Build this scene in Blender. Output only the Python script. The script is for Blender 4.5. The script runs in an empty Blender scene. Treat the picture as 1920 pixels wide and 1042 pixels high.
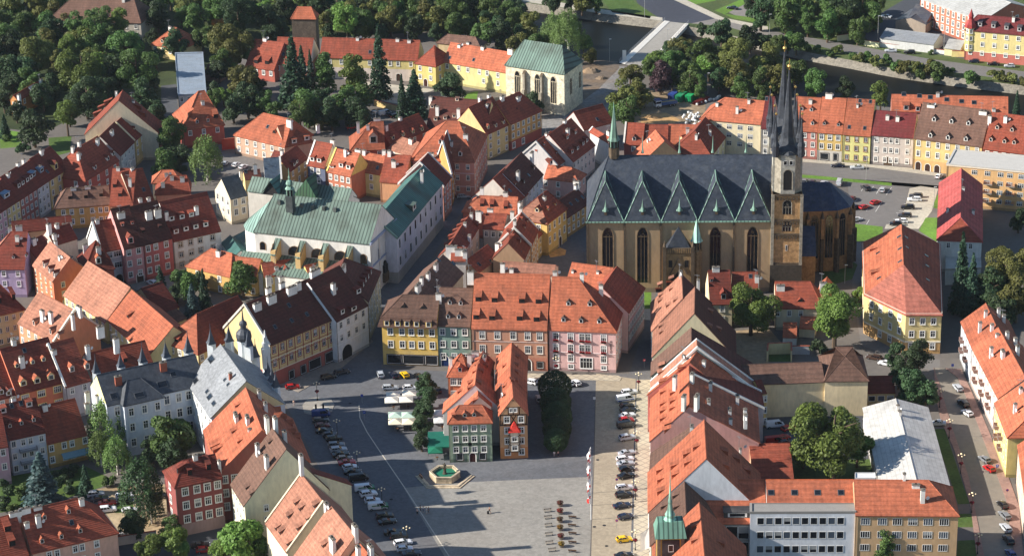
import bpy, bmesh, math, random
from mathutils import Vector, Matrix
R = math.radians
scene = bpy.context.scene
COL = scene.collection
# ------------------------------------------------------------------ camera
F_PX, PITCH, ROLL, CAM_H = 4700.0, R(22.5), -0.022, 294.0
CAM = Vector((0.0, -710.0, CAM_H))
_f = Vector((0, math.cos(PITCH), -math.sin(PITCH)))
_r0, _u0 = Vector((1, 0, 0)), Vector((0, math.sin(PITCH), math.cos(PITCH)))
C_R = math.cos(ROLL)*_r0 + math.sin(ROLL)*_u0
C_U = -math.sin(ROLL)*_r0 + math.cos(ROLL)*_u0
C_F = _f
cd = bpy.data.cameras.new('camera'); cam = bpy.data.objects.new('camera', cd); COL.objects.link(cam)
m3 = Matrix((C_R, C_U, -C_F)).transposed()
cam.matrix_world = Matrix.Translation(CAM) @ m3.to_4x4()
cd.sensor_width = 36; cd.lens = F_PX/1920*36; cd.clip_start = 5; cd.clip_end = 9000
scene.camera = cam
# ------------------------------------------------------------------ light
SUN_EL, SUN_DIR = R(28.5), Vector((1, 0.11, 0)).normalized()   # direction shadows fall
SUN_STR, SKY_STR = 5.0, 0.075
w = bpy.data.worlds.new('World'); scene.world = w; w.use_nodes = True
nt = w.node_tree; sky = nt.nodes.new('ShaderNodeTexSky'); sky.sky_type = 'NISHITA'; sky.sun_disc = False
sky.sun_elevation = SUN_EL
sky.sun_rotation = math.atan2(-SUN_DIR.x, -SUN_DIR.y)
sky.air_density = 1.3; sky.dust_density = 0.2; sky.ozone_density = 4.0
bg = nt.nodes['Background']; bg.inputs[1].default_value = SKY_STR
nt.links.new(sky.outputs[0], bg.inputs[0])
sd = bpy.data.lights.new('sun', 'SUN'); sd.energy = SUN_STR; sd.angle = R(0.5); sd.color = (1, .94, .86)
sun = bpy.data.objects.new('sun', sd); COL.objects.link(sun)
ld = (SUN_DIR*math.cos(SUN_EL) + Vector((0, 0, -math.sin(SUN_EL))))
sun.rotation_euler = ld.to_track_quat('-Z', 'Y').to_euler(); sun.location = (-300, 0, 300)
scene.view_settings.view_transform = 'Standard'; scene.view_settings.look = 'None'
scene.view_settings.exposure = 0.9; scene.view_settings.gamma = 1
scene.cycles.max_bounces = 4; scene.cycles.diffuse_bounces = 2; scene.cycles.glossy_bounces = 2
scene.cycles.transmission_bounces = 1; scene.cycles.transparent_max_bounces = 4
# ------------------------------------------------------------------ survey helpers: picture point -> place on the ground
TILES = {'s': (820, 640, 4.53), 't1': (360, 720, 3.236), 't2': (820, 280, 4.34), 't3': (140, 600, 4.007), 't4': (1200, 480, 4.007),
         't5': (0, 440, 4.007), 't6': (960, 180, 5.208), 't7': (420, 240, 5.208), 't8': (640, 200, 4.34), 'p': (0, 0, 1.0)}
for _i, _y in enumerate((0, 345, 692)):
    for _j, _x in enumerate((0, 480, 960, 1440)):
        TILES['abc'[_i] + str(_j+1)] = (_x, _y, 2.977)
TL = ['p']
def px(p):
    if isinstance(p[0], str): t, x, y = p
    else: t = TL[0]; x, y = p
    ox, oy, f = TILES[t]
    return ox + x/f, oy + y/f
def ray(p):
    x, y = px(p)
    return ((x-960)*C_R + (521-y)*C_U + F_PX*C_F).normalized()
def at(p, z=0.0):
    d = ray(p); k = (z-CAM.z)/d.z
    return CAM + d*k
def proj(v):
    d = v - CAM; k = d.dot(C_F)
    return Vector((960 + F_PX*d.dot(C_R)/k, 521 - F_PX*d.dot(C_U)/k))
def ppm(v):
    return F_PX/((v-CAM).dot(C_F))
# ------------------------------------------------------------------ materials
def lin(c):
    return tuple(((x/255)/12.92 if x <= 10 else ((x/255+.055)/1.055)**2.4) for x in c)
MATS = {}
def nodes_of(m):
    m.use_nodes = True; n = m.node_tree.nodes; return m.node_tree, n, n['Principled BSDF']
def mat(kind, c=(128, 128, 128), rough=None):
    key = (kind, c, rough)
    if key in MATS: return MATS[key]
    m = bpy.data.materials.new(kind); nt, n, b = nodes_of(m); L = nt.links; col = lin(c)
    def vary(sc1, amt1, sc2, amt2, coord='pos', stretch=None, vor=None):
        if coord == 'pos':
            g = n.new('ShaderNodeNewGeometry').outputs['Position']
        else:
            g = n.new('ShaderNodeTexCoord').outputs['Object']
        if stretch:
            mp = n.new('ShaderNodeMapping'); mp.inputs['Scale'].default_value = stretch; L.new(g, mp.inputs[0]); g = mp.outputs[0]
        val = None
        for sc, amt in ((sc1, amt1), (sc2, amt2)):
            t = n.new('ShaderNodeTexNoise'); t.inputs['Scale'].default_value = sc; t.inputs['Detail'].default_value = 4; L.new(g, t.inputs['Vector'])
            r = n.new('ShaderNodeMapRange'); r.inputs[1].default_value = .3; r.inputs[2].default_value = .7
            r.inputs[3].default_value = 1-amt; r.inputs[4].default_value = 1+amt; L.new(t.outputs[0], r.inputs[0])
            if val is None: val = r.outputs[0]
            else:
                mm = n.new('ShaderNodeMath'); mm.operation = 'MULTIPLY'; L.new(val, mm.inputs[0]); L.new(r.outputs[0], mm.inputs[1]); val = mm.outputs[0]
        if vor:
            t = n.new('ShaderNodeTexVoronoi'); t.inputs['Scale'].default_value = vor[0]; L.new(g, t.inputs['Vector'])
            sp = n.new('ShaderNodeSeparateColor'); L.new(t.outputs['Color'], sp.inputs[0])
            r = n.new('ShaderNodeMapRange'); r.inputs[3].default_value = 1-vor[1]; r.inputs[4].default_value = 1+vor[1]; L.new(sp.outputs[0], r.inputs[0])
            mm = n.new('ShaderNodeMath'); mm.operation = 'MULTIPLY'; L.new(val, mm.inputs[0]); L.new(r.outputs[0], mm.inputs[1]); val = mm.outputs[0]
        return val
    def setcol(val, tint=None):
        mx = n.new('ShaderNodeVectorMath'); mx.operation = 'SCALE'; mx.inputs[0].default_value = col
        L.new(val, mx.inputs['Scale']); out = mx.outputs[0]
        if tint:
            mc = n.new('ShaderNodeMix'); mc.data_type = 'RGBA'; L.new(out, mc.inputs['A']); mc.inputs['B'].default_value = (*lin(tint[0]), 1)
            g = n.new('ShaderNodeNewGeometry'); t = n.new('ShaderNodeTexNoise'); t.inputs['Scale'].default_value = tint[1]; t.inputs['Detail'].default_value = 5
            L.new(g.outputs['Position'], t.inputs['Vector'])
            r = n.new('ShaderNodeMapRange'); r.inputs[1].default_value = .48; r.inputs[2].default_value = .72; r.inputs[4].default_value = tint[2]
            L.new(t.outputs[0], r.inputs[0]); L.new(r.outputs[0], mc.inputs['Factor']); out = mc.outputs['Result']
        L.new(out, b.inputs['Base Color']); return out
    b.inputs['Roughness'].default_value = rough if rough is not None else .85
    b.inputs['Specular IOR Level'].default_value = .25
    if kind == 'roof_tile':
        v = vary(.12, .1, .9, .1, vor=(2.2, .13)); out = setcol(v, ((66, 54, 46), .3, .34))
        g2 = n.new('ShaderNodeTexCoord'); mp = n.new('ShaderNodeMapping'); mp.inputs['Scale'].default_value = (1.1, .12, .12); L.new(g2.outputs['Object'], mp.inputs[0])
        t = n.new('ShaderNodeTexNoise'); t.inputs['Scale'].default_value = 1; t.inputs['Detail'].default_value = 5; L.new(mp.outputs[0], t.inputs['Vector'])
        r = n.new('ShaderNodeMapRange'); r.inputs[1].default_value = .35; r.inputs[2].default_value = .65; r.inputs[3].default_value = .86; r.inputs[4].default_value = 1.1; L.new(t.outputs[0], r.inputs[0])
        oi = n.new('ShaderNodeObjectInfo'); r2 = n.new('ShaderNodeMapRange'); r2.inputs[3].default_value = .78; r2.inputs[4].default_value = 1.17; L.new(oi.outputs['Random'], r2.inputs[0])
        mm = n.new('ShaderNodeMath'); mm.operation = 'MULTIPLY'; L.new(r.outputs[0], mm.inputs[0]); L.new(r2.outputs[0], mm.inputs[1])
        w3 = n.new('ShaderNodeTexWave'); w3.bands_direction = 'Z'; w3.inputs['Scale'].default_value = .42; w3.inputs['Distortion'].default_value = .8; g3 = n.new('ShaderNodeNewGeometry'); L.new(g3.outputs['Position'], w3.inputs[0]); r3 = n.new('ShaderNodeMapRange'); r3.inputs[3].default_value = .9; r3.inputs[4].default_value = 1.08; L.new(w3.outputs['Fac'], r3.inputs[0])
        m4 = n.new('ShaderNodeMath'); m4.operation = 'MULTIPLY'; L.new(mm.outputs[0], m4.inputs[0]); L.new(r3.outputs[0], m4.inputs[1]); mm = m4
        mx = n.new('ShaderNodeVectorMath'); mx.operation = 'SCALE'; L.new(out, mx.inputs[0]); L.new(mm.outputs[0], mx.inputs['Scale']); L.new(mx.outputs[0], b.inputs['Base Color'])
        bp = n.new('ShaderNodeBump'); bp.inputs['Strength'].default_value = .5; bp.inputs['Distance'].default_value = .08
        wv = n.new('ShaderNodeTexWave'); wv.bands_direction = 'Z'; wv.inputs['Scale'].default_value = .9; wv.inputs['Distortion'].default_value = .6
        g = n.new('ShaderNodeNewGeometry'); L.new(g.outputs['Position'], wv.inputs[0]); L.new(wv.outputs['Fac'], bp.inputs['Height']); L.new(bp.outputs[0], b.inputs['Normal'])
    elif kind == 'plaster':
        v = vary(.2, .09, 1.4, .09, stretch=(1, 1, .35)); setcol(v, ((140, 130, 116), .22, .2))
    elif kind == 'stone':
        v = vary(.3, .18, 1.6, .18, vor=(1.3, .18)); setcol(v, ((60, 52, 44), .3, .5))
    elif kind == 'copper':
        v = vary(.15, .2, .8, .15, coord='obj', stretch=(1, .25, .25)); out = setcol(v, ((62, 60, 50), .12, .7))
        tc = n.new('ShaderNodeTexCoord'); wv = n.new('ShaderNodeTexWave'); wv.inputs['Scale'].default_value = .29; wv.inputs['Distortion'].default_value = .25; wv.bands_direction = 'X'
        L.new(tc.outputs['Object'], wv.inputs[0])
        r = n.new('ShaderNodeMapRange'); r.inputs[1].default_value = .6; r.inputs[2].default_value = .95; r.inputs[3].default_value = 1.08; r.inputs[4].default_value = .4; L.new(wv.outputs['Fac'], r.inputs[0])
        mx = n.new('ShaderNodeVectorMath'); mx.operation = 'SCALE'; L.new(out, mx.inputs[0]); L.new(r.outputs[0], mx.inputs['Scale']); L.new(mx.outputs[0], b.inputs['Base Color'])
        b.inputs['Roughness'].default_value = .6
    elif kind == 'slate':
        v = vary(.15, .14, 1.2, .14, vor=(1.8, .2)); setcol(v, ((110, 112, 112), .5, .22)); b.inputs['Roughness'].default_value = .55
        b.inputs['Specular IOR Level'].default_value = .4
    elif kind == 'sheet_metal':
        v = vary(.2, .08, 1.0, .07); out = setcol(v, ((120, 116, 108), .4, .4)); b.inputs['Roughness'].default_value = .5
        tc = n.new('ShaderNodeTexCoord'); br = n.new('ShaderNodeTexBrick'); br.inputs['Scale'].default_value = 1; br.inputs['Brick Width'].default_value = 3.2; br.inputs['Row Height'].default_value = 1.1; br.inputs['Mortar Size'].default_value = .04; br.inputs['Color1'].default_value = (1, 1, 1, 1); br.inputs['Color2'].default_value = (.9, .9, .9, 1); br.inputs['Mortar'].default_value = (.6, .6, .6, 1)
        L.new(tc.outputs['Object'], br.inputs['Vector']); mx = n.new('ShaderNodeVectorMath'); mx.operation = 'MULTIPLY'; L.new(out, mx.inputs[0]); L.new(br.outputs['Color'], mx.inputs[1]); L.new(mx.outputs[0], b.inputs['Base Color'])
    elif kind == 'cobble':
        v = vary(.04, .07, .4, .06, vor=(1.5, .12)); setcol(v, ((120, 106, 90), .035, .22))
    elif kind == 'asphalt':
        v = vary(.05, .1, .6, .08); setcol(v)
    elif kind == 'soil':
        v = vary(.08, .25, .7, .25); setcol(v, ((150, 120, 85), .1, .5))
    elif kind == 'grass':
        v = vary(.1, .25, 1.2, .25); setcol(v, ((92, 96, 48), .08, .5))
    elif kind == 'leaf':
        oi = n.new('ShaderNodeObjectInfo'); v = vary(.35, .3, 1.6, .25)
        hs = n.new('ShaderNodeHueSaturation'); out = setcol(v)
        r = n.new('ShaderNodeMapRange'); r.inputs[3].default_value = .47; r.inputs[4].default_value = .515; L.new(oi.outputs['Random'], r.inputs[0])
        L.new(r.outputs[0], hs.inputs['Hue'])
        r2 = n.new('ShaderNodeMapRange'); r2.inputs[3].default_value = .7; r2.inputs[4].default_value = 1.25; L.new(oi.outputs['Random'], r2.inputs[0]); L.new(r2.outputs[0], hs.inputs['Value'])
        L.new(out, hs.inputs['Color']); L.new(hs.outputs[0], b.inputs['Base Color'])
        b.inputs['Roughness'].default_value = .6; b.inputs['Specular IOR Level'].default_value = .3
        tr = n.new('ShaderNodeBsdfTranslucent'); L.new(hs.outputs[0], tr.inputs[0]); ms = n.new('ShaderNodeMixShader'); ms.inputs[0].default_value = .3
        L.new(b.outputs[0], ms.inputs[1]); L.new(tr.outputs[0], ms.inputs[2]); L.new(ms.outputs[0], n['Material Output'].inputs[0])
    elif kind == 'water':
        b.inputs['Base Color'].default_value = (*col, 1); b.inputs['Roughness'].default_value = .35; b.inputs['Specular IOR Level'].default_value = .05
        bp = n.new('ShaderNodeBump'); bp.inputs['Strength'].default_value = .15; t = n.new('ShaderNodeTexNoise'); t.inputs['Scale'].default_value = .8
        g = n.new('ShaderNodeNewGeometry'); L.new(g.outputs['Position'], t.inputs[0]); L.new(t.outputs[0], bp.inputs['Height']); L.new(bp.outputs[0], b.inputs['Normal'])
    elif kind == 'glass':
        b.inputs['Base Color'].default_value = (*col, 1); b.inputs['Roughness'].default_value = .12; b.inputs['Specular IOR Level'].default_value = .6
    elif kind == 'car_paint':
        b.inputs['Base Color'].default_value = (*col, 1); b.inputs['Roughness'].default_value = .3; b.inputs['Specular IOR Level'].default_value = .5
        b.inputs['Coat Weight'].default_value = .5; b.inputs['Coat Roughness'].default_value = .08
    elif kind == 'gold':
        b.inputs['Base Color'].default_value = (*col, 1); b.inputs['Metallic'].default_value = .9; b.inputs['Roughness'].default_value = .3
    else:
        v = vary(.5, .05, 3, .05); setcol(v)
    MATS[key] = m; return m
# ------------------------------------------------------------------ object helpers
class MB:
    """collects faces; build() links them as one mesh object"""
    def __init__(s): s.v = []; s.f = []; s.m = []; s.mats = []
    def mi(s, m):
        if m not in s.mats: s.mats.append(m)
        return s.mats.index(m)
    def face(s, pts, m):
        k = len(s.v); s.v += [tuple(p) for p in pts]; s.f.append(tuple(range(k, k+len(pts)))); s.m.append(s.mi(m))
    def box(s, x0, x1, y0, y1, z0, z1, m, M=None, top=None):
        P = [Vector((x, y, z)) for z in (z0, z1) for x, y in ((x0, y0), (x1, y0), (x1, y1), (x0, y1))]
        if M: P = [M @ p for p in P]
        for q, mm in (((3, 2, 1, 0), m), ((4, 5, 6, 7), top or m), ((0, 1, 5, 4), m), ((1, 2, 6, 5), m), ((2, 3, 7, 6), m), ((3, 0, 4, 7), m)):
            s.face([P[i] for i in q], mm)
    def prism(s, poly, z0, z1, m, top=None):
        n = len(poly)
        for i in range(n):
            a, b = poly[i], poly[(i+1) % n]
            s.face([(a[0], a[1], z0), (b[0], b[1], z0), (b[0], b[1], z1), (a[0], a[1], z1)], m)
        s.face([(p[0], p[1], z1) for p in poly], top or m)
    def lathe(s, prof, m, n=10, c=(0, 0), caps=True):
        for (r0, z0), (r1, z1) in zip(prof, prof[1:]):
            for i in range(n):
                a, b = 2*math.pi*i/n, 2*math.pi*(i+1)/n
                q = [(c[0]+r0*math.cos(a), c[1]+r0*math.sin(a), z0), (c[0]+r0*math.cos(b), c[1]+r0*math.sin(b), z0),
                     (c[0]+r1*math.cos(b), c[1]+r1*math.sin(b), z1), (c[0]+r1*math.cos(a), c[1]+r1*math.sin(a), z1)]
                if r1 < 1e-4: q = q[:3]
                elif r0 < 1e-4: q = [q[0], q[2], q[3]]
                s.face(q, m)
    def tube(s, a, b, r, m, n=6, r2=None):
        a, b = Vector(a), Vector(b); d = (b-a).normalized(); r2 = r if r2 is None else r2
        x = d.orthogonal().normalized(); y = d.cross(x)
        for i in range(n):
            t0, t1 = 2*math.pi*i/n, 2*math.pi*(i+1)/n
            c0, c1 = x*math.cos(t0)+y*math.sin(t0), x*math.cos(t1)+y*math.sin(t1)
            s.face([a+c0*r, a+c1*r, b+c1*r2, b+c0*r2], m)
        s.face([b+(x*math.cos(2*math.pi*i/n)+y*math.sin(2*math.pi*i/n))*r2 for i in range(n)], m)
    def mesh(s, name, smooth=False):
        me = bpy.data.meshes.new(name); me.from_pydata(s.v, [], s.f)
        for m in s.mats: me.materials.append(m)
        me.polygons.foreach_set('material_index', s.m)
        if smooth: me.polygons.foreach_set('use_smooth', [True]*len(s.f))
        me.update(); return me
    def build(s, name, parent=None, smooth=False, weld=False):
        me = s.mesh(name, smooth)
        if weld:
            bm = bmesh.new(); bm.from_mesh(me); bmesh.ops.remove_doubles(bm, verts=bm.verts, dist=.001); bm.to_mesh(me); bm.free()
        return put(name, me, parent)
def put(name, me, parent=None, loc=None, rz=None, sc=None):
    o = bpy.data.objects.new(name, me); COL.objects.link(o)
    if parent: o.parent = parent
    if loc is not None: o.location = loc
    if rz is not None: o.rotation_euler = (0, 0, rz)
    if sc is not None: o.scale = sc
    return o
def tag(o, label, cat, group=None):
    o['label'] = label; o['category'] = cat
    if group: o['group'] = group
    return o
def thing(name, label, cat, loc=(0, 0, 0), rz=0.0, group=None):
    o = bpy.data.objects.new(name, None); COL.objects.link(o); o.empty_display_size = .5
    o.location = loc; o.rotation_euler = (0, 0, rz); return tag(o, label, cat, group)
def struct(name, mb, kind='structure'):
    o = mb.build(name); o['kind'] = kind; return o
KIDS = {}
def copy_tree(o, parent=None):
    c = o.copy(); COL.objects.link(c); c.parent = parent
    for ch in kids(o): copy_tree(ch, c)
    return c
def kids(o):
    if o.name not in KIDS: KIDS[o.name] = [x for x in bpy.data.objects if x.parent == o]
    return KIDS[o.name]
WHITE, CREAM = (228, 224, 214), (226, 208, 168)
# ------------------------------------------------------------------ building kit
GLASS = mat('glass', (26, 30, 36)); GLASS_REFLECT = mat('glass', (70, 80, 92)); CURT = mat('cloth', (150, 150, 148)); WRND = random.Random(4)  # grey-blue second pane tone: a reflection painted into the glass colour
def soft(c): return tuple(int(x*.76+216*.2) for x in c)
FRAME = mat('painted_wood', (226, 224, 218)); DARK = mat('dark_paint', (34, 32, 32))
ROOF = {'o': (168, 95, 68), 'p': (152, 104, 84), 'r': (136, 68, 50), 'd': (114, 53, 41), 'b': (102, 76, 64), 'k': (86, 47, 39), 'm': (100, 42, 42)}
CACHE = {}
def window_mesh(trim, ww=1.1, wh=1.7, style='cross', var=0):
    key = ('win', trim, ww, wh, style, var)
    if key in CACHE: return CACHE[key]
    s = MB(); tm = mat('painted_trim', trim) if trim else None; a, h = ww/2, wh/2
    def ring(a, h, wd, y, m, sill=False):
        s.box(-a-wd, a+wd, -y, 0, h, h+wd, m); s.box(-a-wd, a+wd, -y-(.1 if sill else 0), 0, -h-wd, -h, m)
        s.box(-a-wd, -a, -y, 0, -h, h, m); s.box(a, a+wd, -y, 0, -h, h, m)
    if tm: ring(a, h, .17, .09, tm, True)
    fw = .1
    ring(a-fw, h-fw, fw, .06, FRAME)
    s.face([(-a+fw, -.02, -h+fw), (a-fw, -.02, -h+fw), (a-fw, -.02, h-fw), (-a+fw, -.02, h-fw)], (GLASS, GLASS_REFLECT, GLASS)[var])
    if var == 2: s.face([(-a+fw, -.025, -h*.1), (a-fw, -.025, -h*.1), (a-fw, -.025, h-fw), (-a+fw, -.025, h-fw)], CURT)
    if style != 'plain':
        n = 1 if ww < 1.5 else 2 if ww < 2.2 else 3
        for i in range(n):
            x = -a + (i+1)*ww/(n+1); s.box(x-.05, x+.05, -.05, 0, -h+fw, h-fw, FRAME)
        if style == 'cross': s.box(-a+fw, a-fw, -.045, 0, h*.3-.05, h*.3+.05, FRAME)
    CACHE[key] = s.mesh('window'); return CACHE[key]
def arch_mesh(ww, wh, m, frame, proud=.06, n=8, pointed=False, tracery=False):
    key = ('arch', ww, wh, m.name, frame.name, pointed, tracery)
    if key in CACHE: return CACHE[key]
    s = MB(); a = ww/2
    def outline(k):
        A = a+k; pts = [(-A, 0), (A, 0)]; hs = wh-(a*1.6 if pointed else a)
        for i in range(n+1):
            t = i/n
            if pointed:
                if t <= .5: x = A*(1-(2*t)**1.6); z = hs+(a*1.6+k)*math.sin(t*math.pi)
                else: x = -A*(1-(2*(1-t))**1.6); z = hs+(a*1.6+k)*math.sin((1-t)*math.pi)
            else: x = A*math.cos(math.pi*t); z = hs+A*math.sin(math.pi*t)
            pts.append((x, z))
        return pts
    o, i = outline(.22), outline(0)
    s.face([(x, -.02, z) for x, z in i], m)
    for k in range(1, len(o)):
        p, q, r, t = o[k], o[(k+1) % len(o)], i[(k+1) % len(o)], i[k]
        s.face([(p[0], -proud-.06, p[1]), (q[0], -proud-.06, q[1]), (r[0], -proud, r[1]), (t[0], -proud, t[1])], frame)
        s.face([(t[0], -proud, t[1]), (r[0], -proud, r[1]), (r[0], -.02, r[1]), (t[0], -.02, t[1])], frame)
        s.face([(q[0], -proud-.06, q[1]), (p[0], -proud-.06, p[1]), (p[0], 0, p[1]), (q[0], 0, q[1])], frame)
    if tracery:
        for x in (-a/3, a/3): s.box(x-.07, x+.07, -.06, -.02, 0, wh-a*1.5, frame)
        s.box(-a*.92, a*.92, -.05, -.02, wh-a*1.9, wh-a*1.9+.18, frame)
        s.tube((0, -.05, wh-a*1.0), (0, -.02, wh-a*1.0), a*.33, frame, 8)
    CACHE[key] = s.mesh('arch'); return CACHE[key]
def chimney_mesh(wd, dp, h, c):
    key = ('chim', wd, dp, h, c)
    if key in CACHE: return CACHE[key]
    s = MB(); m = mat('plaster', c); cap = mat('concrete', (120, 112, 102))
    s.box(-wd/2, wd/2, -dp/2, dp/2, -2.2, h, m)
    s.box(-wd/2-.1, wd/2+.1, -dp/2-.1, dp/2+.1, h, h+.14, cap)
    n = max(1, int(wd/.6))
    for i in range(n):
        x = -wd/2+(i+.5)*wd/n; s.box(x-.17, x+.17, -.17, .17, h+.14, h+.4, DARK if i % 2 else cap)
    CACHE[key] = s.mesh('chimney'); return CACHE[key]
def dormer_mesh(kind, t, wd, hw, wall, roof):
    key = ('dorm', kind, round(t, 2), wd, hw, wall, roof.name)
    if key in CACHE: return CACHE[key]
    s = MB(); wm = mat('plaster', wall); a = wd/2
    if kind == 'g':
        rh = a*1.05; o = .16; d1 = hw/t; d2 = (hw+rh)/t
        s.face([(-a, 0, -.15), (a, 0, -.15), (a, 0, hw), (0, 0, hw+rh), (-a, 0, hw)], wm)
        for x in (-a, a): s.face([(x, 0, -.15), (x, 0, hw), (x, d1, hw), (x, .1, -.15)], wm)
        for sg in (-1, 1):
            e = sg*(a+o); ze = hw-o*1.05
            s.face([(e, -.2, ze), (0, -.2, hw+rh), (0, d2, hw+rh), (e, ze/t, ze)], roof)
            s.face([(e, -.2, ze-.12), (0, -.2, hw+rh-.12), (0, -.2, hw+rh), (e, -.2, ze)], roof)
        gw, gh = wd*.3, hw*.38
        s.box(-gw-.1, gw+.1, -.05, 0, hw*.52-gh-.1, hw*.52+gh+.1, FRAME)
        s.face([(-gw, -.06, hw*.52-gh), (gw, -.06, hw*.52-gh), (gw, -.06, hw*.52+gh), (-gw, -.06, hw*.52+gh)], GLASS)
    elif kind in 'st':
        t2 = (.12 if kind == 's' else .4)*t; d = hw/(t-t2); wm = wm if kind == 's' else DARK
        s.face([(-a, 0, -.1), (a, 0, -.1), (a, 0, hw), (-a, 0, hw)], wm)
        for x in (-a, a): s.face([(x, 0, -.1), (x, 0, hw), (x, d, hw+t2*d)], roof)
        o = .15; z0 = hw-.2*t2+.04
        s.face([(-a-o, -.25, z0), (a+o, -.25, z0), (a+o, d, hw+t2*d+.04), (-a-o, d, hw+t2*d+.04)], roof)
        s.face([(-a-o, -.25, z0-.12), (a+o, -.25, z0-.12), (a+o, -.25, z0), (-a-o, -.25, z0)], roof)
        if kind == 's': s.box(-a*.7, a*.7, -.04, 0, hw*.15, hw*.85, FRAME); s.face([(-a*.55, -.05, hw*.25), (a*.55, -.05, hw*.25), (a*.55, -.05, hw*.78), (-a*.55, -.05, hw*.78)], GLASS)
    elif kind == 'e':                                          # eyelid dormer
        n = 8; t2 = .15*t
        prof = [(-a*1.6+3.2*a*i/n, hw*(.5-.5*math.cos(2*math.pi*i/n))) for i in range(n+1)]
        for (x0, z0), (x1, z1) in zip(prof, prof[1:]):
            s.face([(x0, 0, z0), (x1, 0, z1), (x1, z1/(t-t2), z1*t/(t-t2)+.02), (x0, z0/(t-t2), z0*t/(t-t2)+.02)], roof)
        s.face([(x, .02, z-.05) for x, z in prof], DARK)
    elif kind == 'k':                                          # roof window, hinged pane lying in the slope
        ct = 1/math.sqrt(1+t*t); l = hw*ct
        def q(x, y, up): return (x, y-up*t*ct, y*t+up*ct)
        for (x0, x1, y0, y1, up, m) in ((-a-.12, a+.12, -.12, l+.12, .1, mat('sheet_metal', (96, 98, 100))), (-a, a, 0, l, .13, GLASS)):
            s.face([q(x0, y0, up), q(x1, y0, up), q(x1, y1, up), q(x0, y1, up)], m)
            if m is not GLASS:
                s.face([q(x0, y0, 0), q(x1, y0, 0), q(x1, y0, up), q(x0, y0, up)], m)
                for x in (x0, x1): s.face([q(x, y0, 0), q(x, y0, up), q(x, y1, up), q(x, y1, 0)], m)
    CACHE[key] = s.mesh('dormer'); return CACHE[key]
def roof_material(c):
    if isinstance(c, str): return mat('roof_tile', ROOF[c])
    return mat(*c)
def aerial_mesh():
    if 'aerial' not in CACHE:
        s = MB(); m = mat('painted_steel', (130, 130, 132)); s.tube((0, 0, -.5), (0, 0, 3.6), .05, m, 5); s.tube((-.7, 0, 3.3), (.9, 0, 3.3), .04, m, 4)
        for x in (-.6, -.2, .2, .6): s.tube((x, -.45, 3.3), (x, .45, 3.3), .03, m, 4)
        CACHE['aerial'] = s.mesh('aerial')
    return CACHE['aerial']
def dish_mesh():
    if 'dish' not in CACHE:
        s = MB(); s.tube((0, 0, -.4), (0, 0, 1.0), .035, DARK, 5); m = mat('painted_steel', (222, 222, 220))
        for i in range(10):
            a, c = 2*math.pi*i/10, 2*math.pi*(i+1)/10; s.face([(0, -.05, 1.1), (.48*math.cos(a), -.2, 1.1+.48*math.sin(a)), (.48*math.cos(c), -.2, 1.1+.48*math.sin(c))], m)
        s.tube((0, -.05, 1.0), (0, -.5, 1.1), .02, DARK, 4); CACHE['dish'] = s.mesh('satellite_dish')
    return CACHE['dish']
class Block: pass
def perp_out(A, B):
    d = (B-A).to_2d().normalized(); return Vector((d.y, -d.x))
def solve_ridge(P, Q, E, h, t):
    e = at(E, h)
    def f(r):
        p, q = at(P, h+r), at(Q, h+r); u = (q-p).to_2d().normalized(); v = (e-p).to_2d(); return p, q, abs(v.x*u.y-v.y*u.x)
    lo, hi = .1, 25
    for k in range(1, 100):                      # first crossing, then bisection
        r = .1+k*.2
        if t*f(r)[2] < r: lo, hi = r-.2, r; break
    for _ in range(30):
        r = (lo+hi)/2; p, q, d = f(r)
        if t*d > r: lo = r
        else: hi = r
    return r, p, q, e, d
def solve_eave(A, B, h, Rp, t, C=None):
    a, b = at(A, h), at(B, h); n = perp_out(a, b); rp = Vector(px(Rp)); lo, hi = .3, 40
    for _ in range(40):
        w_ = (lo+hi)/2; off = Vector((-n.x*w_, -n.y*w_, t*w_))
        p, q = proj(a+off), proj(b+off); d = (q-p).normalized(); v = rp-p
        if d.x*v.y-d.y*v.x < 0: lo = w_          # picture point lies above the line -> farther
        else: hi = w_
    return a, b, w_
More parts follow.
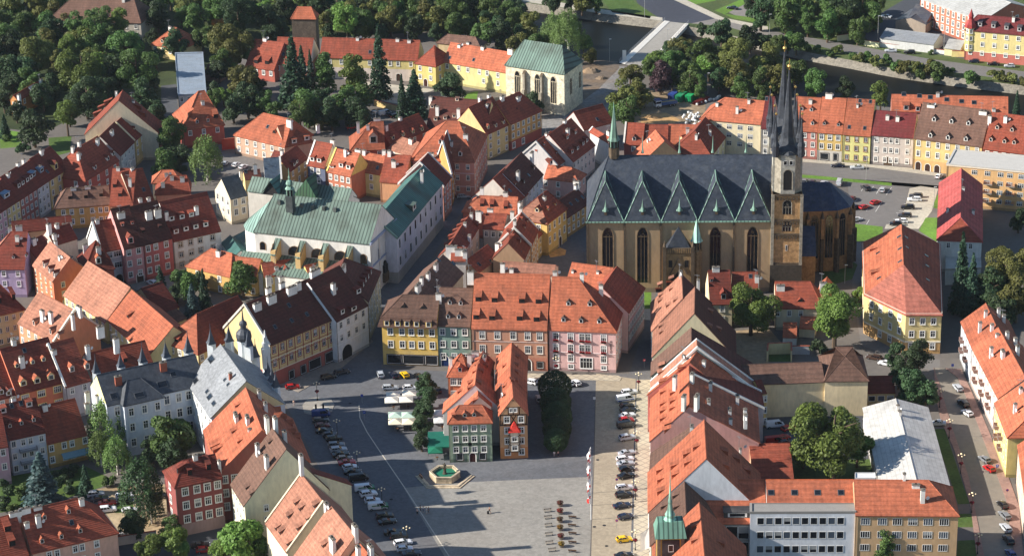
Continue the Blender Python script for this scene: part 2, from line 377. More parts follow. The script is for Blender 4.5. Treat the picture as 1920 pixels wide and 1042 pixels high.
def house(label, h, t=1.0, PQ=None, E=None, AB=None, Rp=None, C=None, wall=WHITE, roof='r', hip=(0, 0), bk=1.0, name='town_house', cat='house',
          group=None, parent=None, tile=None, base=0.0, depth=None, rise=None, flat=None, over=.35, cut=None, **kw):
    """eave-and-ridge survey of one house: either ridge ends PQ + one eave point E, or eave ends AB + a ridge point Rp"""
    if tile: TL[0] = tile
    if kw.get('wkind') is None: wall = soft(wall)
    if 'gf' in kw: kw['gf'] = (kw['gf'][0], soft(kw['gf'][1]))
    b = Block()
    if flat:
        q = [at(p, h) for p in flat]; A, B = q[0], q[1]; corners = q; w1 = w2 = 0
        ridge = None; r = 0
    elif PQ:
        r, p, q, e, w1 = solve_ridge(PQ[0], PQ[1], E, h, t)
        u = (q-p).to_2d().normalized(); n = Vector((u.y, -u.x)); hp = hip
        if (e-p).to_2d().dot(n) < 0: p, q = q, p; u = -u; n = -n; hp = (hip[1], hip[0])
        if rise: r = rise
        w2 = w1*bk; P2, Q2 = p.to_2d(), q.to_2d()
        P3, Q3 = P2-u*hp[0]*w1, Q2+u*hp[1]*w1
        A, B, Cc, D = P3+n*w1, Q3+n*w1, Q3-n*w2, P3-n*w2
        corners = [A, B, Cc, D]; ridge = (P2, Q2); hip = hp
    else:
        if depth:
            a, b_ = at(AB[0], h), at(AB[1], h); w1 = depth/2
        else: a, b_, w1 = solve_eave(AB[0], AB[1], h, Rp, t)
        r = rise or t*w1; w2 = w1*bk; A, B = a.to_2d(), b_.to_2d(); n = perp_out(A, B)
        u = (B-A).normalized()
        if C is not None:
            Cc = at(C, h).to_2d(); D = A+(Cc-B)
        else: Cc, D = B-n*(w1+w2), A-n*(w1+w2)
        k = w1/(w1+w2)
        P2, Q2 = A+(D-A)*k+u*hip[0]*w1, B+(Cc-B)*k-u*hip[1]*w1
        corners = [A, B, Cc, D]; ridge = (P2, Q2)
    corners = [Vector((c.x, c.y)) for c in corners]
    A, B = corners[0], corners[1]; u = (B-A).normalized(); ang = math.atan2(u.y, u.x)
    cen = (corners[0]+corners[1]+corners[2]+corners[3])/4
    own = parent is None
    if own: root = thing(name, label, cat, (cen.x, cen.y, base), ang, group)
    else: root = parent
    Mi = (Matrix.Translation(Vector(root.location)) @ Matrix.Rotation(root.rotation_euler.z, 4, 'Z')).inverted()
    def loc(v, z=0.0): return Mi @ Vector((v.x, v.y, z))
    c3 = [loc(c) for c in corners]; b.c = [Vector((v.x, v.y)) for v in c3]
    b.root, b.Mi, b.h, b.r, b.ang = root, Mi, h-base, r, ang - root.rotation_euler.z
    b.t1 = r/max(w1, .01); b.w1 = w1
    make_shell(b, ridge, loc, hip, wall, roof, flat is not None, over, kw)
    decorate(b, roof, wall, kw)
    b.hw = h
    return b
def make_shell(b, ridge, loc, hip, wall, roof, flat, over, kw):
    root, c, h, r = b.root, b.c, b.h, b.r
    wm = mat(kw.get('wkind', 'plaster'), wall); s = MB()
    gf = kw.get('gf'); z0 = -.6
    levels = [(z0, h, wm)]
    if gf: levels = [(z0, gf[0], mat('plaster', gf[1])), (gf[0], h, wm)]
    elif kw.get('plinth', True) and h > 5: levels = [(z0, .9, mat('plaster', tuple(int(x*.78) for x in wall))), (.9, h, wm)]
    for i in range(4):
        p, q = c[i], c[(i+1) % 4]
        for za, zb, m in levels:
            s.face([(p.x, p.y, za), (q.x, q.y, za), (q.x, q.y, zb), (p.x, p.y, zb)], m)
    if flat:
        s.face([(p.x, p.y, h) for p in c], wm); s.build('wall', root)
        cx = sum((p for p in c), Vector((0, 0)))/4; rm = roof_material(roof); k = MB()
        ou = [cx+(p-cx)*1.012 for p in c]; inn = [cx+(p-cx)*.965 for p in c]
        for i in range(4):
            p, q, p2, q2 = ou[i], ou[(i+1) % 4], inn[i], inn[(i+1) % 4]
            k.face([(p.x, p.y, h-.3), (q.x, q.y, h-.3), (q.x, q.y, h+.35), (p.x, p.y, h+.35)], rm)
            k.face([(p.x, p.y, h+.35), (q.x, q.y, h+.35), (q2.x, q2.y, h+.35), (p2.x, p2.y, h+.35)], rm)
            k.face([(q2.x, q2.y, h+.1), (p2.x, p2.y, h+.1), (p2.x, p2.y, h+.35), (q2.x, q2.y, h+.35)], rm)
        k.face([(p.x, p.y, h+.1) for p in inn], rm); b.roof = k.build('roof', root)
        b.faces = [[Vector((p.x, p.y, h+.1)) for p in inn]]
        return
    P, Q = (lambda a, z: (Vector((a.x, a.y, z))))(loc(ridge[0]), h+r), (lambda a, z: (Vector((a.x, a.y, z))))(loc(ridge[1]), h+r)
    A, B, C, D = [Vector((p.x, p.y, h)) for p in c]
    gm = mat('plaster', kw['gable']) if 'gable' in kw else wm
    if not hip[1]: s.face([B, C, Q], gm)
    if not hip[0]: s.face([D, A, P], gm)
    s.build('wall', root)
    # roof shell with an overhang
    rm = roof_material(roof); k = MB(); d = .16
    def ex(p, q, o):     # outward normal of segment p->q (ccw footprint)
        v = (q-p).to_2d().normalized(); return Vector((v.y, -v.x, 0))*o
    fo = ex(A, B, over); bo = ex(C, D, over); dz = over*b.t1
    eo = ex(B, C, over if hip[1] else kw.get('gov', .05)); ao = ex(D, A, over if hip[0] else kw.get('gov', .05))
    z_ = Vector((0, 0, -dz+d)); zr = Vector((0, 0, d))
    a, b2, c2, d2 = A+fo+ao+z_, B+fo+eo+z_, C+bo+eo+z_, D+bo+ao+z_
    p, q = P+zr+(Vector() if hip[0] else ao), Q+zr+(Vector() if hip[1] else eo)
    tops = [[a, b2, q, p], [c2, d2, p, q]]
    if hip[1]: tops.append([b2, c2, q])
    if hip[0]: tops.append([d2, a, p])
    dn = Vector((0, 0, -.24))
    hm = roof_material(kw['hipmat']) if 'hipmat' in kw else rm
    for i, f in enumerate(tops):
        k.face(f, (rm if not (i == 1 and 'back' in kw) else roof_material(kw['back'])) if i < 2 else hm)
    outl = [a, b2] + ([] if hip[1] else [q]) + [c2, d2] + ([] if hip[0] else [p])
    for i in range(len(outl)):
        v, w_ = outl[i], outl[(i+1) % len(outl)]; k.face([v+dn, w_+dn, w_, v], rm)
    for f in tops: k.face([v+dn for v in reversed(f)], rm)
    # ridge and hip tiles
    rc = kw.get('ridgec')
    cm = mat('roof_tile', rc) if rc else rm
    lines = [(p, q)]
    if hip[1]: lines += [(b2, q), (c2, q)]
    if hip[0]: lines += [(a, p), (d2, p)]
    for v, w_ in lines:
        if (w_-v).length > .3: k.tube(v, w_, .13, cm, 5)
    if kw.get('verge'):
        vm = mat('plaster', kw['verge'])
        for hp, e, rr, bb in ((hip[1], b2, q, c2), (hip[0], a, p, d2)):
            if not hp and kw.get('vs', 3) & (1 if e is b2 else 2):
                for v, w_ in ((e, rr), (bb, rr)):
                    n_ = (w_-v).normalized(); sd_ = Vector((n_.y, -n_.x, 0)).normalized()*.28
                    up = Vector((0, 0, .38))
                    k.face([v-sd_+up, v+sd_+up, w_+sd_+up, w_-sd_+up], vm); k.face([v-sd_-up, v-sd_+up, w_-sd_+up, w_-sd_-up], vm); k.face([v+sd_-up, v+sd_+up, w_+sd_+up, w_+sd_-up], vm)
    b.roof = k.build('roof', root); b.faces = tops
def hit(b, p):
    """where the sight line through picture point p meets the roof, in the house's own frame"""
    o = b.Mi @ CAM; d = (b.Mi.to_3x3() @ ray(p)); best = None
    for f in b.faces:
        n = (f[1]-f[0]).cross(f[2]-f[0]).normalized()
        if n.z < 0: n = -n
        dn = d.dot(n)
        if abs(dn) < 1e-6: continue
        k = (f[0]-o).dot(n)/dn; q = o+d*k
        ins = True; m = len(f); sg = 0
        for i in range(m):
            e = f[(i+1) % m]-f[i]; cz = e.x*(q.y-f[i].y)-e.y*(q.x-f[i].x)
            if cz*sg < 0 and abs(cz) > .3*e.length: ins = False
            if abs(cz) > 1e-6 and sg == 0: sg = cz
        if ins and (best is None or k < best[0]): best = (k, q, n)
    if best: return best[1], best[2]
    f = b.faces[0]; n = (f[1]-f[0]).cross(f[2]-f[0]).normalized(); n = n if n.z > 0 else -n
    k = (f[0]-o).dot(n)/d.dot(n) if abs(d.dot(n)) > .02 else 0; q = o+d*k
    q.z = min(max(q.z, b.h), b.h+b.r+.2)
    return q, n
def wall_windows(b, i, spec, kw):
    """spec: dict or (cols, rows)"""
    if isinstance(spec, tuple): spec = dict(n=spec[0], rows=spec[1])
    p, q = b.c[i], b.c[(i+1) % len(b.c)]; L = (q-p).length; u = (q-p)/L; nrm = Vector((u.y, -u.x)); ang = math.atan2(u.y, u.x)
    n, rows = spec['n'], spec['rows']; fl = spec.get('fl', kw.get('fl', 3.3)); top = spec.get('top', kw.get('wtop', 1.75))
    ww, wh = spec.get('size', kw.get('wsize', (1.1, 1.7))); style = spec.get('style', kw.get('wstyle', 'cross'))
    u0, u1 = spec.get('u', (.5/n, 1-.5/n)); trim = spec.get('trim', kw.get('trim', WHITE))
    us = spec.get('us') or [u0+(u1-u0)*k/max(1, n-1) if n > 1 else (u0+u1)/2 for k in range(n)]
    for r_ in range(rows):
        z = b.h-top-fl*r_
        if z-wh/2 < .5: break
        for k in us:
            w_ = p+u*(L*k)+nrm*.012
            put('window', window_mesh(trim, ww, wh, style, WRND.choice((0, 0, 0, 1, 2))), b.root, (w_.x, w_.y, z), ang)
def decorate(b, roof, wall, kw):
    root, h = b.root, b.h
    if kw.get('w'): wall_windows(b, 0, kw['w'], kw)
    if kw.get('wr'): wall_windows(b, 1, kw['wr'], kw)
    if kw.get('wl'): wall_windows(b, 3, kw['wl'], kw)
    for x in kw.get('wx', []): wall_windows(b, x[0], x[1], kw)
    if kw.get('cornice', h > 6.5):
        s = MB(); cm = mat('painted_trim', kw.get('cc', tuple(min(255, int(x*.5+120)) for x in wall)))
        p, q = b.c[0], b.c[1]; L = (q-p).length; u = (q-p)/L; a = math.atan2(u.y, u.x)
        M = Matrix.Translation((p.x, p.y, 0)) @ Matrix.Rotation(a, 4, 'Z')
        s.box(0, L, -.2, -.005, h-.42, h-.12, cm, M)
        for z in kw.get('bands', []): s.box(0, L, -.1, -.005, z, z+.22, cm, M)
        s.tube(M @ Vector((.15, -.16, 0)), M @ Vector((.15, -.16, h-.45)), .07, mat('sheet_metal', (70, 66, 62)), 5)
        s.build('cornice', root)
    if kw.get('door') is not None:
        for dd in (kw['door'] if isinstance(kw['door'], list) else [kw['door']]):
            place_on(b, 0, dd[0], 0, arch_mesh(dd[1], dd[2], mat('painted_wood', dd[3] if len(dd) > 3 else (60, 40, 30)), mat('painted_trim', WHITE)), 'door')
    for sh in kw.get('shop', []):          # (u, width, height, z)
        place_on(b, 0, sh[0], sh[3]+sh[2]/2, window_mesh((70, 60, 55), sh[1], sh[2], 'plain'), 'shop_window')
    for d_ in kw.get('ch', []):
        x, y = d_[0], d_[1]; hh = d_[2] if len(d_) > 2 else 1.6; wd = d_[3] if len(d_) > 3 else .9
        hh, wd = round(hh*.72, 2), round(wd*1.3, 2)
        q, n = hit(b, (x, y)); c = kw.get('chc', (232, 228, 220))
        put('chimney', chimney_mesh(wd, .85, hh, c), b.roof, q, b.ang if wd > 1.2 else b.ang)
    if kw.get('ch') and WRND.random() < .6:
        d_ = kw['ch'][0]; q, n = hit(b, (d_[0]+5, d_[1])); put('satellite_dish', dish_mesh(), b.roof, (q.x+.9, q.y, q.z), b.ang*0+.4)
    if kw.get('ch') and WRND.random() < .6:
        d_ = kw['ch'][-1]; q, n = hit(b, (d_[0]-8, d_[1]-6)); put('aerial', aerial_mesh(), b.roof, q, WRND.uniform(0, 3))
    dk, dw, dh = kw.get('dk', 'g'), kw.get('dw', 1.35), kw.get('dh', 1.25)
    dr = roof_material(kw.get('dr', roof))
    for d_ in kw.get('dm', []):
        q, n = hit(b, (d_[0], d_[1])); kd = d_[2] if len(d_) > 2 else dk
        hz = math.hypot(n.x, n.y); tt = hz/max(n.z, .05); a = math.atan2(n.y, n.x)+math.pi/2
        if tt < .2: continue
        wd, hh = (d_[3], d_[4]) if len(d_) > 4 else ((.8, 1.1) if kd == 'k' else (dw, dh))
        if kd == 's' and 'dwall' not in kw: kd = 't'
        if kd in 'st' and wd < 2: wd, hh = round(wd*1.25, 2), round(hh*1.3, 2)
        put('skylight' if kd == 'k' else 'dormer', dormer_mesh(kd, tt, wd, hh, kw.get('dwall', wall), dr), b.roof, q, a)
def place_on(b, i, k, z, me, name, proud=.012):
    p, q = b.c[i], b.c[(i+1) % len(b.c)]; L = (q-p).length; u = (q-p)/L; nrm = Vector((u.y, -u.x))
    w_ = p+u*(L*k)+nrm*proud
    return put(name, me, b.root, (w_.x, w_.y, z), math.atan2(u.y, u.x))
# ------------------------------------------------------------------ houses
def EV(tile, label, A, B, Rp, h, t=1.0, **kw): return house(label, h, t, AB=(A, B), Rp=Rp, tile=tile, **kw)
def PR(tile, label, P, Q, E, h, t=1.0, **kw): return house(label, h, t, PQ=(P, Q), E=E, tile=tile, **kw)
def FL(tile, label, pts, h, **kw): return house(label, h, flat=pts, tile=tile, **kw)
PINK, YEL, MUST, REDW, TERR, TEAL, OLIVE, GREY = (224, 168, 158), (226, 194, 118), (214, 160, 74), (160, 62, 48), (196, 128, 92), (112, 146, 128), (132, 154, 122), (176, 172, 168)
# --- upper left: houses at the foot of the wood
EV('a1', 'broad grey-brown hipped roof half hidden in the wood', (270, 112), (785, 128), (520, -20), 7, .9, roof='b', wall=(196, 186, 168), hip=(1, .6), w=(9, 2), name='manor_house', ch=[(690, 10, 2)])
EV('a1', 'small cream house with orange hipped roof under trees behind the flat roof', (845, 247), (1010, 275), (940, 150), 5, .9, roof='o', wall=YEL, hip=(1, 1), w=(4, 1), dm=[(905, 240)], ch=[(950, 165, 1.5)])
FL('a1', 'flat pale blue-grey roofed block beside the dark lane', [(993, 532), (1152, 525), (1133, 296), (977, 300)], 7, roof=('sheet_metal', (140, 150, 160)), wall=(198, 196, 188), name='flat_roofed_block', w=(4, 2))
EV('a1', 'red villa with steep orange hipped roof before the flat-roofed block', (1022, 722), (1250, 694), (1100, 512), 7.2, 1.15, roof='o', wall=(178, 66, 46), hip=(.9, .5), w=(3, 1), wr=(2, 1), trim=WHITE, dm=[(1102, 690), (1162, 682), (1050, 650, 's'), (1205, 660, 's')], ch=[(1132, 580, 1.2)], name='villa')
EV('a1', 'low brown-roofed shed right of the pale blue flat roof', (1140, 412), (1225, 420), (1170, 360), 3, .7, roof='b', wall=(150, 110, 90), name='shed')
PR('a1', 'orange gabled house with grey flat dormer left under the wood', (75, 535), (225, 450), (8, 612), 6.5, 1.15, roof='r', wall=(210, 130, 60), wl=(1, 2), wr=(2, 2), w=(2, 2), wx=[(2, (3, 1))], ch=[(112, 600, 4, 1.1), (230, 470, 2.4, 1.2)], dr=('sheet_metal', (120, 122, 122)), dm=[(210, 560, 's', 4, 1.6)])
PR('a1', 'tall house with windowless cream gable and stepped dormers', (662, 562), (685, 505), (497, 697), 10, .95, roof='r', wall=(216, 196, 160), wl=(2, 2), wr=(2, 2), dm=[(525, 655, 's'), (550, 620, 's'), (585, 590, 's'), (790, 615, 's'), (815, 655, 's')], ch=[(650, 530, 1.5), (745, 575, 1.2)], w=dict(n=2, rows=2, us=(.5, .8)))
EV('a1', 'yellow house with two tiny round dormers at far end of the sloping row', (750, 785), (852, 690), (690, 648), 9.5, 1.0, roof='d', wall=(222, 188, 110), w=(4, 3), dm=[(752, 722, 'g', .8, .8), (792, 690, 'g', .8, .8)], ch=[(693, 640, 2.4, 1.2)], verge=CREAM, vs=2)
EV('a1', 'pale grey plastered house mid way along the sloping row', (668, 868), (748, 788), (600, 722), 9.5, 1.0, roof='d', wall=(206, 204, 196), w=(4, 3), ch=[(625, 752, 2, 1.5), (545, 800, 2, 1.3)])
PR('a1', 'red corner house with hipped front roof and three white chimneys', (425, 832), (545, 762), (500, 992), 9, 1.0, roof='r', wall=(176, 62, 46), hip=(1, 0), w=(4, 2), wl=(2, 2), wr=(2, 2), dwall=WHITE, dm=[(535, 945, 'g'), (605, 895, 'g'), (635, 868, 'g')], ch=[(440, 885, 2.6), (408, 845, 2.2), (443, 815, 2.2)], hipmat='r')
TL[0] = 'b1'
EV('a1', 'yellow house with yellow gabled dormer at lower end of left street', (270, 1005), (385, 932), (185, 878), 11, 1.0, roof='d', wall=(226, 196, 118), w=(3, 3), wr=(2, 3), dwall=(226, 196, 118), dm=[(315, 945, 'g', 2.2, 2), (270, 965, 'k')], ch=[(232, 862, 2.2, 1.2), (222, 945, 1.6)], fl=3.4)
EV('b1', 'white facade with blue-grey box dormers on left street', (205, 22), (270, -22), (110, -92), 11, 1.0, roof='d', wall=(214, 216, 220), w=(3, 3), dr=('sheet_metal', (110, 132, 152)), dwall=(110, 132, 152), dm=[(190, -40, 's', 2.4, 1.6), (235, -65, 's', 2.4, 1.6)], ch=[(100, -102, 2), (132, -122, 2)])
EV('b1', 'brick-red facade between white and yellow houses on left street', (110, 84), (205, 22), (40, -60), 11, 1.0, roof='d', wall=(186, 92, 78), w=(4, 3), dwall=WHITE, dm=[(108, 20, 's'), (130, 5, 's'), (155, -12, 's'), (175, -28, 's')], ch=[(45, -40, 1.5)])
EV('b1', 'pale yellow narrow facade with grey skylit dormer on left street', (35, 132), (110, 84), (-20, -5), 11, 1.0, roof='d', wall=(214, 196, 120), w=(3, 3), dr=('sheet_metal', (120, 140, 160)), dwall=(190, 200, 210), dm=[(40, 75, 's', 3.4, 1.6)])
EV('b1', 'lilac-pink facade at the left picture edge of left street', (-40, 182), (35, 132), (-110, 50), 11, 1.0, roof='d', wall=(206, 160, 178), w=(3, 3))
# --- block b1: roofs left of centre
EV('b1', 'mustard house with brown hipped roof facing the left street corner', (305, 135), (614, 112), (400, 25), 7.5, .9, roof='b', wall=MUST, hip=(.8, 0), w=dict(n=6, rows=2, us=(.15, .3, .48, .67, .82, .93)), wl=(2, 2), dm=[(392, 85, 's', .9, .9), (480, 80, 's', .9, .9), (565, 70, 's', .9, .9)], ch=[(410, 30, .6, 1.4), (490, 22, .6, 1.4)])
EV('b1', 'bright red roof with small shed dormers behind the mustard house', (612, 118), (742, 118), (660, -84), 9, 1.1, roof='r', wall=(200, 120, 80), dm=[(670, 70, 's', .9, 1), (640, 20, 's', .9, 1)], ch=[(660, -80, 1), (727, 10, 3.4, .7)])
EV('b1', 'plain red roof with two white stub chimneys above the pink houses', (744, 118), (862, 92), (800, -88), 9, 1.1, roof='r', wall=(210, 190, 160), ch=[(783, 96, 1.2), (830, 92, 1.2), (740, -70, 1.5)], dm=[(805, 40, 'k')])
EV('a1', 'red roof with orange hip end next to the weeping tree', (868, 1085), (1060, 1075), (960, 985), 8, 1.0, roof='r', wall=(206, 120, 90), hip=(1, .2), ch=[(910, 1040, 1.6), (1018, 1010, 1.7, 1.1), (960, 1000, 1)])
EV('a1', 'small orange hipped roof with white chimneys beside the weeping tree', (850, 1020), (1005, 1012), (920, 952), 6.5, .9, roof='o', wall=CREAM, hip=(1, .7), ch=[(930, 985, 1.3), (963, 1000, 1.2)])
EV('b1', 'big white house with two rows of red shed dormers', (965, 317), (1232, 258), (990, 82), 10.2, 1.12, roof='d', wall=(226, 224, 218), w=dict(n=4, rows=3, us=(.15, .36, .56, .82)), wsize=(1.4, 1.7), trim=(150, 130, 105), wr=(2, 3), dr='r', dwall=WHITE, dk='s', dm=[(985, 277), (1040, 262), (1095, 250), (1150, 238), (960, 205), (1018, 195), (1070, 183)], ch=[(930, 195, 3.2), (1098, 165, 3.2)], gf=(2.6, (200, 192, 182)))
EV('b1', 'coral red house with dark roof and two big white chimneys', (800, 337), (960, 297), (828, 105), 12, 1.12, roof='k', wall=(184, 76, 66), w=dict(n=3, rows=3, us=(.15, .42, .78)), wsize=(1.3, 1.9), fl=3.6, ch=[(832, 192, 3.2, 1.6), (882, 182, 3.2, 1.6)], dm=[(800, 270, 's', .8, .7), (895, 245, 's', .8, .7)])
EV('b1', 'narrow pink house with arched doorway and large gabled dormer', (690, 360), (798, 337), (690, 128), 12, 1.12, roof='k', wall=(214, 136, 130), w=(2, 3), wsize=(1.3, 1.8), fl=3.6, dr='r', dwall=(206, 120, 112), dm=[(732, 332, 'g', 2, 2), (685, 235, 's', .8, .7), (740, 225, 's', .8, .7)], ch=[(677, 185, 2, 1.8)], door=(.72, 2.2, 3.0))
EV('b1', 'white house under plain red roof left of the pink house', (568, 376), (688, 352), (520, 215), 11.5, 1.1, roof='r', wall=(222, 218, 212), w=(2, 2), wsize=(3.0, 1.8), fl=3.6, door=(.7, 2.2, 3, (40, 36, 36)), ch=[(543, 215, 1.2)], verge=WHITE, vs=2)
EV('b1', 'brown-red roof with white gable verge behind the orange-red house', (300, 340), (430, 300), (330, 240), 10, 1.0, roof='d', wall=(206, 190, 170), ch=[(305, 312, 2.6), (312, 350, 1.8, .7), (318, 240, 1.2)], dm=[(255, 330, 's', 1, .8)])
EV('b1', 'dark red roofs with tall white chimneys behind the lilac house', (205, 425), (300, 385), (230, 290), 9.5, 1.05, roof='d', wall=(190, 120, 90), ch=[(190, 335, 2.5, 1.1), (270, 215, 2.2, 1.1)])
EV('b1', 'long brown roof with paired white chimneys above the lilac house', (70, 270), (405, 235), (120, 205), 10, .95, roof='d', wall=(190, 140, 100), ch=[(108, 272, 2.8, 1.6), (58, 280, 2.4), (320, 240, 1.6), (375, 232, .8, 2.4)])
PR('b1', 'lilac house with orange hip end and round dormers', (62, 268), (155, 268), (48, 470), 9.5, 1.1, roof='d', wall=(172, 148, 190), hip=(1, 0), hipmat='p', w=(3, 3), trim=(224, 214, 226), wl=(2, 2), dk='g', dw=.9, dh=.8, dm=[(75, 415), (148, 405), (95, 352, 's', .8, .7)], ch=[(98, 320, 2.4)])
PR('b1', 'orange-red house with three white-faced gabled dormers', (392, 413), (278, 322), (320, 562), 10, 1.0, roof='p', wall=(206, 92, 52), w=(4, 3), wl=(2, 3), wr=(2, 3), fl=3, trim=(230, 190, 150), dwall=WHITE, dr='d', dk='g', dw=1.2, dh=1.7, dm=[(245, 465), (275, 495), (302, 520)], ch=[(336, 420, 1.4)])
EV('b1', 'dark roof house with orange gable dormers behind the long barracks roof', (470, 490), (635, 468), (460, 325), 9.5, 1.1, roof='d', wall=(180, 70, 50), hip=(.8, .6), ch=[(478, 370, 2.6, 1.1), (552, 385, 2.6, 1.1), (397, 425, 1.3)], dwall=WHITE, dr='o', dm=[(552, 445, 'g', 1.6, 2)])
PR('b1', 'long orange-roofed barracks, high upper section with satellite dish', (490, 432), (728, 580), (365, 622), 7, .95, roof='p', wall=(224, 204, 130), w=(7, 1), wl=(2, 1))
PR('b1', 'long yellow barracks with orange roof, lower middle section', (735, 592), (968, 795), (612, 765), 7.5, .9, roof='o', wall=(224, 204, 130), w=(7, 2), wsize=(.95, 1.6), dm=[(712, 745, 's', 1.1, .9)])
EV('b1', 'low dark red lean-to roof behind the barracks courtyard', (880, 722), (998, 682), (740, 600), 5, .7, roof='d', wall=(200, 170, 110), wr=(2, 1))
EV('b1', 'low brown ribbed roof against the courtyard trees', (935, 792), (1040, 745), (900, 735), 4.5, .5, roof='b', wall=(200, 170, 110), name='shed')
EV('b1', 'big red corner roof with orange hip above the town hall turrets', (1105, 945), (1440, 792), (1230, 668), 9.5, 1.0, roof='r', wall=(220, 190, 120), hip=(1.0, 0), hipmat='o', wl=dict(n=5, rows=2), w=(8, 2), verge=(206, 196, 176), vs=2, dm=[(985, 880, 's', 1.2, .9)])
PR('b1', 'orange-red house with broad sunlit roof, tall chimneys and three dormers', (215, 602), (415, 705), (115, 780), 9, .95, roof='p', wall=(212, 126, 82), w=(5, 2), wl=(2, 2), trim=WHITE, dk='g', dw=1.2, dh=1.6, dm=[(190, 790), (283, 838), (327, 862)], ch=[(240, 762, 4.4, 1.1), (287, 772, 4.4, 1.1), (440, 690, 1.6, 1.6), (408, 775, 3.5, .6)], verge=(214, 206, 190), vs=1)
EV('b1', 'cream house with brown-red hipped roof at left edge', (-70, 742), (135, 695), (-30, 478), 10.5, 1.0, roof='d', wall=(212, 190, 138), hip=(0, .7), w=(5, 3), wstyle='bars', fl=3.4, trim=(190, 170, 130), dm=[(78, 645, 's', .8, 1.4), (0, 665, 's', .8, 1.4)])
EV('c1', 'orange-red house with yellow gabled dormers behind the white balcony house', (92, 137), (362, 66), (160, -150), 10.5, 1.05, roof='d', wall=(204, 98, 60), w=(3, 2), wsize=(2.2, 1.9), fl=4, trim=(226, 200, 120), dr='o', dwall=(230, 205, 150), dk='g', dw=1.9, dh=1.4, dm=[(133, 92), (210, 78), (287, 58), (97, -10, 'g', 1.1, 1), (185, -30, 'g', 1.1, 1), (245, -45, 'g', 1.1, 1), (140, -95, 'k')], ch=[(125, -15, 4, 1.0), (305, -60, 3.4, 1.0), (78, -140, 1.8)])
EV('c1', 'dark red roof with a bright red hip at the left edge above the balcony house', (-70, 178), (88, 140), (0, -175), 10, 1.05, roof='d', wall=(204, 120, 90), w=(3, 2), dwall=WHITE, dk='g', dm=[(10, 140), (50, 145)], ch=[(75, -150, 1.6)])
EV('c1', 'grey-lilac house with three long dormers under a red roof', (365, 96), (505, 58), (430, -180), 10, 1.0, roof='r', wall=(190, 182, 186), w=(2, 2), dwall=(228, 190, 170), dr='o', dk='g', dm=[(405, 15, 'g', 1.4, 1.6), (490, 0, 'g', 1.4, 1.6)], ch=[(490, -95, 2.6), (560, -215, 1.6, 1.6), (650, -130, 3, 1.2)], verge=WHITE, vs=2)
EV('c1', 'long red roof running behind the slate turrets', (510, 30), (850, -48), (700, -135), 9, .9, roof='r', wall=(206, 196, 170), dm=[(700, -40, 's', .9, 1)])
# --- lower left
BH = EV('c1', 'pale blue-white house with two balconies', (48, 390), (252, 346), (110, 180), 10.6, 1.05, roof='d', wall=(204, 212, 222), w=dict(n=4, rows=3, us=(.12, .38, .58, .88)), wstyle='bars', fl=3.5, dr='r', dwall=(214, 190, 180), dk='g', dm=[(57, 325, 'g', .9, 1), (122, 310, 'g', .9, 1), (190, 292, 'g', .9, 1), (20, 245, 's'), (165, 210, 's'), (68, 215, 'k'), (120, 200, 'k')], ch=[(75, 160, 1.2)], name='balcony_house')
OC = EV('c1', 'ochre house with awning and plain red roof', (262, 412), (482, 360), (350, 180), 7.4, 1.05, roof='r', wall=MUST, w=dict(n=4, rows=2, us=(.1, .42, .62, .95)), ch=[(252, 225, 2, 1), (550, 175, 2.2, 1), (487, 150, 1.6), (485, 205, 1)])
EV('c1', 'lilac-pink house cut by the left picture edge', (-80, 445), (44, 424), (-20, 240), 11, 1.05, roof='d', wall=(206, 160, 172), w=(2, 3), fl=4)
EV('c1', 'salmon house at bottom left with broad red roof and six dormers', (175, 1022), (655, 908), (300, 752), 9, .95, roof='r', wall=(222, 166, 140), hip=(0, .9), w=dict(n=5, rows=2, us=(.2, .29, .5, .58, .75)), wr=(3, 2), dwall=(196, 120, 90), dr='o', dk='g', dw=1.1, dh=1.1, dm=[(250, 838), (385, 805), (237, 970), (345, 945), (450, 912), (403, 865, 'k')], ch=[(217, 872, 3.8, .9), (457, 752, 2, .9), (210, 775, .6, 1.6)])
EV('c1', 'red roof beside the salmon house at bottom left corner', (-60, 1085), (160, 1030), (30, 820), 9, .95, roof='r', wall=(214, 150, 120), dk='s', dw=1.2, dm=[(45, 905), (70, 985)], ch=[(85, 810, 1, 2.2), (140, 790, 1, 2), (150, 870, 1)])
# west front of the square
bw = EV('c1', 'dark red four-storey house with white windows beside the oak', (978, 657), (1240, 602), (1100, 495), 13.8, .85, roof='d', wall=(120, 40, 34), hip=(.8, 0), w=dict(n=4, rows=4, us=(.2, .45, .67, .89)), wsize=(1.5, 2.0), fl=3.75, gf=(3.2, (150, 116, 112)), wl=(1, 3), dk='s', dw=.9, dm=[(1060, 590), (1167, 560), (990, 580)], ch=[(1090, 500, 1.6), (1225, 545, 2.4, .5)])
PR('t1', 'long orange roof with brick-red gable wall above the dark red house', (425, 280), (325, 22), (165, 552), 13.8, .9, roof='o', wall=(138, 54, 40), wl=dict(n=4, rows=4, us=(.06, .17, .3, .42)), wr=dict(n=4, rows=4, us=(.06, .17, .3, .42)), wsize=(1.5, 2.0), fl=3.75, dk='s', dw=1.5, dh=1.0, dm=[(240, 295, 's', 1.2, .6), (275, 355, 's', 1.2, .6), (262, 140, 's', 1, .6), (110, 385, 's', 1, 1), (118, 400, 's', 1, 1), (130, 420, 's', 1, 1), (500, 130, 'g'), (535, 170, 'g'), (570, 215, 'g'), (610, 250, 'g'), (625, 300, 'g'), (655, 330, 'g')], ch=[(268, 215, 2, 2.6), (338, 235, 2.4, 2), (410, 85, 3, 1.4), (448, 160, 3, 1.2), (350, 280, .6, .6)])
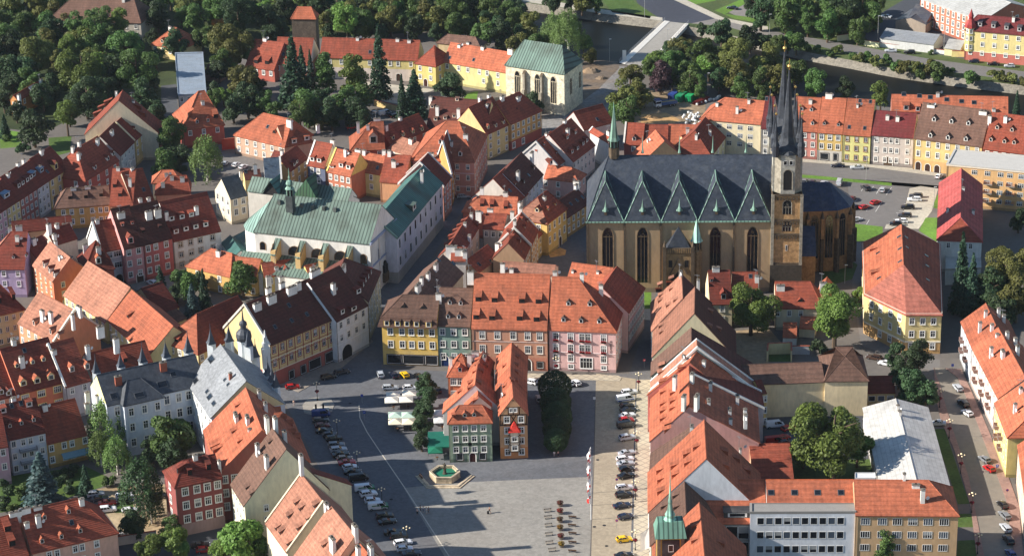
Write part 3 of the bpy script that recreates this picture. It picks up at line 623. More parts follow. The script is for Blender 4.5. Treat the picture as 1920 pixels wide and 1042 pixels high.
PR('t1', 'cream house with tall brown mossy roof and cream gable', (572, 395), (487, 268), (328, 748), 13, 1.15, roof='b', wall=(244, 230, 186), wl=(2, 3), wr=dict(n=2, rows=2), w=(4, 3), dk='s', dw=1.1, dh=.6, dm=[(325, 635), (352, 672), (462, 360)], ch=[(400, 425, 3.8, 1.1), (455, 505, 4.4, 1.3), (455, 245, 3, 1.4), (505, 230, 3.2, 1.4), (563, 340, 3.4, 1.2), (663, 485, 4.4, 1.1)], bk=.9)
PR('t1', 'cream house with dark red roof and bright red flat dormer', (672, 520), (640, 484), (500, 716), 12, .9, roof='d', wall=(244, 230, 186), bk=1.6, ch=[(618, 552, 1.6, .8)], dr='r', dm=[(520, 650, 's', 3, 1.8)], wl=(2, 2))
PR('t1', 'orange roof with nine triangular shed dormers and cream verge', (795, 715), (662, 545), (600, 1042), 13, 1.15, roof='p', wall=(240, 222, 180), dk='s', dw=1.3, dh=.75, dm=[(622, 728), (650, 762), (738, 745), (580, 808), (695, 825), (636, 882), (505, 880), (530, 905), (575, 975)], verge=(206, 190, 160), ch=[(816, 760, 2.4, 1.0)], wl=(2, 3), bk=1.0)
PR('t1', 'orange roof with white slab chimney and leaning solar panel', (990, 920), (838, 735), (700, 1180), 13, 1.15, roof='p', wall=(226, 190, 150), dk='s', dw=1.2, dh=.7, dm=[(790, 985)], ch=[(855, 1010, 4.6, 1.8), (990, 900, 2.6, 1.6), (1010, 1035, 3, 1.0)], bk=1.0)
PR('t1', 'steep orange roof cut by the bottom edge beside the kerb row of cars', (1150, 1130), (1000, 945), (880, 1330), 13, 1.1, roof='o', wall=(220, 180, 140), ch=[(1085, 1030, 3, 1.6)])
# --- half-timber front and curve west of the monastery lane
GH = EV('b2', 'house painted with red-brown grid on yellow above shops', (75, 897), (440, 745), (150, 588), 13.2, 1.0, roof='k', wall=(222, 190, 122), w=dict(n=8, rows=2), wsize=(1.2, 2.0), fl=4.0, wtop=2.0, trim=(150, 70, 50), gf=(4.6, (150, 58, 44)), bands=[4.6, 8.4], shop=[(.3, 2, 2.6, .4), (.48, 2, 2.6, .4), (.66, 4.5, 3, .4), (.9, 4, 3.2, .4)], ch=[(88, 660, 2.8, 2.4), (200, 610, 2.8, 2.6), (238, 585, 2.6, 1.2), (8, 700, 2.6, 2), (70, 600, 2.2, 1.3), (145, 565, 2, 1.3)], dk='k', dm=[(112, 805), (205, 770), (290, 735), (190, 685)], verge=(200, 192, 180), vs=2)
EV('b2', 'white house with dark arcade arch and shed dormers at the lane corner', (445, 765), (622, 672), (370, 505), 13, 1.0, roof='k', wall=(240, 240, 238), w=dict(n=4, rows=2, us=(.15, .38, .62, .85)), wsize=(1.2, 1.9), fl=3.9, wtop=2.0, bands=[9.2, 5.2], door=(.3, 4.4, 4.2, (22, 20, 22)), dr='d', dwall=WHITE, dk='s', dm=[(485, 725), (548, 705, 's', 2.4, 1.4), (575, 610, 's', 1.6, 1.2)], ch=[(433, 610, 4.2, 1.0), (330, 500, 2.4, 3)])
EV('b2', 'narrow grey-yellow house with four white dormers on the lane', (622, 655), (692, 488), (478, 455), 13, 1.0, hip=(0, 1.3), roof='k', wall=(206, 190, 146), w=(5, 3), wsize=(1.2, 1.9), fl=3.7, bands=[9, 5.2], dr='d', dwall=WHITE, dk='s', dm=[(602, 570), (615, 545), (630, 525), (645, 500)], ch=[(490, 490, 2.4, 2.6)])
EV('b2', 'low yellow house with red roof and two gabled dormers before the friary church', (45, 516), (330, 478), (170, 425), 7, .85, roof='r', wall=(224, 190, 96), w=dict(n=4, rows=1), hip=(0, .4), dwall=WHITE, dm=[(170, 495, 'g'), (208, 497, 'g')], ch=[(75, 600, 2.2, 1.2), (115, 475, .8)])
EV('b2', 'tiny yellow house with white gables beside the church buttresses', (290, 500), (420, 470), (350, 440), 8, .9, roof='o', wall=(226, 196, 90), ch=[(322, 490, 2, 1.6), (145, 560, 2, 1.2)])
EV('b1', 'small orange hipped roof behind the courtyard trees', (1040, 455), (1285, 515), (1130, 350), 6.5, .85, roof='o', wall=MUST, hip=(1, .6), w=(2, 2), ch=[(1220, 400, 2.2, 1.1)])
EV('b1', 'mustard courtyard house with orange roof behind the round trees', (1235, 492), (1432, 512), (1300, 405), 6.8, .85, roof='o', wall=(214, 170, 84), w=(4, 2), ch=[])
# --- north: castle row
EV('a2', 'low red house with tall dormers below the black tower', (-60, 368), (102, 390), (30, 225), 5, 1.0, roof='r', wall=(172, 66, 46), w=(4, 1), dm=[(60, 360, 's', 1.3, 1.2), (0, 355, 's', 1.3, 1.2)], ch=[(50, 225, 1, 1.2)])
EV('a2', 'pink house with brick-red roof and white gable beside the black tower', (97, 355), (300, 362), (200, 212), 6.5, 1.0, roof='r', wall=(214, 140, 110), w=(4, 1), wr=(2, 1), gable=(224, 214, 210), dm=[(150, 310, 'k')])
EV('a2', 'long yellow castle wing with red roof behind the tall spruce', (356, 318), (902, 336), (700, 222), 8.5, 1.05, roof='r', wall=(206, 186, 104), w=dict(n=8, rows=1, us=(.1, .22, .34, .51, .62, .72, .8, .93)), gf=(4.6, (216, 196, 180)), door=(.8, 1.6, 2.8), ch=[(567, 222, 1), (790, 228, 1, 1), (855, 235, 1, 1)], dm=[(635, 298, 'k')])
EV('a2', 'yellow castle wing with hipped front and brown doorway', (886, 352), (1002, 370), (1025, 262), 8.5, .95, roof='r', wall=(214, 190, 96), hip=(.95, .7), w=(2, 2), wr=(2, 2), door=(.5, 1.6, 2.8, (60, 30, 24)))
EV('a2', 'bright yellow castle wing beside the gothic chapel', (1045, 342), (1408, 405), (1200, 258), 8.6, 1.05, roof='o', wall=(222, 204, 124), w=dict(n=6, rows=1, us=(.06, .24, .38, .56, .68, .84)), wx=[(0, dict(n=2, rows=1, us=(.62, .84), top=5.0))], ch=[(1135, 262, 1), (1265, 275, 1.2, 1), (1420, 300, 2.4, 1.6)], dm=[(1078, 330, 'k'), (1212, 342, 'k')])
EV('a2', 'brown hipped roof behind the castle wings', (1010, 238), (1250, 262), (1090, 196), 8, .8, roof='b', wall=(190, 160, 110), hip=(1, 1), ch=[(1183, 245, .8)])
# --- a2 lower: houses around the friary
EV('a1', 'brownish-pink house with long orange hipped roof beside the car yard', (1308, 752), (1588, 818), (1500, 640), 7.2, .95, roof='o', wall=(196, 152, 120), hip=(1, .3), w=(6, 2), fl=3.1, dk='e', dm=[(1530, 745), (1490, 715, 'k')], ch=[(1616, 690, 1.8, 1.6)])
EV('a2', 'orange hipped roof with twin tall dormers right of the brownish-pink house', (160, 818), (318, 790), (240, 685), 7, .95, roof='o', wall=(196, 152, 120), hip=(0, 1.1), dwall=WHITE, dk='s', dw=1.5, dh=1.2, dm=[(215, 800), (285, 783)], ch=[(345, 710, 1)])
EV('t7', 'narrow ochre house with brown roof and dormer pair behind the friary roof', (640, 420), (815, 290), (700, 180), 9, 1.0, roof='d', wall=(196, 150, 84), w=(3, 2), wl=(1, 1), dwall=WHITE, dk='s', dm=[(690, 370, 's', 1.2, 1), (715, 345, 's', 1.2, 1)], ch=[(565, 220, 1.5)])
PR('t7', 'brown gabled house with dark slate lean-to behind the friary roof', (490, 222), (600, 250), (660, 385), 9, 1.0, roof='d', wall=(150, 80, 56), w=(2, 2), bk=.8)
EV('t7', 'dark blue house with red roof and twin white dormers', (815, 355), (985, 385), (940, 140), 9.4, 1.2, roof='r', wall=(70, 80, 108), w=dict(n=2, rows=2, us=(.25, .62)), wsize=(1.1, 1.7), wr=(1, 1), dwall=WHITE, dk='s', dm=[(860, 325), (928, 337)], gable=WHITE, verge=WHITE, vs=2, ch=[(1060, 135, 1.6, 1.1)])
EV('t7', 'rust-red house with three dormers beside the dark blue house', (1010, 420), (1240, 470), (1150, 215), 9.4, 1.15, roof='o', wall=(178, 90, 56), w=(4, 2), dwall=WHITE, dk='s', dm=[(1050, 388, 's', 1.4, .6), (1142, 385), (1212, 403)], ch=[(1187, 270, 3, .7)], gable=(222, 196, 110), verge=(222, 196, 110), vs=2)
EV('a2', 'pale yellow house with two skylights in an orange roof', (562, 948), (695, 972), (660, 862), 8.6, 1.15, roof='o', wall=(226, 202, 118), w=dict(n=2, rows=2, us=(.2, .6)), dk='k', dm=[(607, 940), (675, 945)], ch=[(570, 850, 1.3, 1.6), (605, 860, 1.8)], wr=(1, 1))
EV('a2', 'long low red roofs with patched plaster beside the green friary roof', (690, 1010), (830, 1020), (880, 872), 7.5, .85, roof='r', wall=(204, 140, 90), dm=[(760, 905, 'k')], ch=[(770, 930, 2.6, 1.1), (715, 850, 1.4), (745, 870, 2.4, .9)])
EV('a2', 'orange-fronted house with white firewall verge at the bend of the lane', (1090, 975), (1112, 915), (930, 835), 11, 1.05, roof='d', wall=(214, 140, 58), w=(2, 3), verge=WHITE, ch=[(922, 890, 2.2, 1.3)], C=(1030, 850))
EV('a2', 'pink narrow house beside the white friary wing on the lane', (1045, 1040), (1088, 985), (925, 900), 12, 1.0, roof='d', wall=(214, 130, 104), w=(3, 3), verge=WHITE)
PR('a2', 'orange hip-roofed house with white baroque gable dormer', (645, 683), (712, 680), (538, 838), 8.6, 1.05, roof='o', wall=(176, 62, 44), hip=(1.1, 0), w=(3, 1), dwall=(226, 196, 170), dm=[(656, 800, 'g', 3, 2.6)], ch=[(570, 710, 2.2, .8), (625, 720, 1.8, .8), (676, 668, 1.2, 1.8)])
EV('a2', 'red roof with four gabled dormers below the dark brown roof', (748, 805), (965, 722), (830, 665), 9, 1.05, roof='r', wall=(176, 62, 44), w=(4, 1), dwall=(226, 204, 150), dk='g', dw=1.2, dh=1.3, dm=[(768, 778), (825, 762), (880, 745), (930, 730)], ch=[(727, 725, 2.4, .9), (805, 668, 1)])
EV('a2', 'tall dark brown roof with ten dormers and two long white chimneys', (950, 715), (1282, 742), (1040, 545), 9, 1.2, roof='k', wall=(232, 206, 130), wl=(1, 2), dwall=(200, 160, 130), dr='b', dk='s', dw=1.1, dh=.9, dm=[(983, 605), (1002, 675), (1055, 668), (1105, 658), (1122, 565), (1180, 640), (1140, 705, 'g', 1.2, 1.4), (1190, 722, 'g', 1.3, 1.5), (1243, 712, 'g', 1.3, 1.5)], ch=[(1013, 640, 4, .9), (1132, 655, 4.2, .9), (975, 555, 1.2)])
EV('a2', 'pale yellow house with three cream dormers facing the upper lane', (1285, 748), (1418, 688), (1270, 565), 9.8, 1.1, roof='r', wall=(222, 190, 118), w=(3, 3), fl=3.2, dwall=(230, 206, 150), dk='g', dw=1.1, dh=1.3, dm=[(1298, 720), (1342, 710), (1385, 692)], ch=[(1295, 600, 1.6, 1.4), (1250, 545, 1.6), (1300, 540, 1.4)])
EV('a3', 'amber house with red ground floor at the end of the upper lane', (-10, 692), (163, 616), (-30, 545), 10, 1.0, roof='r', wall=(212, 152, 72), w=(6, 2), wx=[(0, dict(n=2, rows=1, us=(.1, .4), top=8.3, size=(1.5, 2)))], gf=(3.4, (158, 54, 40)), fl=3.0, ch=[(35, 560, 1.6, 1.3), (-55, 560, 2, 1.2)], hip=(0, .6), dk='e', dm=[(30, 610, 'e', .8, .5)])
EV('a2', 'salmon palace with red grid facade under a hipped roof with four dormers', (872, 890), (1216, 902), (1055, 700), 13, .95, roof='o', wall=(206, 122, 96), hip=(1, .75), C=(1288, 752), w=dict(n=6, rows=3, us=(.1, .27, .43, .6, .73, .9)), wr=(8, 3), fl=3.8, wtop=2, bands=[4, 8.6], trim=(228, 196, 168), dwall=(222, 196, 180), dk='g', dw=1.3, dh=1.5, dm=[(1020, 868), (1080, 868), (1140, 872), (1030, 805)], ch=[(980, 885, 2.6, 1.2), (1092, 815, 2.2, .7), (1170, 770, 1.6, 1.2)])
EV('a2', 'small orange tent roof tucked against the salmon palace', (737, 828), (868, 868), (828, 772), 8, .9, roof='p', wall=(224, 180, 150), hip=(.8, 0), w=(2, 1), ch=[(865, 800, 2, 1.2)])
# --- upper lane, east side (a3 left)
EV('t6', 'white firewalled house with red roof and glass strip beside the construction yard', (760, 345), (955, 460), (640, 225), 10, .9, roof='r', wall=(206, 204, 200), verge=WHITE, ch=[(645, 175, 2.4, 1.2), (945, 375, 2.2, 1.3)], AB_=0)
EV('t6', 'red roof behind the white firewall with small skylight', (700, 330), (985, 250), (705, 130), 8.5, .9, roof='r', wall=(190, 182, 176), dk='k', dm=[(840, 240)])
EV('t6', 'white-walled house with seven shed dormers in a red-brown roof', (590, 640), (808, 475), (470, 300), 9.4, .95, roof='r', wall=(212, 200, 190), w=(6, 2), trim=None, dwall=WHITE, dk='s', dw=1.3, dh=1.1, dm=[(545, 420), (625, 370), (592, 560), (645, 525), (700, 480), (735, 450)], ch=[(545, 375, 2.6, 1.3), (515, 260, 1.2, 1.2)])
EV('t6', 'brick-red roof with three tiny dormers and broad white dormer on the upper lane', (440, 680), (585, 575), (250, 440), 9.4, .95, roof='r', wall=(204, 198, 192), w=(3, 1), dk='g', dw=.6, dh=.6, dwall=WHITE, dm=[(318, 478), (245, 550), (440, 560), (385, 670, 's', 2, 1.6)], ch=[(340, 400, 1.8, 1.2)], verge=(200, 196, 190), vs=2)
EV('t6', 'dark brown roofed white house with two tall white chimneys on the upper lane', (120, 965), (300, 760), (70, 580), 10, .95, roof='k', wall=(206, 204, 210), w=(5, 2), ch=[(60, 820, 4, 1.4), (195, 620, 3.4, 1.6)], dwall=WHITE, dk='s', dm=[(220, 715, 's', .9, .9), (122, 850, 's', .9, .9), (175, 785, 'k')])
EV('t6', 'low salmon house with orange hipped roof above the church corner', (312, 800), (640, 838), (480, 690), 6.5, .8, roof='o', wall=(222, 166, 150), hip=(0, .9), w=dict(n=2, rows=2, us=(.05, .42)), wr=(2, 1), ch=[(630, 940, 2, 1.6)])
EV('t2', 'orange sunlit corner roof with three shed dormers at the lane fork', (205, 502), (640, 520), (480, 385), 9, .9, roof='o', wall=(170, 66, 44), hip=(1.2, 0), dr='r', dk='s', dw=.9, dh=.9, dm=[(362, 465), (442, 470), (555, 485)], ch=[(362, 310, 2.4, .9), (555, 375, 1.4, 1.1)])
EV('t2', 'red roof with white slanted dormer behind the lane fork', (640, 440), (735, 355), (500, 200), 9.5, .95, roof='r', wall=(206, 196, 180), dwall=WHITE, dk='s', dm=[(640, 300, 's', 1, 1), (600, 345, 'k')])
EV('t2', 'yellow corner house with pilasters and brick-orange hipped roof', (893, 600), (1050, 480), (790, 412), 11, .95, roof='r', wall=(222, 178, 86), hip=(.95, .3), hipmat='p', w=(4, 2), wl=(2, 2), fl=4.2, wtop=2.2, wsize=(1.2, 2.2), door=(.66, 1.8, 3.2), dk='s', dm=[(810, 510, 'g', 1.5, 1.2), (905, 495, 'g', .9, .9), (968, 455, 'g', .9, .9)], ch=[(673, 430, 1.8, 1.2), (870, 410, 1.4, 1)])
EV('t2', 'mustard low house with long dark brown roof against the great church', (1050, 555), (1240, 430), (1100, 345), 7, .85, roof='k', wall=(204, 152, 74), w=(5, 2), fl=3, dk='k', dm=[(1095, 455), (1145, 425), (1190, 400)], ch=[(1130, 320, 1.8, 1.3)], trim=WHITE)
PR('t2', 'grey weathered firewall house amid the red roofs at the lane fork', (400, 520), (570, 530), (490, 650), 10, .5, roof='r', wall=(190, 178, 162), w=(3, 1), ch=[(335, 540, 2, 1.3), (430, 505, 1.4, 1.4), (610, 540, 1.8, .9)])
PR('t2', 'narrow red roof with eight shed dormers and white verge on the lane', (90, 800), (255, 540), (25, 850), 11, 1.0, roof='r', wall=(214, 190, 170), w=(8, 3), wl=(2, 2), wx=[(2, (4, 2))], dk='s', dw=1.2, dh=.8, dm=[(60, 790), (95, 730), (130, 680), (165, 640), (200, 600), (345, 735), (370, 680), (330, 620), (385, 640)], ch=[(262, 745, 2.6, .9), (225, 625, 1.5), (278, 560, 2.2, .9)], bk=1.0)
PR('t2', 'white chimney-block roof end above the long brown roof', (115, 800), (235, 800), (160, 905), 12, .6, roof='r', wall=(216, 206, 196), ch=[(115, 830, 2.4, 2.6), (190, 860, 2.6, 2.6), (225, 880, 2.6, 1.0)])
EV('t2', 'red slope roofs with dark roof windows in the inner court', (330, 1000), (505, 870), (380, 800), 8, .8, roof='r', wall=(200, 150, 110), dk='k', dm=[(450, 920), (350, 945)])
PR('t2', 'red roof with round dormers and white party verge near the church lane', (685, 515), (625, 640), (800, 690), 10.5, 1.05, roof='r', wall=(196, 150, 100), w=(4, 3), hip=(0, 0), verge=WHITE, vs=3, dk='g', dw=.8, dh=.8, dm=[(690, 575), (738, 590), (715, 640)], ch=[(630, 610, 1.8, 1.1), (680, 500, 1.4, 1.1)])
PR('t2', 'red roof with dark triangular dormers in the middle of the church lane row', (628, 655), (575, 765), (745, 800), 10, 1.05, roof='r', wall=(176, 130, 90), w=(4, 3), dwall=WHITE, dk='s', dw=1, dh=.9, dm=[(690, 710), (680, 755), (600, 690, 's', 1.2, 1), (590, 730, 's', 1.2, 1)], verge=WHITE, vs=1)
PR('t2', 'brick-red roof with cream gable nearest in the church lane row', (520, 770), (575, 780), (705, 900), 9.5, 1.0, roof='r', wall=(196, 180, 130), w=(3, 3), dk='k', dm=[(665, 855), (630, 890)], verge=(200, 192, 170), ch=[(490, 800, 1.8, 1)])
EV('t2', 'small yellow rubble-walled house before the yellow corner house', (800, 735), (872, 655), (800, 600), 7.5, .9, roof='r', wall=(206, 176, 100), w=(3, 2), wl=(1, 1))
EV('t2', 'long salmon-orange roof behind the three gabled square fronts', (510, 985), (945, 1018), (560, 915), 12, .5, roof='p', wall=(206, 170, 140), dk='s', ch=[(533, 995, 3.4, 1.0), (605, 1000, 1.4, .9)], dm=[])
# --- behind the great church (a3)
EV('a3', 'red roof with one white dormer behind the small church spire', (625, 802), (730, 806), (660, 688), 6.5, .95, roof='r', wall=(150, 58, 46), w=dict(n=1, rows=1), dwall=WHITE, dm=[(682, 785, 'g', 1.3, 1.2)], verge=(206, 200, 190), vs=2)
EV('a3', 'plain red roof in the middle behind the church ridge', (738, 800), (868, 802), (800, 698), 6.5, .95, roof='r', wall=(196, 150, 100))
EV('a3', 'bright orange roof beside the building rubble', (870, 798), (1040, 800), (950, 698), 6.5, .95, roof='o', wall=(206, 180, 130), ch=[(980, 745, 2.6, .9)])
PR('a3', 'brownish tent roof rising before the church ridge', (800, 728), (850, 790), (690, 870), 5, .9, roof='o', wall=(196, 150, 100), hip=(0, 0), ch=[(762, 790, 1, 1)])
PR('a3', 'orange gabled roof with chimneys behind the church ridge', (945, 760), (1000, 745), (865, 860), 5.5, .95, roof='o', wall=(206, 180, 130), ch=[(985, 770, 2, .9)])
EV('a3', 'dark red gabled roof with grey wall left of the cream flats', (1110, 870), (1190, 762), (1010, 745), 7, .9, roof='r', wall=(206, 200, 150), hip=(.8, 0), w=(3, 2), ch=[(1030, 770, 1.6, .9), (1105, 755, 2.4, .4)])
EV('a3', 'cream three-storey flats with hipped orange roof', (1052, 662), (1388, 692), (1280, 555), 12.4, .85, roof='o', wall=(232, 214, 168), hip=(1, 0), w=dict(n=5, rows=3, us=(.15, .31, .48, .66, .83)), wsize=(1.8, 1.7), fl=3.0, wtop=2.0, trim=None, ch=[(1257, 630, 3, .7), (1145, 590, 1.4, .7), (1323, 575, 1.6, .7)], plinth=False)
EV('a3', 'narrow grey house with maroon roof beside the church tower', (1390, 712), (1442, 716), (1415, 540), 11.5, 1.2, roof='m', wall=(176, 166, 150), w=dict(n=1, rows=3), dk='k', dm=[(1420, 560)])
# --- street row, upper right (a4)
EV('a4', 'pink-red house with four dormers right of the church spires', (135, 724), (275, 733), (220, 545), 10.3, 1.1, roof='o', wall=(206, 116, 100), w=(3, 3), fl=3.2, dwall=WHITE, dk='g', dw=1.1, dh=1.1, dm=[(188, 618), (242, 622), (248, 698), (180, 690)], ch=[(237, 575, 1.6, .9)])
EV('a4', 'yellow house with white shop floor and two round dormers', (278, 735), (415, 744), (370, 548), 10.3, 1.1, roof='o', wall=(218, 176, 84), w=(3, 2), wsize=(1.3, 1.8), fl=3.3, gf=(3.7, (206, 196, 180)), shop=[(.3, 2.8, 2.4, .3), (.75, 1.4, 2.6, .2)], dwall=(120, 60, 40), dk='g', dw=1.1, dh=1, dm=[(313, 698), (392, 705)], ch=[(340, 545, 2, 1.8)])
EV('a4', 'lemon-green house with dark flowered windows', (418, 746), (572, 757), (520, 556), 10.3, 1.1, roof='o', wall=(222, 214, 122), w=(3, 3), wstyle='bars', fl=3.3, trim=(140, 90, 50), dk='k', dm=[(452, 718), (538, 724), (512, 572), (570, 576)], ch=[(500, 595, 1, .5)])
EV('a4', 'grey-white house with white pilasters and maroon roof', (576, 750), (812, 768), (700, 625), 10.6, 1.0, roof='m', wall=(206, 190, 176), w=dict(n=5, rows=3, us=(.13, .34, .48, .62, .87)), fl=3.5, door=(.42, 3, 3, (90, 70, 50)), ch=[(667, 665, 1.8, .9), (723, 672, 1.8, .9)])
EV('a4', 'amber house with arched doors and six white dormers', (815, 768), (1195, 816), (1000, 590), 11.4, 1.05, roof='b', wall=(222, 184, 104), w=dict(n=7, rows=2), fl=3.6, wsize=(1.1, 1.9), gf=(3.8, (214, 158, 86)), door=[(.08, 1.8, 3), (.22, 1.8, 2.6), (.36, 1.8, 2.6)], dwall=WHITE, dk='g', dw=1.3, dh=1.4, dm=[(925, 678), (1022, 690), (1117, 700), (905, 768), (1003, 780), (1103, 788)], ch=[(910, 595, .8, 2), (1200, 635, 1.2, 2)])
EV('a4', 'brick-red roofed house with six gabled dormers at right end of street row', (1202, 826), (1480, 862), (1300, 635), 11, 1.1, roof='r', wall=(186, 70, 50), w=(6, 2), trim=WHITE, dwall=(206, 160, 130), dk='g', dw=1.3, dh=1.2, dm=[(1278, 722), (1360, 735), (1243, 790), (1318, 800), (1372, 806)], ch=[(1325, 680, 2.6, .9), (1237, 680, 2.8, .9)])
EV('a4', 'long orange roof with six skylights behind the street row', (688, 618), (1340, 632), (960, 535), 8, .9, roof='o', wall=(206, 130, 110), dwall=(206, 120, 100), dk='k', dm=[(758, 535, 'k', 1.4, 1.3), (845, 545, 'k', 1.4, 1.3), (905, 552, 'k', 1.4, 1.3), (997, 565, 'k', 1.4, 1.3), (1080, 575, 'k', 1.4, 1.3), (1150, 582, 'k', 1.4, 1.3), (770, 618, 's', 1.8, 1.6), (835, 625, 's', 1.4, 1.6)], ch=[(948, 530, 1, .9), (1260, 625, 1.6, .9)])
EV('a4', 'four-storey corner house yellow over red with maroon roof', (1102, 166), (1500, 202), (1250, 92), 12, .8, roof='m', wall=(226, 202, 120), hip=(.6, 0), w=dict(n=6, rows=3), wsize=(1.2, 1.6), fl=3.5, gf=(3.6, (190, 84, 66)), wl=(1, 3), bands=[3.6], dwall=(150, 140, 140), dr=('sheet_metal', (70, 66, 70)), dk='s', dw=1.3, dh=1.4, dm=[(1182, 150), (1257, 158), (1330, 168), (1402, 178)], ch=[(1370, 120, 2.2, .8)], name='corner_house')
EV('a4', 'long orange-red brick factory with white sheet roof', (850, -8), (1200, 118), (1130, -60), 11, .35, roof=('sheet_metal', (176, 175, 170)), wall=(186, 92, 62), w=(12, 3), wsize=(1.3, 2.2), fl=3.4, wr=(4, 2), name='factory', cat='factory', depth=None)
EV('a4', 'grey corrugated roofed long white shed by the river road', (625, 212), (925, 250), (800, 178), 3.6, .25, roof=('sheet_metal', (140, 142, 144)), wall=(206, 204, 198), name='shed', cat='shed', cornice=False, bk=.6)
EV('a4', 'dark roofed brick shed in the factory yard', (770, 120), (880, 135), (850, 30), 4, .4, roof=('sheet_metal', (70, 72, 80)), wall=(130, 74, 56), name='shed', cat='shed', wl=(2, 1))
EV('a4', 'small dark flat shed against the factory wall', (880, 138), (968, 75), (870, 50), 4, .3, roof=('sheet_metal', (80, 82, 88)), wall=(150, 130, 110), name='shed', cat='shed')
EV('a4', 'white-roofed lean-to along the factory front', (1000, 130), (1098, 180), (1075, 95), 4, .35, roof=('sheet_metal', (206, 204, 196)), wall=(160, 110, 90), name='shed', cat='shed')
EV('a4', 'little pale hut with grey roof beside the corner house', (985, 268), (1075, 278), (1050, 225), 3, .3, roof=('sheet_metal', (170, 168, 164)), wall=(226, 210, 150), name='hut', cat='hut')
# --- right side
AB_ = FL('a4', 'beige flat-roofed apartment block with balconies', [(998, 918), (1520, 968), (1520, 880), (1042, 838)], 14, roof=('concrete', (182, 178, 170)), wall=(214, 160, 92), name='apartment_block', w=dict(n=6, rows=4, us=(.3, .44, .58, .68, .8, .92)), wsize=(1.8, 1.6), fl=3.1, trim=None, ch_=0)
PR('b4', 'white house with long bright red tiled roof and tall chimney stack', (1075, 190), (1080, -85), (948, 265), 10.5, .75, roof=('roof_tile', (164, 78, 74)), wall=(226, 224, 216), hip=(.9, 0), hipmat='r', wl=dict(n=3, rows=1), w=(6, 2), wr=(2, 1), ch=[(1003, 155, 1.2, 1.2), (1145, 165, 1.6, .9), (1090, 35, 1.2, .6)], name='hall', cornice=False)
FL('b4', 'low pale flat annex below the red tiled white house', [(992, 478), (1190, 470), (1186, 388), (992, 385)], 5, roof=('concrete', (176, 172, 162)), wall=(214, 212, 206), name='annex')
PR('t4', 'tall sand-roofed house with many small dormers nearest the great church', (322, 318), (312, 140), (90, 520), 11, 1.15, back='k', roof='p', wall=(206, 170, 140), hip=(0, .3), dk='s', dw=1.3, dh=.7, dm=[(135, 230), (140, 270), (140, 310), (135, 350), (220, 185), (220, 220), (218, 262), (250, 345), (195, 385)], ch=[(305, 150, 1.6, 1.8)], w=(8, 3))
EV('t4', 'brownish-red roof with large gabled dormer beside the church yard', (525, 357), (692, 353), (500, 112), 8, .95, roof='d', wall=(224, 204, 160), w=dict(n=2, rows=2, us=(.55, .58)), ch=[(570, 110, 1.6, 1.6), (438, 230, 3, .6)], dwall=(150, 70, 50), dm=[(628, 325, 'g', 1.9, 1.7), (537, 195, 's', .9, .8)])
EV('t4', 'bright orange-red roof patch between the brown roof and the eyelid roof', (694, 340), (888, 340), (800, 122), 7.5, .95, roof='r', wall=(214, 190, 150), dk='k', dm=[(830, 165)], ch=[(878, 190, 2.4, .9)])
EV('b4', 'cream house with two eyelid dormers before the church choir', (42, 690), (300, 690), (150, 546), 7, .9, roof='r', wall=(226, 208, 170), hip=(0, .5), w=dict(n=3, rows=1, us=(.05, .3, .55)), dk='e', dw=1.6, dh=1.0, dm=[(20, 655), (180, 658)], ch=[(70, 590, 2, 1.8), (308, 565, 1.2, 1.5)])
PR('b4', 'small orange cross-gabled roof beside the cream eyelid house', (315, 562), (330, 520), (265, 640), 6, 1.0, roof='o', wall=(206, 130, 90), w=(2, 1), wl=(1, 1))
EV('b4', 'tiny orange-roofed garden shed, left of the pair in the yellow walled yard', (83, 850), (160, 852), (120, 775), 2.8, .8, roof='o', wall=(226, 220, 206), name='garden_shed', cat='shed')
EV('b4', 'orange lean-to roof behind the garden shed under the tall poplar', (175, 800), (262, 806), (215, 742), 3, .7, roof='o', wall=(206, 190, 150), name='garden_shed', cat='shed')
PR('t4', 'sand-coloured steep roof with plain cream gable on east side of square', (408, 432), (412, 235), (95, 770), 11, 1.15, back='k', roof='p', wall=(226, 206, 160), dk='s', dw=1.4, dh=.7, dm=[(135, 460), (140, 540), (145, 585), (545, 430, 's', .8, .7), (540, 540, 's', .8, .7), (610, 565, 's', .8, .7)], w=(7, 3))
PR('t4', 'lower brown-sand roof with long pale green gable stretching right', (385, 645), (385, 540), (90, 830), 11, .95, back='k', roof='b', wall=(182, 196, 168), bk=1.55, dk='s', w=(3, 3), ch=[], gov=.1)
PR('t4', 'sand roof with white verge behind the orange roof', (430, 690), (425, 632), (85, 915), 11, 1.0, roof='p', wall=(200, 210, 190), bk=1.25, dk='s', dw=1.4, dh=.8, dm=[(140, 840), (135, 890)], ch=[(328, 775, 1.2, 1.4)], verge=WHITE, vs=3, w=(3, 3))
PR('t4', 'bright orange roof with maroon rear slope and white verge', (372, 800), (445, 695), (80, 1010), 11, .95, roof='o', wall=(160, 60, 46), bk=1.25, dk='s', dw=1.5, dh=.8, dm=[(150, 960), (290, 855)], ch=[(262, 945, 2.2, 1.3), (330, 960, 2.4, 1.6), (392, 830, 1.6, 1.2), (428, 880, 2.6, 1.8), (480, 825, 2, .8)], w=(4, 3))
PR('c3', 'long orange roof with rows of triangular dormers and pink gable', (990, 208), (988, -25), (772, 432), 11, 1.0, roof='o', wall=(206, 140, 128), bk=1.8, dk='s', dw=1.5, dh=.8, dm=[(830, 80), (825, 140), (825, 205), (825, 245), (825, 288), (880, 145), (880, 190), (878, 230), (850, 320), (850, 350)], ch=[(1108, 115, 3, 1.4), (1258, 190, 3, 1.3), (1098, 190, 1.2, 1.6), (1215, 245, 1.6, 1.6), (1220, 305, 2, .7)], w=(8, 3), wl=dict(n=2, rows=1, us=(.62, .7)))
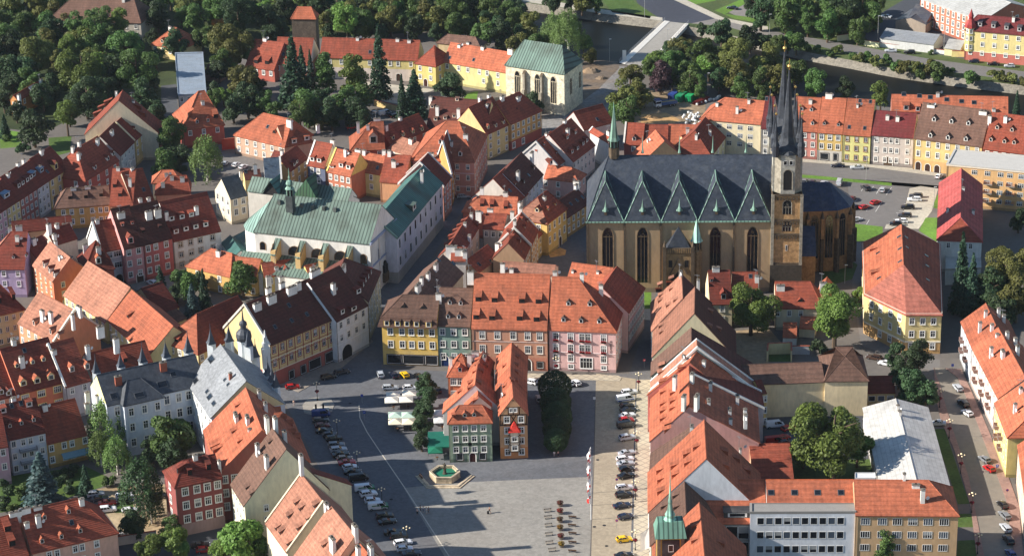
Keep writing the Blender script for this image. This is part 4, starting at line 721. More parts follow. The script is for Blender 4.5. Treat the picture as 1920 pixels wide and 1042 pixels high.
PR('c3', 'dark maroon slope with white parapet behind the pink gabled house', (1010, 30), (1000, -60), (775, 200), 10.5, .9, roof='d', wall=(226, 226, 222), bk=1.7, verge=WHITE, ch=[(1307, 70, 2.2, .8), (1305, 25, 1.4, .6)])
EV('c3', 'ochre house end at right of the dark maroon roofs', (1385, 135), (1420, 130), (1400, 60), 10, .5, roof='d', wall=(222, 180, 84), w=(2, 3), wl=(2, 2))
PR('c3', 'low brown-sand roof sunk between the pink gable and the white gable', (1000, 425), (1003, 318), (775, 532), 11, .75, roof='b', wall=(206, 160, 140), ch=[(1003, 335, 1.4, 1.2)], w=(3, 3))
PR('c3', 'orange roof with ten triangular dormers and white gable with one window', (1085, 500), (1073, 282), (765, 800), 11, 1.05, roof='o', wall=(224, 226, 228), dk='s', dw=1.5, dh=.9, dm=[(1010, 450), (955, 490), (960, 538), (885, 555), (890, 605), (805, 580), (810, 632), (810, 697), (1205, 475), (1270, 515), (1213, 555), (1330, 580)], ch=[], w=(8, 3), wl=dict(n=1, rows=1, top=-2.4))
PR('c3', 'brown-sand roof with four dark dormers behind the green belfry', (972, 810), (963, 625), (775, 965), 11, 1.0, roof='b', wall=(206, 180, 150), dk='s', dw=1.2, dh=.8, dm=[(895, 720), (830, 780), (900, 783), (832, 848)], w=(6, 3))
PR('c3', 'steep orange roof right of the green belfry, dark on its right slope', (1078, 1085), (1045, 745), (810, 1350), 11, 1.05, roof='o', wall=(206, 170, 140), dk='s', dw=1.2, dh=.8, dm=[(1000, 890), (1000, 970), (1185, 985)], w=(8, 3))
EV('c3', 'low red-roofed courtyard building beside the red parked cars', (1345, 612), (1572, 606), (1330, 420), 5, .55, roof='r', wall=(200, 150, 110), cornice=False, dk='e', name='courtyard_building', ch=[(1275, 450, .5, .4)])
EV('b4', 'brown hip-roofed pavilion end of the long yellow wall', (318, 1096), (558, 1094), (435, 912), 10.5, .75, roof='b', wall=(240, 214, 160), hip=(1, 1), name='pavilion', cornice=False, plinth=False)
EV('c3', 'long windowless yellow building with narrow brown roof', (1262, 86), (1746, 68), (1500, -30), 10, .45, roof='b', wall=(240, 214, 160), name='long_yellow_building', cornice=False, plinth=False, bk=1.0)
EV('c4', 'small dark garages with brown roof beyond the yellow pavilion', (555, 130), (710, 128), (630, 40), 4, .5, roof='d', wall=(200, 170, 110), w=(3, 1), wsize=(1.8, 1.6), wstyle='plain', trim=None, name='garage', cornice=False)
EV('c3', 'modern orange-roofed annex with dark glass band left of the white office', (1000, 856), (1420, 856), (1200, 618), 11, .6, roof='o', wall=(150, 146, 140), dwall=(60, 60, 60), dr=('sheet_metal', (60, 60, 62)), dm=[(1258, 828, 's', 6.5, 1.5)], name='office_annex', cornice=False, w=dict(n=3, rows=2, us=(.55, .7, .85), size=(3, 3.4), fl=4.2, top=2.6), wstyle='plain', trim=None)
EV('c4', 'long orange roof with four square skylights behind the white office', (-5, 752), (486, 752), (240, 618), 15, .55, roof='o', wall=(200, 196, 190), dk='k', dm=[(17, 700, 'k', 1.3, 1.3), (148, 700, 'k', 1.3, 1.3), (277, 700, 'k', 1.3, 1.3), (408, 700, 'k', 1.3, 1.3)], name='office_building', cornice=False, ridgec=(196, 100, 60))
FL('c3', 'white modernist office with rows of dark windows and grey parapet', [(1330, 800), (1918, 798), (1918, 752), (1330, 752)], 15.4, roof=('concrete', (140, 136, 130)), wall=(226, 228, 232), name='office_building', cornice=False, plinth=False, w=dict(n=10, rows=4, us=[.1+.0845*i for i in range(10)]), wsize=(1.7, 1.9), fl=3.75, wtop=2.2, wstyle='plain', trim=None, bands=[])
EV('c4', 'tan four-storey flats with orange hipped roof at bottom right', (488, 810), (1062, 814), (700, 620), 15, .75, roof='o', wall=(196, 152, 100), hip=(0, .9), w=dict(n=6, rows=5, us=(.1, .265, .41, .56, .71, .865)), wsize=(2.2, 1.8), fl=3.45, wtop=1.8, wstyle='bars', trim=None, ch=[(862, 738, 4.4, .8), (825, 655, .8, 1.4), (760, 612, 2, .5)], name='apartment_block', plinth=False)
PR('c4', 'long hall with pale grey sheet-metal roof', (838, 660), (713, 166), (1008, 645), 6, .3, roof=('sheet_metal', (196, 193, 186)), wall=(222, 214, 204), name='hall', cat='hall', wl=(4, 1), wx=[(2, (14, 1))], ch=[(735, 255, 1.6, .8), (725, 220, 1.4, .4)], dk='e', cornice=False)
AR = []
AR.append(EV('b4', 'apartment row on right street, far orange-roofed section with white front', (1080, 765), (1142, 908), (1240, 722), 11.5, .8, roof='o', wall=(206, 210, 214), w=(5, 3), wl=(2, 3), ch=[(1182, 825, 4, .8), (1215, 740, 2.4, .7), (1250, 815, 2.4, .9), (1287, 740, 3.4, .8), (1315, 770, 3, .8)], name='apartment_house', trim=None))
AR.append(EV('b4', 'apartment row on right street, middle orange-roofed section with pink front', (1142, 908), (1290, 1195), (1290, 812), 11.5, .8, roof='o', wall=(222, 196, 180), w=(9, 3), ch=[(1245, 965, 4, .8), (1310, 965, 2.6, 1.6), (1335, 860, 2.6, .9), (1380, 900, 3, .8), (1392, 950, 3.4, 1), (1280, 850, 1, .8)], name='apartment_house', trim=None, dk='e'))
AR.append(EV('c4', 'apartment row on right street, near yellow section ending in bare yellow gable', (1268, 185), (1340, 378), (1420, 30), 11.5, .8, roof='o', wall=(224, 200, 110), hip=(0, .5), w=(7, 3), ch=[(1378, 240, 3.4, .7), (1412, 130, 1.8, 1)], name='apartment_house', trim=None))
EV('c4', 'pink apartment house with orange roof cut by lower right edge', (1398, 420), (1440, 720), (1500, 370), 11, .8, roof='o', wall=(226, 190, 160), w=(6, 3), name='apartment_house', trim=None)

def balcony(b, i, u, z, wd, c=(120, 124, 130)):
    p, q = b.c[i], b.c[(i+1) % len(b.c)]; L = (q-p).length; d = (q-p)/L; n = Vector((d.y, -d.x)); v = p+d*(L*u); m = mat('painted_steel', c); s = MB()
    s.box(-wd/2, wd/2, -1.1, -.01, -.16, 0, mat('concrete', (150, 148, 142))); s.box(-wd/2, wd/2, -1.1, -1.04, .85, .95, m)
    for k in range(int(wd/.22)+1): s.box(-wd/2+k*.22, -wd/2+k*.22+.05, -1.09, -1.05, 0, .9, m)
    for e in (-1, 1): s.box(e*wd/2-.03, e*wd/2+.03, -1.1, -.02, 0, .95, m)
    o = s.build('balcony', b.root); o.location = (v.x, v.y, z); o.rotation_euler = (0, 0, math.atan2(d.y, d.x)); return o
for z in (6.4, 2.9): balcony(BH, 0, .49, z, 4.6)
p0, q0 = OC.c[0], OC.c[1]; L0 = (q0-p0).length; s = MB(); s.face([(L0*.32, -2.4, 2.9), (L0*1.02, -2.4, 2.9), (L0*1.02, -.02, 3.5), (L0*.32, -.02, 3.5)], mat('cloth', (120, 150, 160))); s.face([(L0*.32, -2.4, 2.6), (L0*1.02, -2.4, 2.6), (L0*1.02, -2.4, 2.9), (L0*.32, -2.4, 2.9)], mat('cloth', (120, 150, 160)))
o = s.build('awning', OC.root); o.location = (p0.x, p0.y, 0)
for z in (8.8, 5.7, 2.6):
    for u_ in (.455, .695): balcony(AB_, 0, u_, z, 2.8, (170, 120, 96))
for i_, us_ in ((0, (.25, .6)), (1, (.2, .45, .7)), (2, (.3, .6))):
    for u_ in us_:
        for z in (7.2, 4.1): balcony(AR[i_], 0, u_, z, 2.4, (150, 118, 108))
FL('c4', 'white lift house with dark window strip behind the orange office roof', [(486, 612), (600, 612), (598, 582), (486, 582)], 20.5, roof=('concrete', (206, 204, 200)), wall=(222, 222, 218), name='lift_house', cornice=False, plinth=False, w=dict(n=6, rows=1), wsize=(.7, .7), wtop=.9, trim=None, wstyle='plain')
p0, q0 = GH.c[0], GH.c[1]; L0 = (q0-p0).length; s = MB(); gm_ = mat('painted_trim', (146, 74, 56))
for k in range(9): s.box(L0*k/8-.16, L0*k/8+.16, -.06, -.012, 4.7, 12.6, gm_)
for z in (7.7, 9.0): s.box(0, L0, -.05, -.014, z, z+.22, gm_)
o = s.build('painted_grid', GH.root); o.location = (p0.x, p0.y, 0); o.rotation_euler = (0, 0, math.atan2(q0.y-p0.y, q0.x-p0.x))
# ------------------------------------------------------------------ landmarks
TILES['z6'] = (1440, 60, 4.344); TILES['z7'] = (1440, 290, 4.344); TILES['z8'] = (1090, 170, 4.168); TILES['z1'] = (760, 860, 8.685); TILES['z2'] = (1020, 580, 7.445)
def rel(b, v): return b.Mi @ Vector(v)
SAND, DKST = (168, 132, 88), (92, 78, 62)
def arch_on(b, i, k, z, ww, wh, pointed=True, trac=True, frame=(120, 98, 72), name='window', parent=None):
    o = place_on(b, i, k, z, arch_mesh(ww, wh, mat('glass', (22, 24, 30)), mat('stone', frame), pointed=pointed, tracery=trac), name)
    if parent: o.parent = parent
    return o
class Sub: pass
def sub(root, poly, h):
    s = Sub(); s.root = root; s.c = [Vector(p) for p in poly]; s.h = h; return s
# ---- great gothic church
cb = EV('p', 'great gothic church with dark slate roof, five cross gables and twin spires', (1101, 415), (1452, 413), (1290, 291.5), 23, .86, roof=('slate', (51, 57, 67)), wall=SAND,
        hip=(.38, 0), name='church', cat='church', cornice=False, plinth=False, gf=(1.4, (120, 96, 70)))
root = cb.root; (a_, b_, c_, d_) = cb.c; L = (b_-a_).length; yf = a_.y; x0 = a_.x
for k in (.11, .297, .686, .886): arch_on(cb, 0, k, 3.2, 3.0, 17.6)
cu = mat('copper', (130, 164, 146)); dst = mat('stone', DKST); slate = mat('slate', (51, 57, 67)); blk = mat('slate', (46, 50, 58))
bay = L*.1975; rd = mat('slate', (51, 57, 67))
for i in range(5):
    xc = x0+L*.042+bay*(i+.5)-L*.042; w2 = bay*.49; yy = yf-.3; z0 = 23.1; r_ = 11.2
    s = MB(); ap = (xc, yy+4.3, z0+r_); bk_ = (xc, yy+13.2, z0+r_)
    l, r2 = (xc-w2, yy, z0), (xc+w2, yy, z0)
    s.face([l, r2, ap], rd); s.face([l, ap, bk_], rd); s.face([ap, r2, bk_], rd)
    for v, w_ in ((l, ap), (ap, r2), (ap, bk_), (l, bk_), (r2, bk_)): s.tube(v, w_, .13, cu, 5)
    s.build('cross_gable', root)
    f = MB(); f.lathe([(.95, 0), (.75, .5), (.3, 1.2), (.1, 2.6), (0, 3.8)], cu, 8); f.box(-.4, .4, -.4, .4, -1.2, 0, dst)
    put('finial', f.mesh('finial'), root, (xc, yy+.95, z0+2.9))
s = MB(); s.box(x0-.5, b_.x, yf-.75, yf-.36, 22.65, 23.0, cu); s.build('gutter', root)
for k in (0, .2, .395, .59, .785):
    s = MB(); x = x0+L*k; s.box(x-.3, x+.3, yf-.45, yf-.01, -.5, 22.6, dst); s.build('pilaster', root)
s = MB()
for k in (.3, .5, .68, .86): s.lathe([(.5, 38.4), (.22, 39.6), (.06, 43.5), (0, 44)], cu, 6, (x0+L*k, (yf+d_.y)/2))
s.build('ridge_finials', root)['kind'] = 'stuff'
# ridge turret
t = MB(); c = (x0+L*.145, (yf+d_.y)/2); t.lathe([(1.6, 37), (1.6, 41.5)], dst, 6, c); t.lathe([(1.25, 41.5), (1.25, 44.5), (2.0, 44.6), (1.3, 46), (.95, 48.5), (.5, 54), (.12, 59), (.05, 61)], cu, 6, c)
for i in range(6):
    a = i*math.pi/3; t.box(c[0]+1.26*math.cos(a)-.25, c[0]+1.26*math.cos(a)+.25, c[1]+1.26*math.sin(a)-.25, c[1]+1.26*math.sin(a)+.25, 41.6, 44.4, DARK)
t.v = [(x, y, 37+(z-37)*.74) for x, y, z in t.v]; t.build('ridge_turret', root)
# south porch
pc = x0+L*.488; s = MB(); sm = mat('stone', (150, 122, 86)); s.box(pc-4, pc+4, yf-4.2, yf+.2, -.5, 14.2, sm); s.box(pc-4.3, pc+4.3, yf-4.5, yf-4.1, 14.2, 16, dst)
for i in range(16): s.box(pc-4.1+i*.53, pc-3.85+i*.53, yf-4.56, yf-4.5, 14.4, 15.8, sm)
for x in (pc-4.2, pc+4.2): s.box(x-.5, x+.5, yf-5, yf-4, -.5, 16.6, dst); s.lathe([(.5, 16.6), (0, 18.6)], dst, 4, (x, yf-4.5))
for sg in (-1, 1): s.tube((pc+sg*2.6, yf-4.3, 7.5), (pc, yf-4.3, 12.6), .25, dst, 4)
for x in (-2.4, 2.4): s.box(pc+x-.55, pc+x+.55, yf-4.26, yf-4.2, 9.8, 12, DARK)
s.face([(pc-2.6, yf-4.23, 0), (pc+2.6, yf-4.23, 0), (pc+2.2, yf-4.23, 6), (pc, yf-4.23, 8.6), (pc-2.2, yf-4.23, 6)], DARK)
s.build('porch', root)
s = MB(); q = [(pc-3.9, yf-4.1, 15), (pc+3.9, yf-4.1, 15), (pc+3.9, yf-.1, 15), (pc-3.9, yf-.1, 15)]; ap = (pc, yf-2.1, 22)
for i in range(4): s.face([q[i], q[(i+1) % 4], ap], blk)
s.build('porch_roof', root)
s = MB(); c = (pc+5.4, yf-1.4); s.lathe([(1.5, -.5), (1.5, 13.6), (1.7, 13.7), (1.7, 14.2), (1.35, 14.3), (1.35, 17.2)], sm, 8, c); s.lathe([(1.9, 17.1), (1.5, 17.8), (.9, 20.2), (.1, 24)], mat('copper', (160, 200, 184)), 8, c)
for i in range(8):
    a = (i+.5)*math.pi/4; s.box(c[0]+1.3*math.cos(a)-.22, c[0]+1.3*math.cos(a)+.22, c[1]+1.3*math.sin(a)-.22, c[1]+1.3*math.sin(a)+.22, 14.7, 16.7, DARK)
s.build('stair_turret', root)
# twin towers
lite = mat('stone', (152, 144, 128)); yel = mat('stone', (180, 142, 98)); gold = mat('gold', (232, 190, 110))
tf = rel(cb, at((1479, 363), 33.5)); hw = 4.25
def zz(z):
    for a, b, c, d in ((-1, 33.3, -1, 31.4), (33.3, 46.6, 31.4, 43.6), (46.6, 65.5, 43.6, 56.5), (65.5, 90, 56.5, 75.5)):
        if z <= b: break
    return c+(z-a)*(d-c)/(b-a)
def sb(s, name, smooth=False):
    s.v = [(x, y, zz(z)) for x, y, z in s.v]; return s.build(name, root, smooth)
for k, dy in enumerate((0, 17.6)):
    cx, cy = tf.x-(.25 if k else 0), yf+hw-.4+dy; s = MB()
    s.box(cx-hw-.5, cx+hw+.5, cy-hw-.5, cy+hw+.5, -.5, 9.5, mat('stone', (66, 60, 52)))
    s.box(cx-hw, cx+hw, cy-hw, cy+hw, 9.5, 33.3, yel)
    for z in (9.5, 19.4, 24.2, 32.6): s.box(cx-hw-.3, cx+hw+.3, cy-hw-.3, cy+hw+.3, z, z+.7, dst)
    for sx in (-1, 1):
        for sy in (-1, 1): s.box(cx+sx*hw-.45, cx+sx*hw+.45, cy+sy*hw-.45, cy+sy*hw+.45, 9.5, 33.2, lite)
    for z in (19.2, 23.9, 32.2):
        for i in range(9): s.box(cx-hw+.2+i*.95, cx-hw+.75+i*.95, cy-hw-.28, cy-hw, z-.9, z, dst)
    oc = []
    for i in range(8):
        a = math.pi/8+i*math.pi/4; oc.append((cx+hw*1.06*math.cos(a), cy+hw*1.06*math.sin(a)))
    s.prism(oc, 33.3, 47, lite)
    sb(s, 'tower')
    s = MB(); s.box(cx-2.1, cx+2.1, cy-hw-.1, cy+hw+.1, 33.4, 46.4, mat('stone', (172, 168, 156))); s.box(cx-hw-.1, cx+hw+.1, cy-2.1, cy+2.1, 33.4, 46.4, mat('stone', (172, 168, 156)))
    for sg in (-1, 1):
        s.tube((cx, cy+sg*(hw+.1), 46), (cx, cy+sg*(hw-1), 46), 2.15, lite, 14)
    sb(s, 'belfry_bay')
    for z, w_, h_ in ((34.8, 2.4, 6.2),):
        put('belfry_opening', arch_mesh(w_, h_, DARK, lite), root, (cx, cy-hw-.12, zz(z))); put('belfry_opening', arch_mesh(w_, h_, DARK, lite), root, (cx-hw-.12, cy, zz(z)), -math.pi/2)
    for x in (-.85, .85): put('window', window_mesh(None, 1.1, 1.4, 'plain'), root, (cx+x, cy-hw-.12, zz(44)))
    for z, h_ in ((26.6, 4.4), (20.9, 3.6)):
        put('window', arch_mesh(2.4, h_, mat('glass', (22, 24, 30)), lite, tracery=True), root, (cx, cy-hw-.02, zz(z)))
    put('window', window_mesh(None, .6, 1.8, 'plain'), root, (cx, cy-hw-.02, zz(15.2)))
    s = MB(); s.lathe([(5.0, 46.6), (4.5, 48.0), (2.7, 50.2), (2.0, 53), (1.5, 60), (.8, 71), (.2, 81)], blk, 8, (cx, cy)); sb(s, 'spire')
    s = MB(); s.lathe([(.15, 81), (.15, 81.6), (.55, 82), (.62, 82.4), (.45, 83), (.1, 83.3), (.06, 85.5)], gold, 10, (cx, cy)); sb(s, 'gilded_ball', True)
    for sx in (-1, 1):
        for sy in (-1, 1):
            px_, py_ = cx+sx*3.75, cy+sy*3.75
            s = MB(); s.lathe([(1.05, 46), (1.05, 50.5), (1.2, 50.6), (.75, 52.5), (.36, 58), (.08, 64.5)], blk, 8, (px_, py_)); s.lathe([(.05, 64.4), (.42, 64.9), (.42, 65.3), (.05, 65.8)], gold, 8, (px_, py_))
            sb(s, 'corner_pinnacle')
# choir
ey = [rel(cb, at(p, 20)) for p in ((1500, 396), (1568, 393.5), (1592, 387), (1598, 376), (1588, 364), (1500, 362))]
poly = [(v.x, v.y) for v in ey]; rp, rq = rel(cb, at((1500, 349), 26.5)), rel(cb, at((1557, 349), 26.5))
rp.y = rq.y = (ey[0].y+ey[5].y)/2
s = MB(); wm = mat('stone', (158, 120, 80)); s.prism(poly, -.5, 20, wm); s.build('choir', root)
s = MB(); oc = [Vector((v.x, v.y, 19.9)) + (Vector((v.x, v.y, 0))-Vector((rq.x-3, rq.y, 0))).normalized()*.6 for v in ey]
nav = mat('slate', (44, 54, 76))
for f in ([oc[0], oc[1], rq, rp], [oc[1], oc[2], rq], [oc[2], oc[3], rq], [oc[3], oc[4], rq], [oc[4], oc[5], rp, rq]): s.face(f, nav)
s.build('choir_roof', root)
cs = sub(root, poly, 20)
for i, k in ((0, .5), (0, .9), (1, .5), (2, .5)): arch_on(cs, i, k if i else (.42 if k == .5 else .82), 4.5, 2.2, 13.8)
for i, k in ((0, .22), (0, .62), (1, 0), (2, 0), (3, 0)):
    p, q = cs.c[i], cs.c[i+1]; u = (q-p).normalized(); n = Vector((u.y, -u.x)); v = p+(q-p)*k
    s = MB(); M = Matrix.Translation((v.x, v.y, 0)) @ Matrix.Rotation(math.atan2(n.y, n.x), 4, 'Z')
    s.box(-.1, 1.7, -.45, .45, -.5, 11, dst, M); s.box(-.1, 1.1, -.42, .42, 11, 17.5, wm, M); s.lathe([(.7, 17.5), (0, 20)], dst, 4, (v.x+n.x*.5, v.y+n.y*.5)); s.build('buttress', root)
s = MB(); v = rel(cb, at((1513, 480), 9)); s.box(v.x-2.6, v.x+2.6, v.y, v.y+9, -.5, 9, wm); s.build('side_chapel', root)
s = MB(); s.face([(v.x-2.8, v.y-.3, 9), (v.x+2.8, v.y-.3, 9), (v.x+2.8, v.y+7, 16), (v.x-2.8, v.y+7, 16)], nav); s.face([(v.x+2.8, v.y-.3, 9), (v.x+2.8, v.y+7, 9), (v.x+2.8, v.y+7, 16)], wm); s.face([(v.x-2.8, v.y+7, 9), (v.x-2.8, v.y-.3, 9), (v.x-2.8, v.y+7, 16)], wm); s.build('chapel_roof', root)
# ---- friary church with copper roofs
G1, G2, G3 = ('copper', (100, 117, 106)), ('copper', (104, 122, 110)), ('copper', (64, 104, 98))
fb = EV('b2', 'white friary church with pale green copper roof and buttresses', (-8, 262), (636, 330), (400, 103), 17.5, 1.0, roof=G1, wall=(222, 218, 208), name='friary_church', cat='church', C=(776, 196), cornice=False, plinth=False, gable=(226, 220, 212), hip=(.3, 0))
fr = fb.root; A_, B_, C_, D_ = fb.c; L = (B_-A_).length
for k in (.065, .175): arch_on(fb, 0, k, 11.6, 1.6, 2.5, False, False)
for k in (.345, .545, .745): arch_on(fb, 0, k, 10.8, 4.0, 3.0, False, False)
arch_on(fb, 0, .94, 10.6, 1.7, 3.0, False, False)
for k in (.33, .62, .8): place_on(fb, 1, k, 11.5, window_mesh((150, 150, 160), 1.6, 3.6, 'bars'), 'window')
ym = mat('plaster', (196, 164, 112))
for k in (.205, .42, .62, .83):
    x = A_.x+L*k; s = MB(); s.box(x-.8, x+.8, A_.y-4.6, A_.y-.02, -.5, 13.5, ym); s.face([(x-.95, A_.y-5, 12.2), (x+.95, A_.y-5, 12.2), (x+.95, A_.y-.04, 16), (x-.95, A_.y-.04, 16)], mat(*G2))
    for e in (-.8, .8): s.face([(x+e, A_.y-4.6, 13.5), (x+e, A_.y-.02, 13.5), (x+e, A_.y-.02, 15.9)], ym)
    s.build('buttress', fr)
s = MB(); s.box(A_.x-4, B_.x-1, A_.y-7.5, A_.y-.03, -.5, 7.4, mat('plaster', (222, 218, 208))); s.build('aisle', fr)
s = MB(); s.face([(A_.x-4.4, A_.y-8, 7.2), (B_.x-.8, A_.y-8, 7.2), (B_.x-.8, A_.y-.02, 10.6), (A_.x-4.4, A_.y-.02, 10.6)], mat(*G2)); s.build('aisle_roof', fr)
s = MB()
for i in range(7):
    q, n = hit(fb, (70+62*i, 100+8*i) if i else (130, 105)); s.box(q.x-.45, q.x+.45, q.y-.6, q.y+.5, q.z-.3, q.z+.9, mat('sheet_metal', (90, 96, 92)))
s.build('roof_hatches', fr)['kind'] = 'stuff'
# apse
s = MB(); ac = Vector((A_.x, (A_.y+D_.y)/2)); rad = (D_.y-A_.y)/2; po = [(A_.x, A_.y)]
for i in range(1, 6):
    a = -math.pi/2-i*math.pi/6; po.append((A_.x+rad*.62*math.cos(a), ac.y+rad*math.sin(a)))
po.append((A_.x, D_.y)); po = po[::-1]; s.prism(po, -.5, 17, mat('plaster', (226, 222, 214))); s.build('apse', fr)
s = MB(); ap = (A_.x+rad*.35, ac.y, 17.5+fb.r)
for i in range(len(po)-1):
    p, q = po[i], po[i+1]; e = lambda v: (A_.x+(v[0]-A_.x)*1.06, ac.y+(v[1]-ac.y)*1.05, 16.9)
    s.face([e(p), e(q), ap], mat('copper', (128, 156, 144)))
s.build('apse_roof', fr)
# roof lantern
q = rel(fb, at(('b2', 192, 102), 17.5+fb.r)); s = MB(); s.box(q.x-1.1, q.x+1.1, q.y-1.1, q.y+1.1, q.z-3, q.z+2.2, mat('slate', (60, 66, 66))); s.lathe([(.8, q.z+2.2), (.8, q.z+4.4)], DARK, 8, (q.x, q.y))
for i in range(6): a = i*math.pi/3; s.tube((q.x+1.0*math.cos(a), q.y+1.0*math.sin(a), q.z+2.2), (q.x+1.0*math.cos(a), q.y+1.0*math.sin(a), q.z+4.5), .14, cu, 5)
s.lathe([(1.5, q.z+4.4), (.7, q.z+5.2), (1.15, q.z+6), (.8, q.z+6.9), (.25, q.z+7.3), (.4, q.z+8), (.15, q.z+8.6), (.05, q.z+11)], cu, 8, (q.x, q.y)); s.build('lantern', fr)
# baroque gable front details
s = MB(); M = Matrix.Translation((B_.x, B_.y, 0)) @ Matrix.Rotation(math.atan2(C_.y-B_.y, C_.x-B_.x), 4, 'Z'); W = (C_-B_).length; gm = mat('painted_trim', (150, 156, 176))
s.box(-.4, W+.4, -.5, -.01, 16.9, 17.6, gm, M); s.box(-.2, W+.2, -.35, -.01, 9.4, 9.9, gm, M)
for x in (.5, W*.34, W*.66, W-.5): s.box(x-.35, x+.35, -.25, -.015, 0, 16.9, mat('plaster', (216, 206, 196)), M)
s.build('facade_trim', fr)
s = MB(); s.box(W*.42, W*.58, -.9, -.02, 1.2, 4.2, dst, M); s.box(W*.44, W*.56, -.8, -.03, 4.2, 6.6, mat('stone', (40, 38, 36)), M); s.lathe([(.7, 6.6), (.5, 7.6), (0, 8.2)], mat('stone', (40, 38, 36)), 8, (M @ Vector((W*.5, -.4, 0)))[:2]); s.build('statue_niche', fr)
# friary ranges behind the church (further roofs of the same monastery)
mb2 = PR('t7', 'grey-green roofed friary cloister range behind the friary church', (275, 478), (1250, 600), (1240, 735), 14, .9, roof=G2, wall=(206, 196, 180), name='friary_range', cat='friary', cornice=False, wl=(2, 2), bk=.9)
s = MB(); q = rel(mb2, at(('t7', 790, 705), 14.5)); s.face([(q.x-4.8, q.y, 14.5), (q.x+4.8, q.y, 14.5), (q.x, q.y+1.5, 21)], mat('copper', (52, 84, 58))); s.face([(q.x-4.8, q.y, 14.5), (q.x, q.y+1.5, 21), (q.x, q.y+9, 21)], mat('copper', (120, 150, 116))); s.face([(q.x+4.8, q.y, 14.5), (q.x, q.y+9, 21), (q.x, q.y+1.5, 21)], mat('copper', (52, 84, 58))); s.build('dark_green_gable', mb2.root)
s = MB(); q = rel(mb2, at(('t7', 460, 655), 14.5)); s.face([(q.x-3.2, q.y, 14.5), (q.x+3.2, q.y, 14.5), (q.x, q.y+.5, 19)], DARK); s.face([(q.x-3.6, q.y-.5, 14.3), (q.x, q.y-.5, 19.3), (q.x, q.y+7, 19.3)], mat(*G3)); s.face([(q.x+3.6, q.y-.5, 14.3), (q.x, q.y+7, 19.3), (q.x, q.y-.5, 19.3)], mat(*G3)); s.build('dormer', mb2.root)
EV('b2', 'long white friary wing with teal copper roof along the lane', (785, 300), (1040, -8), (830, 20), 15, .85, roof=G3, wall=(206, 202, 210), name='friary_wing', cat='friary', cornice=False, w=dict(n=9, rows=2), wsize=(1.7, 3.1), fl=5.6, wtop=2.9, wstyle='plain', trim=None, dwall=(210, 200, 186), dr=G1, dm=[(885, 145, 's', 3.4, 2)], gf=(3.6, (150, 144, 134)), verge=(120, 150, 136), vs=2)
PR('t7', 'pale green end roof of friary joined behind the lane wing', (1060, 590), (1250, 660), (1180, 740), 13, .7, roof=G2, wall=(206, 196, 180), name='friary_range', cat='friary', cornice=False)
EV('t7', 'cream friary house with blackish slate roof left of the church', (60, 690), (225, 650), (150, 455), 9, 1.0, roof=('slate', (66, 70, 72)), wall=(226, 206, 170), w=dict(n=2, rows=2, us=(.3, .75)), wl=(3, 2), wsize=(1.3, 2.1), wstyle='bars', name='friary_house', cat='friary', cornice=False, hip=(0, 0))
EV('t7', 'dark brown roof with skylights beside the parked cars and slate roof', (205, 500), (365, 480), (160, 430), 8, 1.0, roof='k', wall=(226, 190, 110), dk='k', dm=[(215, 440), (250, 410)], ch=[(170, 450, 1.6, 1.0)], hip=(0, 0))
EV('t7', 'steep slate-blue roof with white gable next to the friary range', (400, 510), (560, 500), (380, 300), 9, 1.1, roof=('slate', (62, 76, 90)), wall=(222, 220, 214), verge=WHITE, vs=1, ch=[(305, 390, 1.6, .9)])
EV('b1', 'teal and grey-green copper lean-to roofs left of the friary apse', (1240, 325), (1300, 410), (1120, 60), 6, .7, roof=G3, wall=(206, 206, 200), name='friary_annex', cat='friary', cornice=False)
EV('b1', 'small green hipped copper roof at the foot of the apse', (1300, 300), (1420, 400), (1240, 130), 5.5, .6, roof=G2, wall=(222, 218, 206), name='friary_annex', cat='friary', cornice=False, hip=(.5, .3))
# ---- gothic chapel with copper roof by the bridge
kb = EV('a3', 'pale stone gothic chapel with green copper hipped roof by the bridge', (-36, 362), (291, 413), (150, 238), 16, .9, C=(393, 340), roof=('copper', (104, 126, 114)), wall=(222, 212, 184), name='chapel', cat='church', wkind='stone', hip=(.5, .55), cornice=False, plinth=False, hipmat=('copper', (70, 90, 84)))
for k in (.2, .545, .815): arch_on(kb, 0, k, 4.2, 2.1, 10, frame=(200, 186, 156))
for k in (.35, .85): arch_on(kb, 1, k, 6.5, 1.6, 6, frame=(200, 186, 156))
for k in (.335, .63):
    s = MB(); A, B = kb.c[0], kb.c[1]; v = A+(B-A)*k; s.box(v.x-.5, v.x+.5, v.y-2, v.y-.01, -.5, 8, lite); s.box(v.x-.42, v.x+.42, v.y-1.3, v.y-.01, 8, 14.2, lite); s.face([(v.x-.5, v.y-1.5, 14), (v.x+.5, v.y-1.5, 14), (v.x+.5, v.y, 15), (v.x-.5, v.y, 15)], dst); s.build('buttress', kb.root)
# ---- black tower of the castle
house('dark rubble-stone castle tower with orange tent roof', 20, 1.25, AB=((198, 101), (331, 103)), Rp=(262, 41), tile='a2', wall=(96, 84, 72), wkind='stone', roof='o', hip=(.72, .72), name='castle_tower', cat='tower', cornice=False, plinth=False)
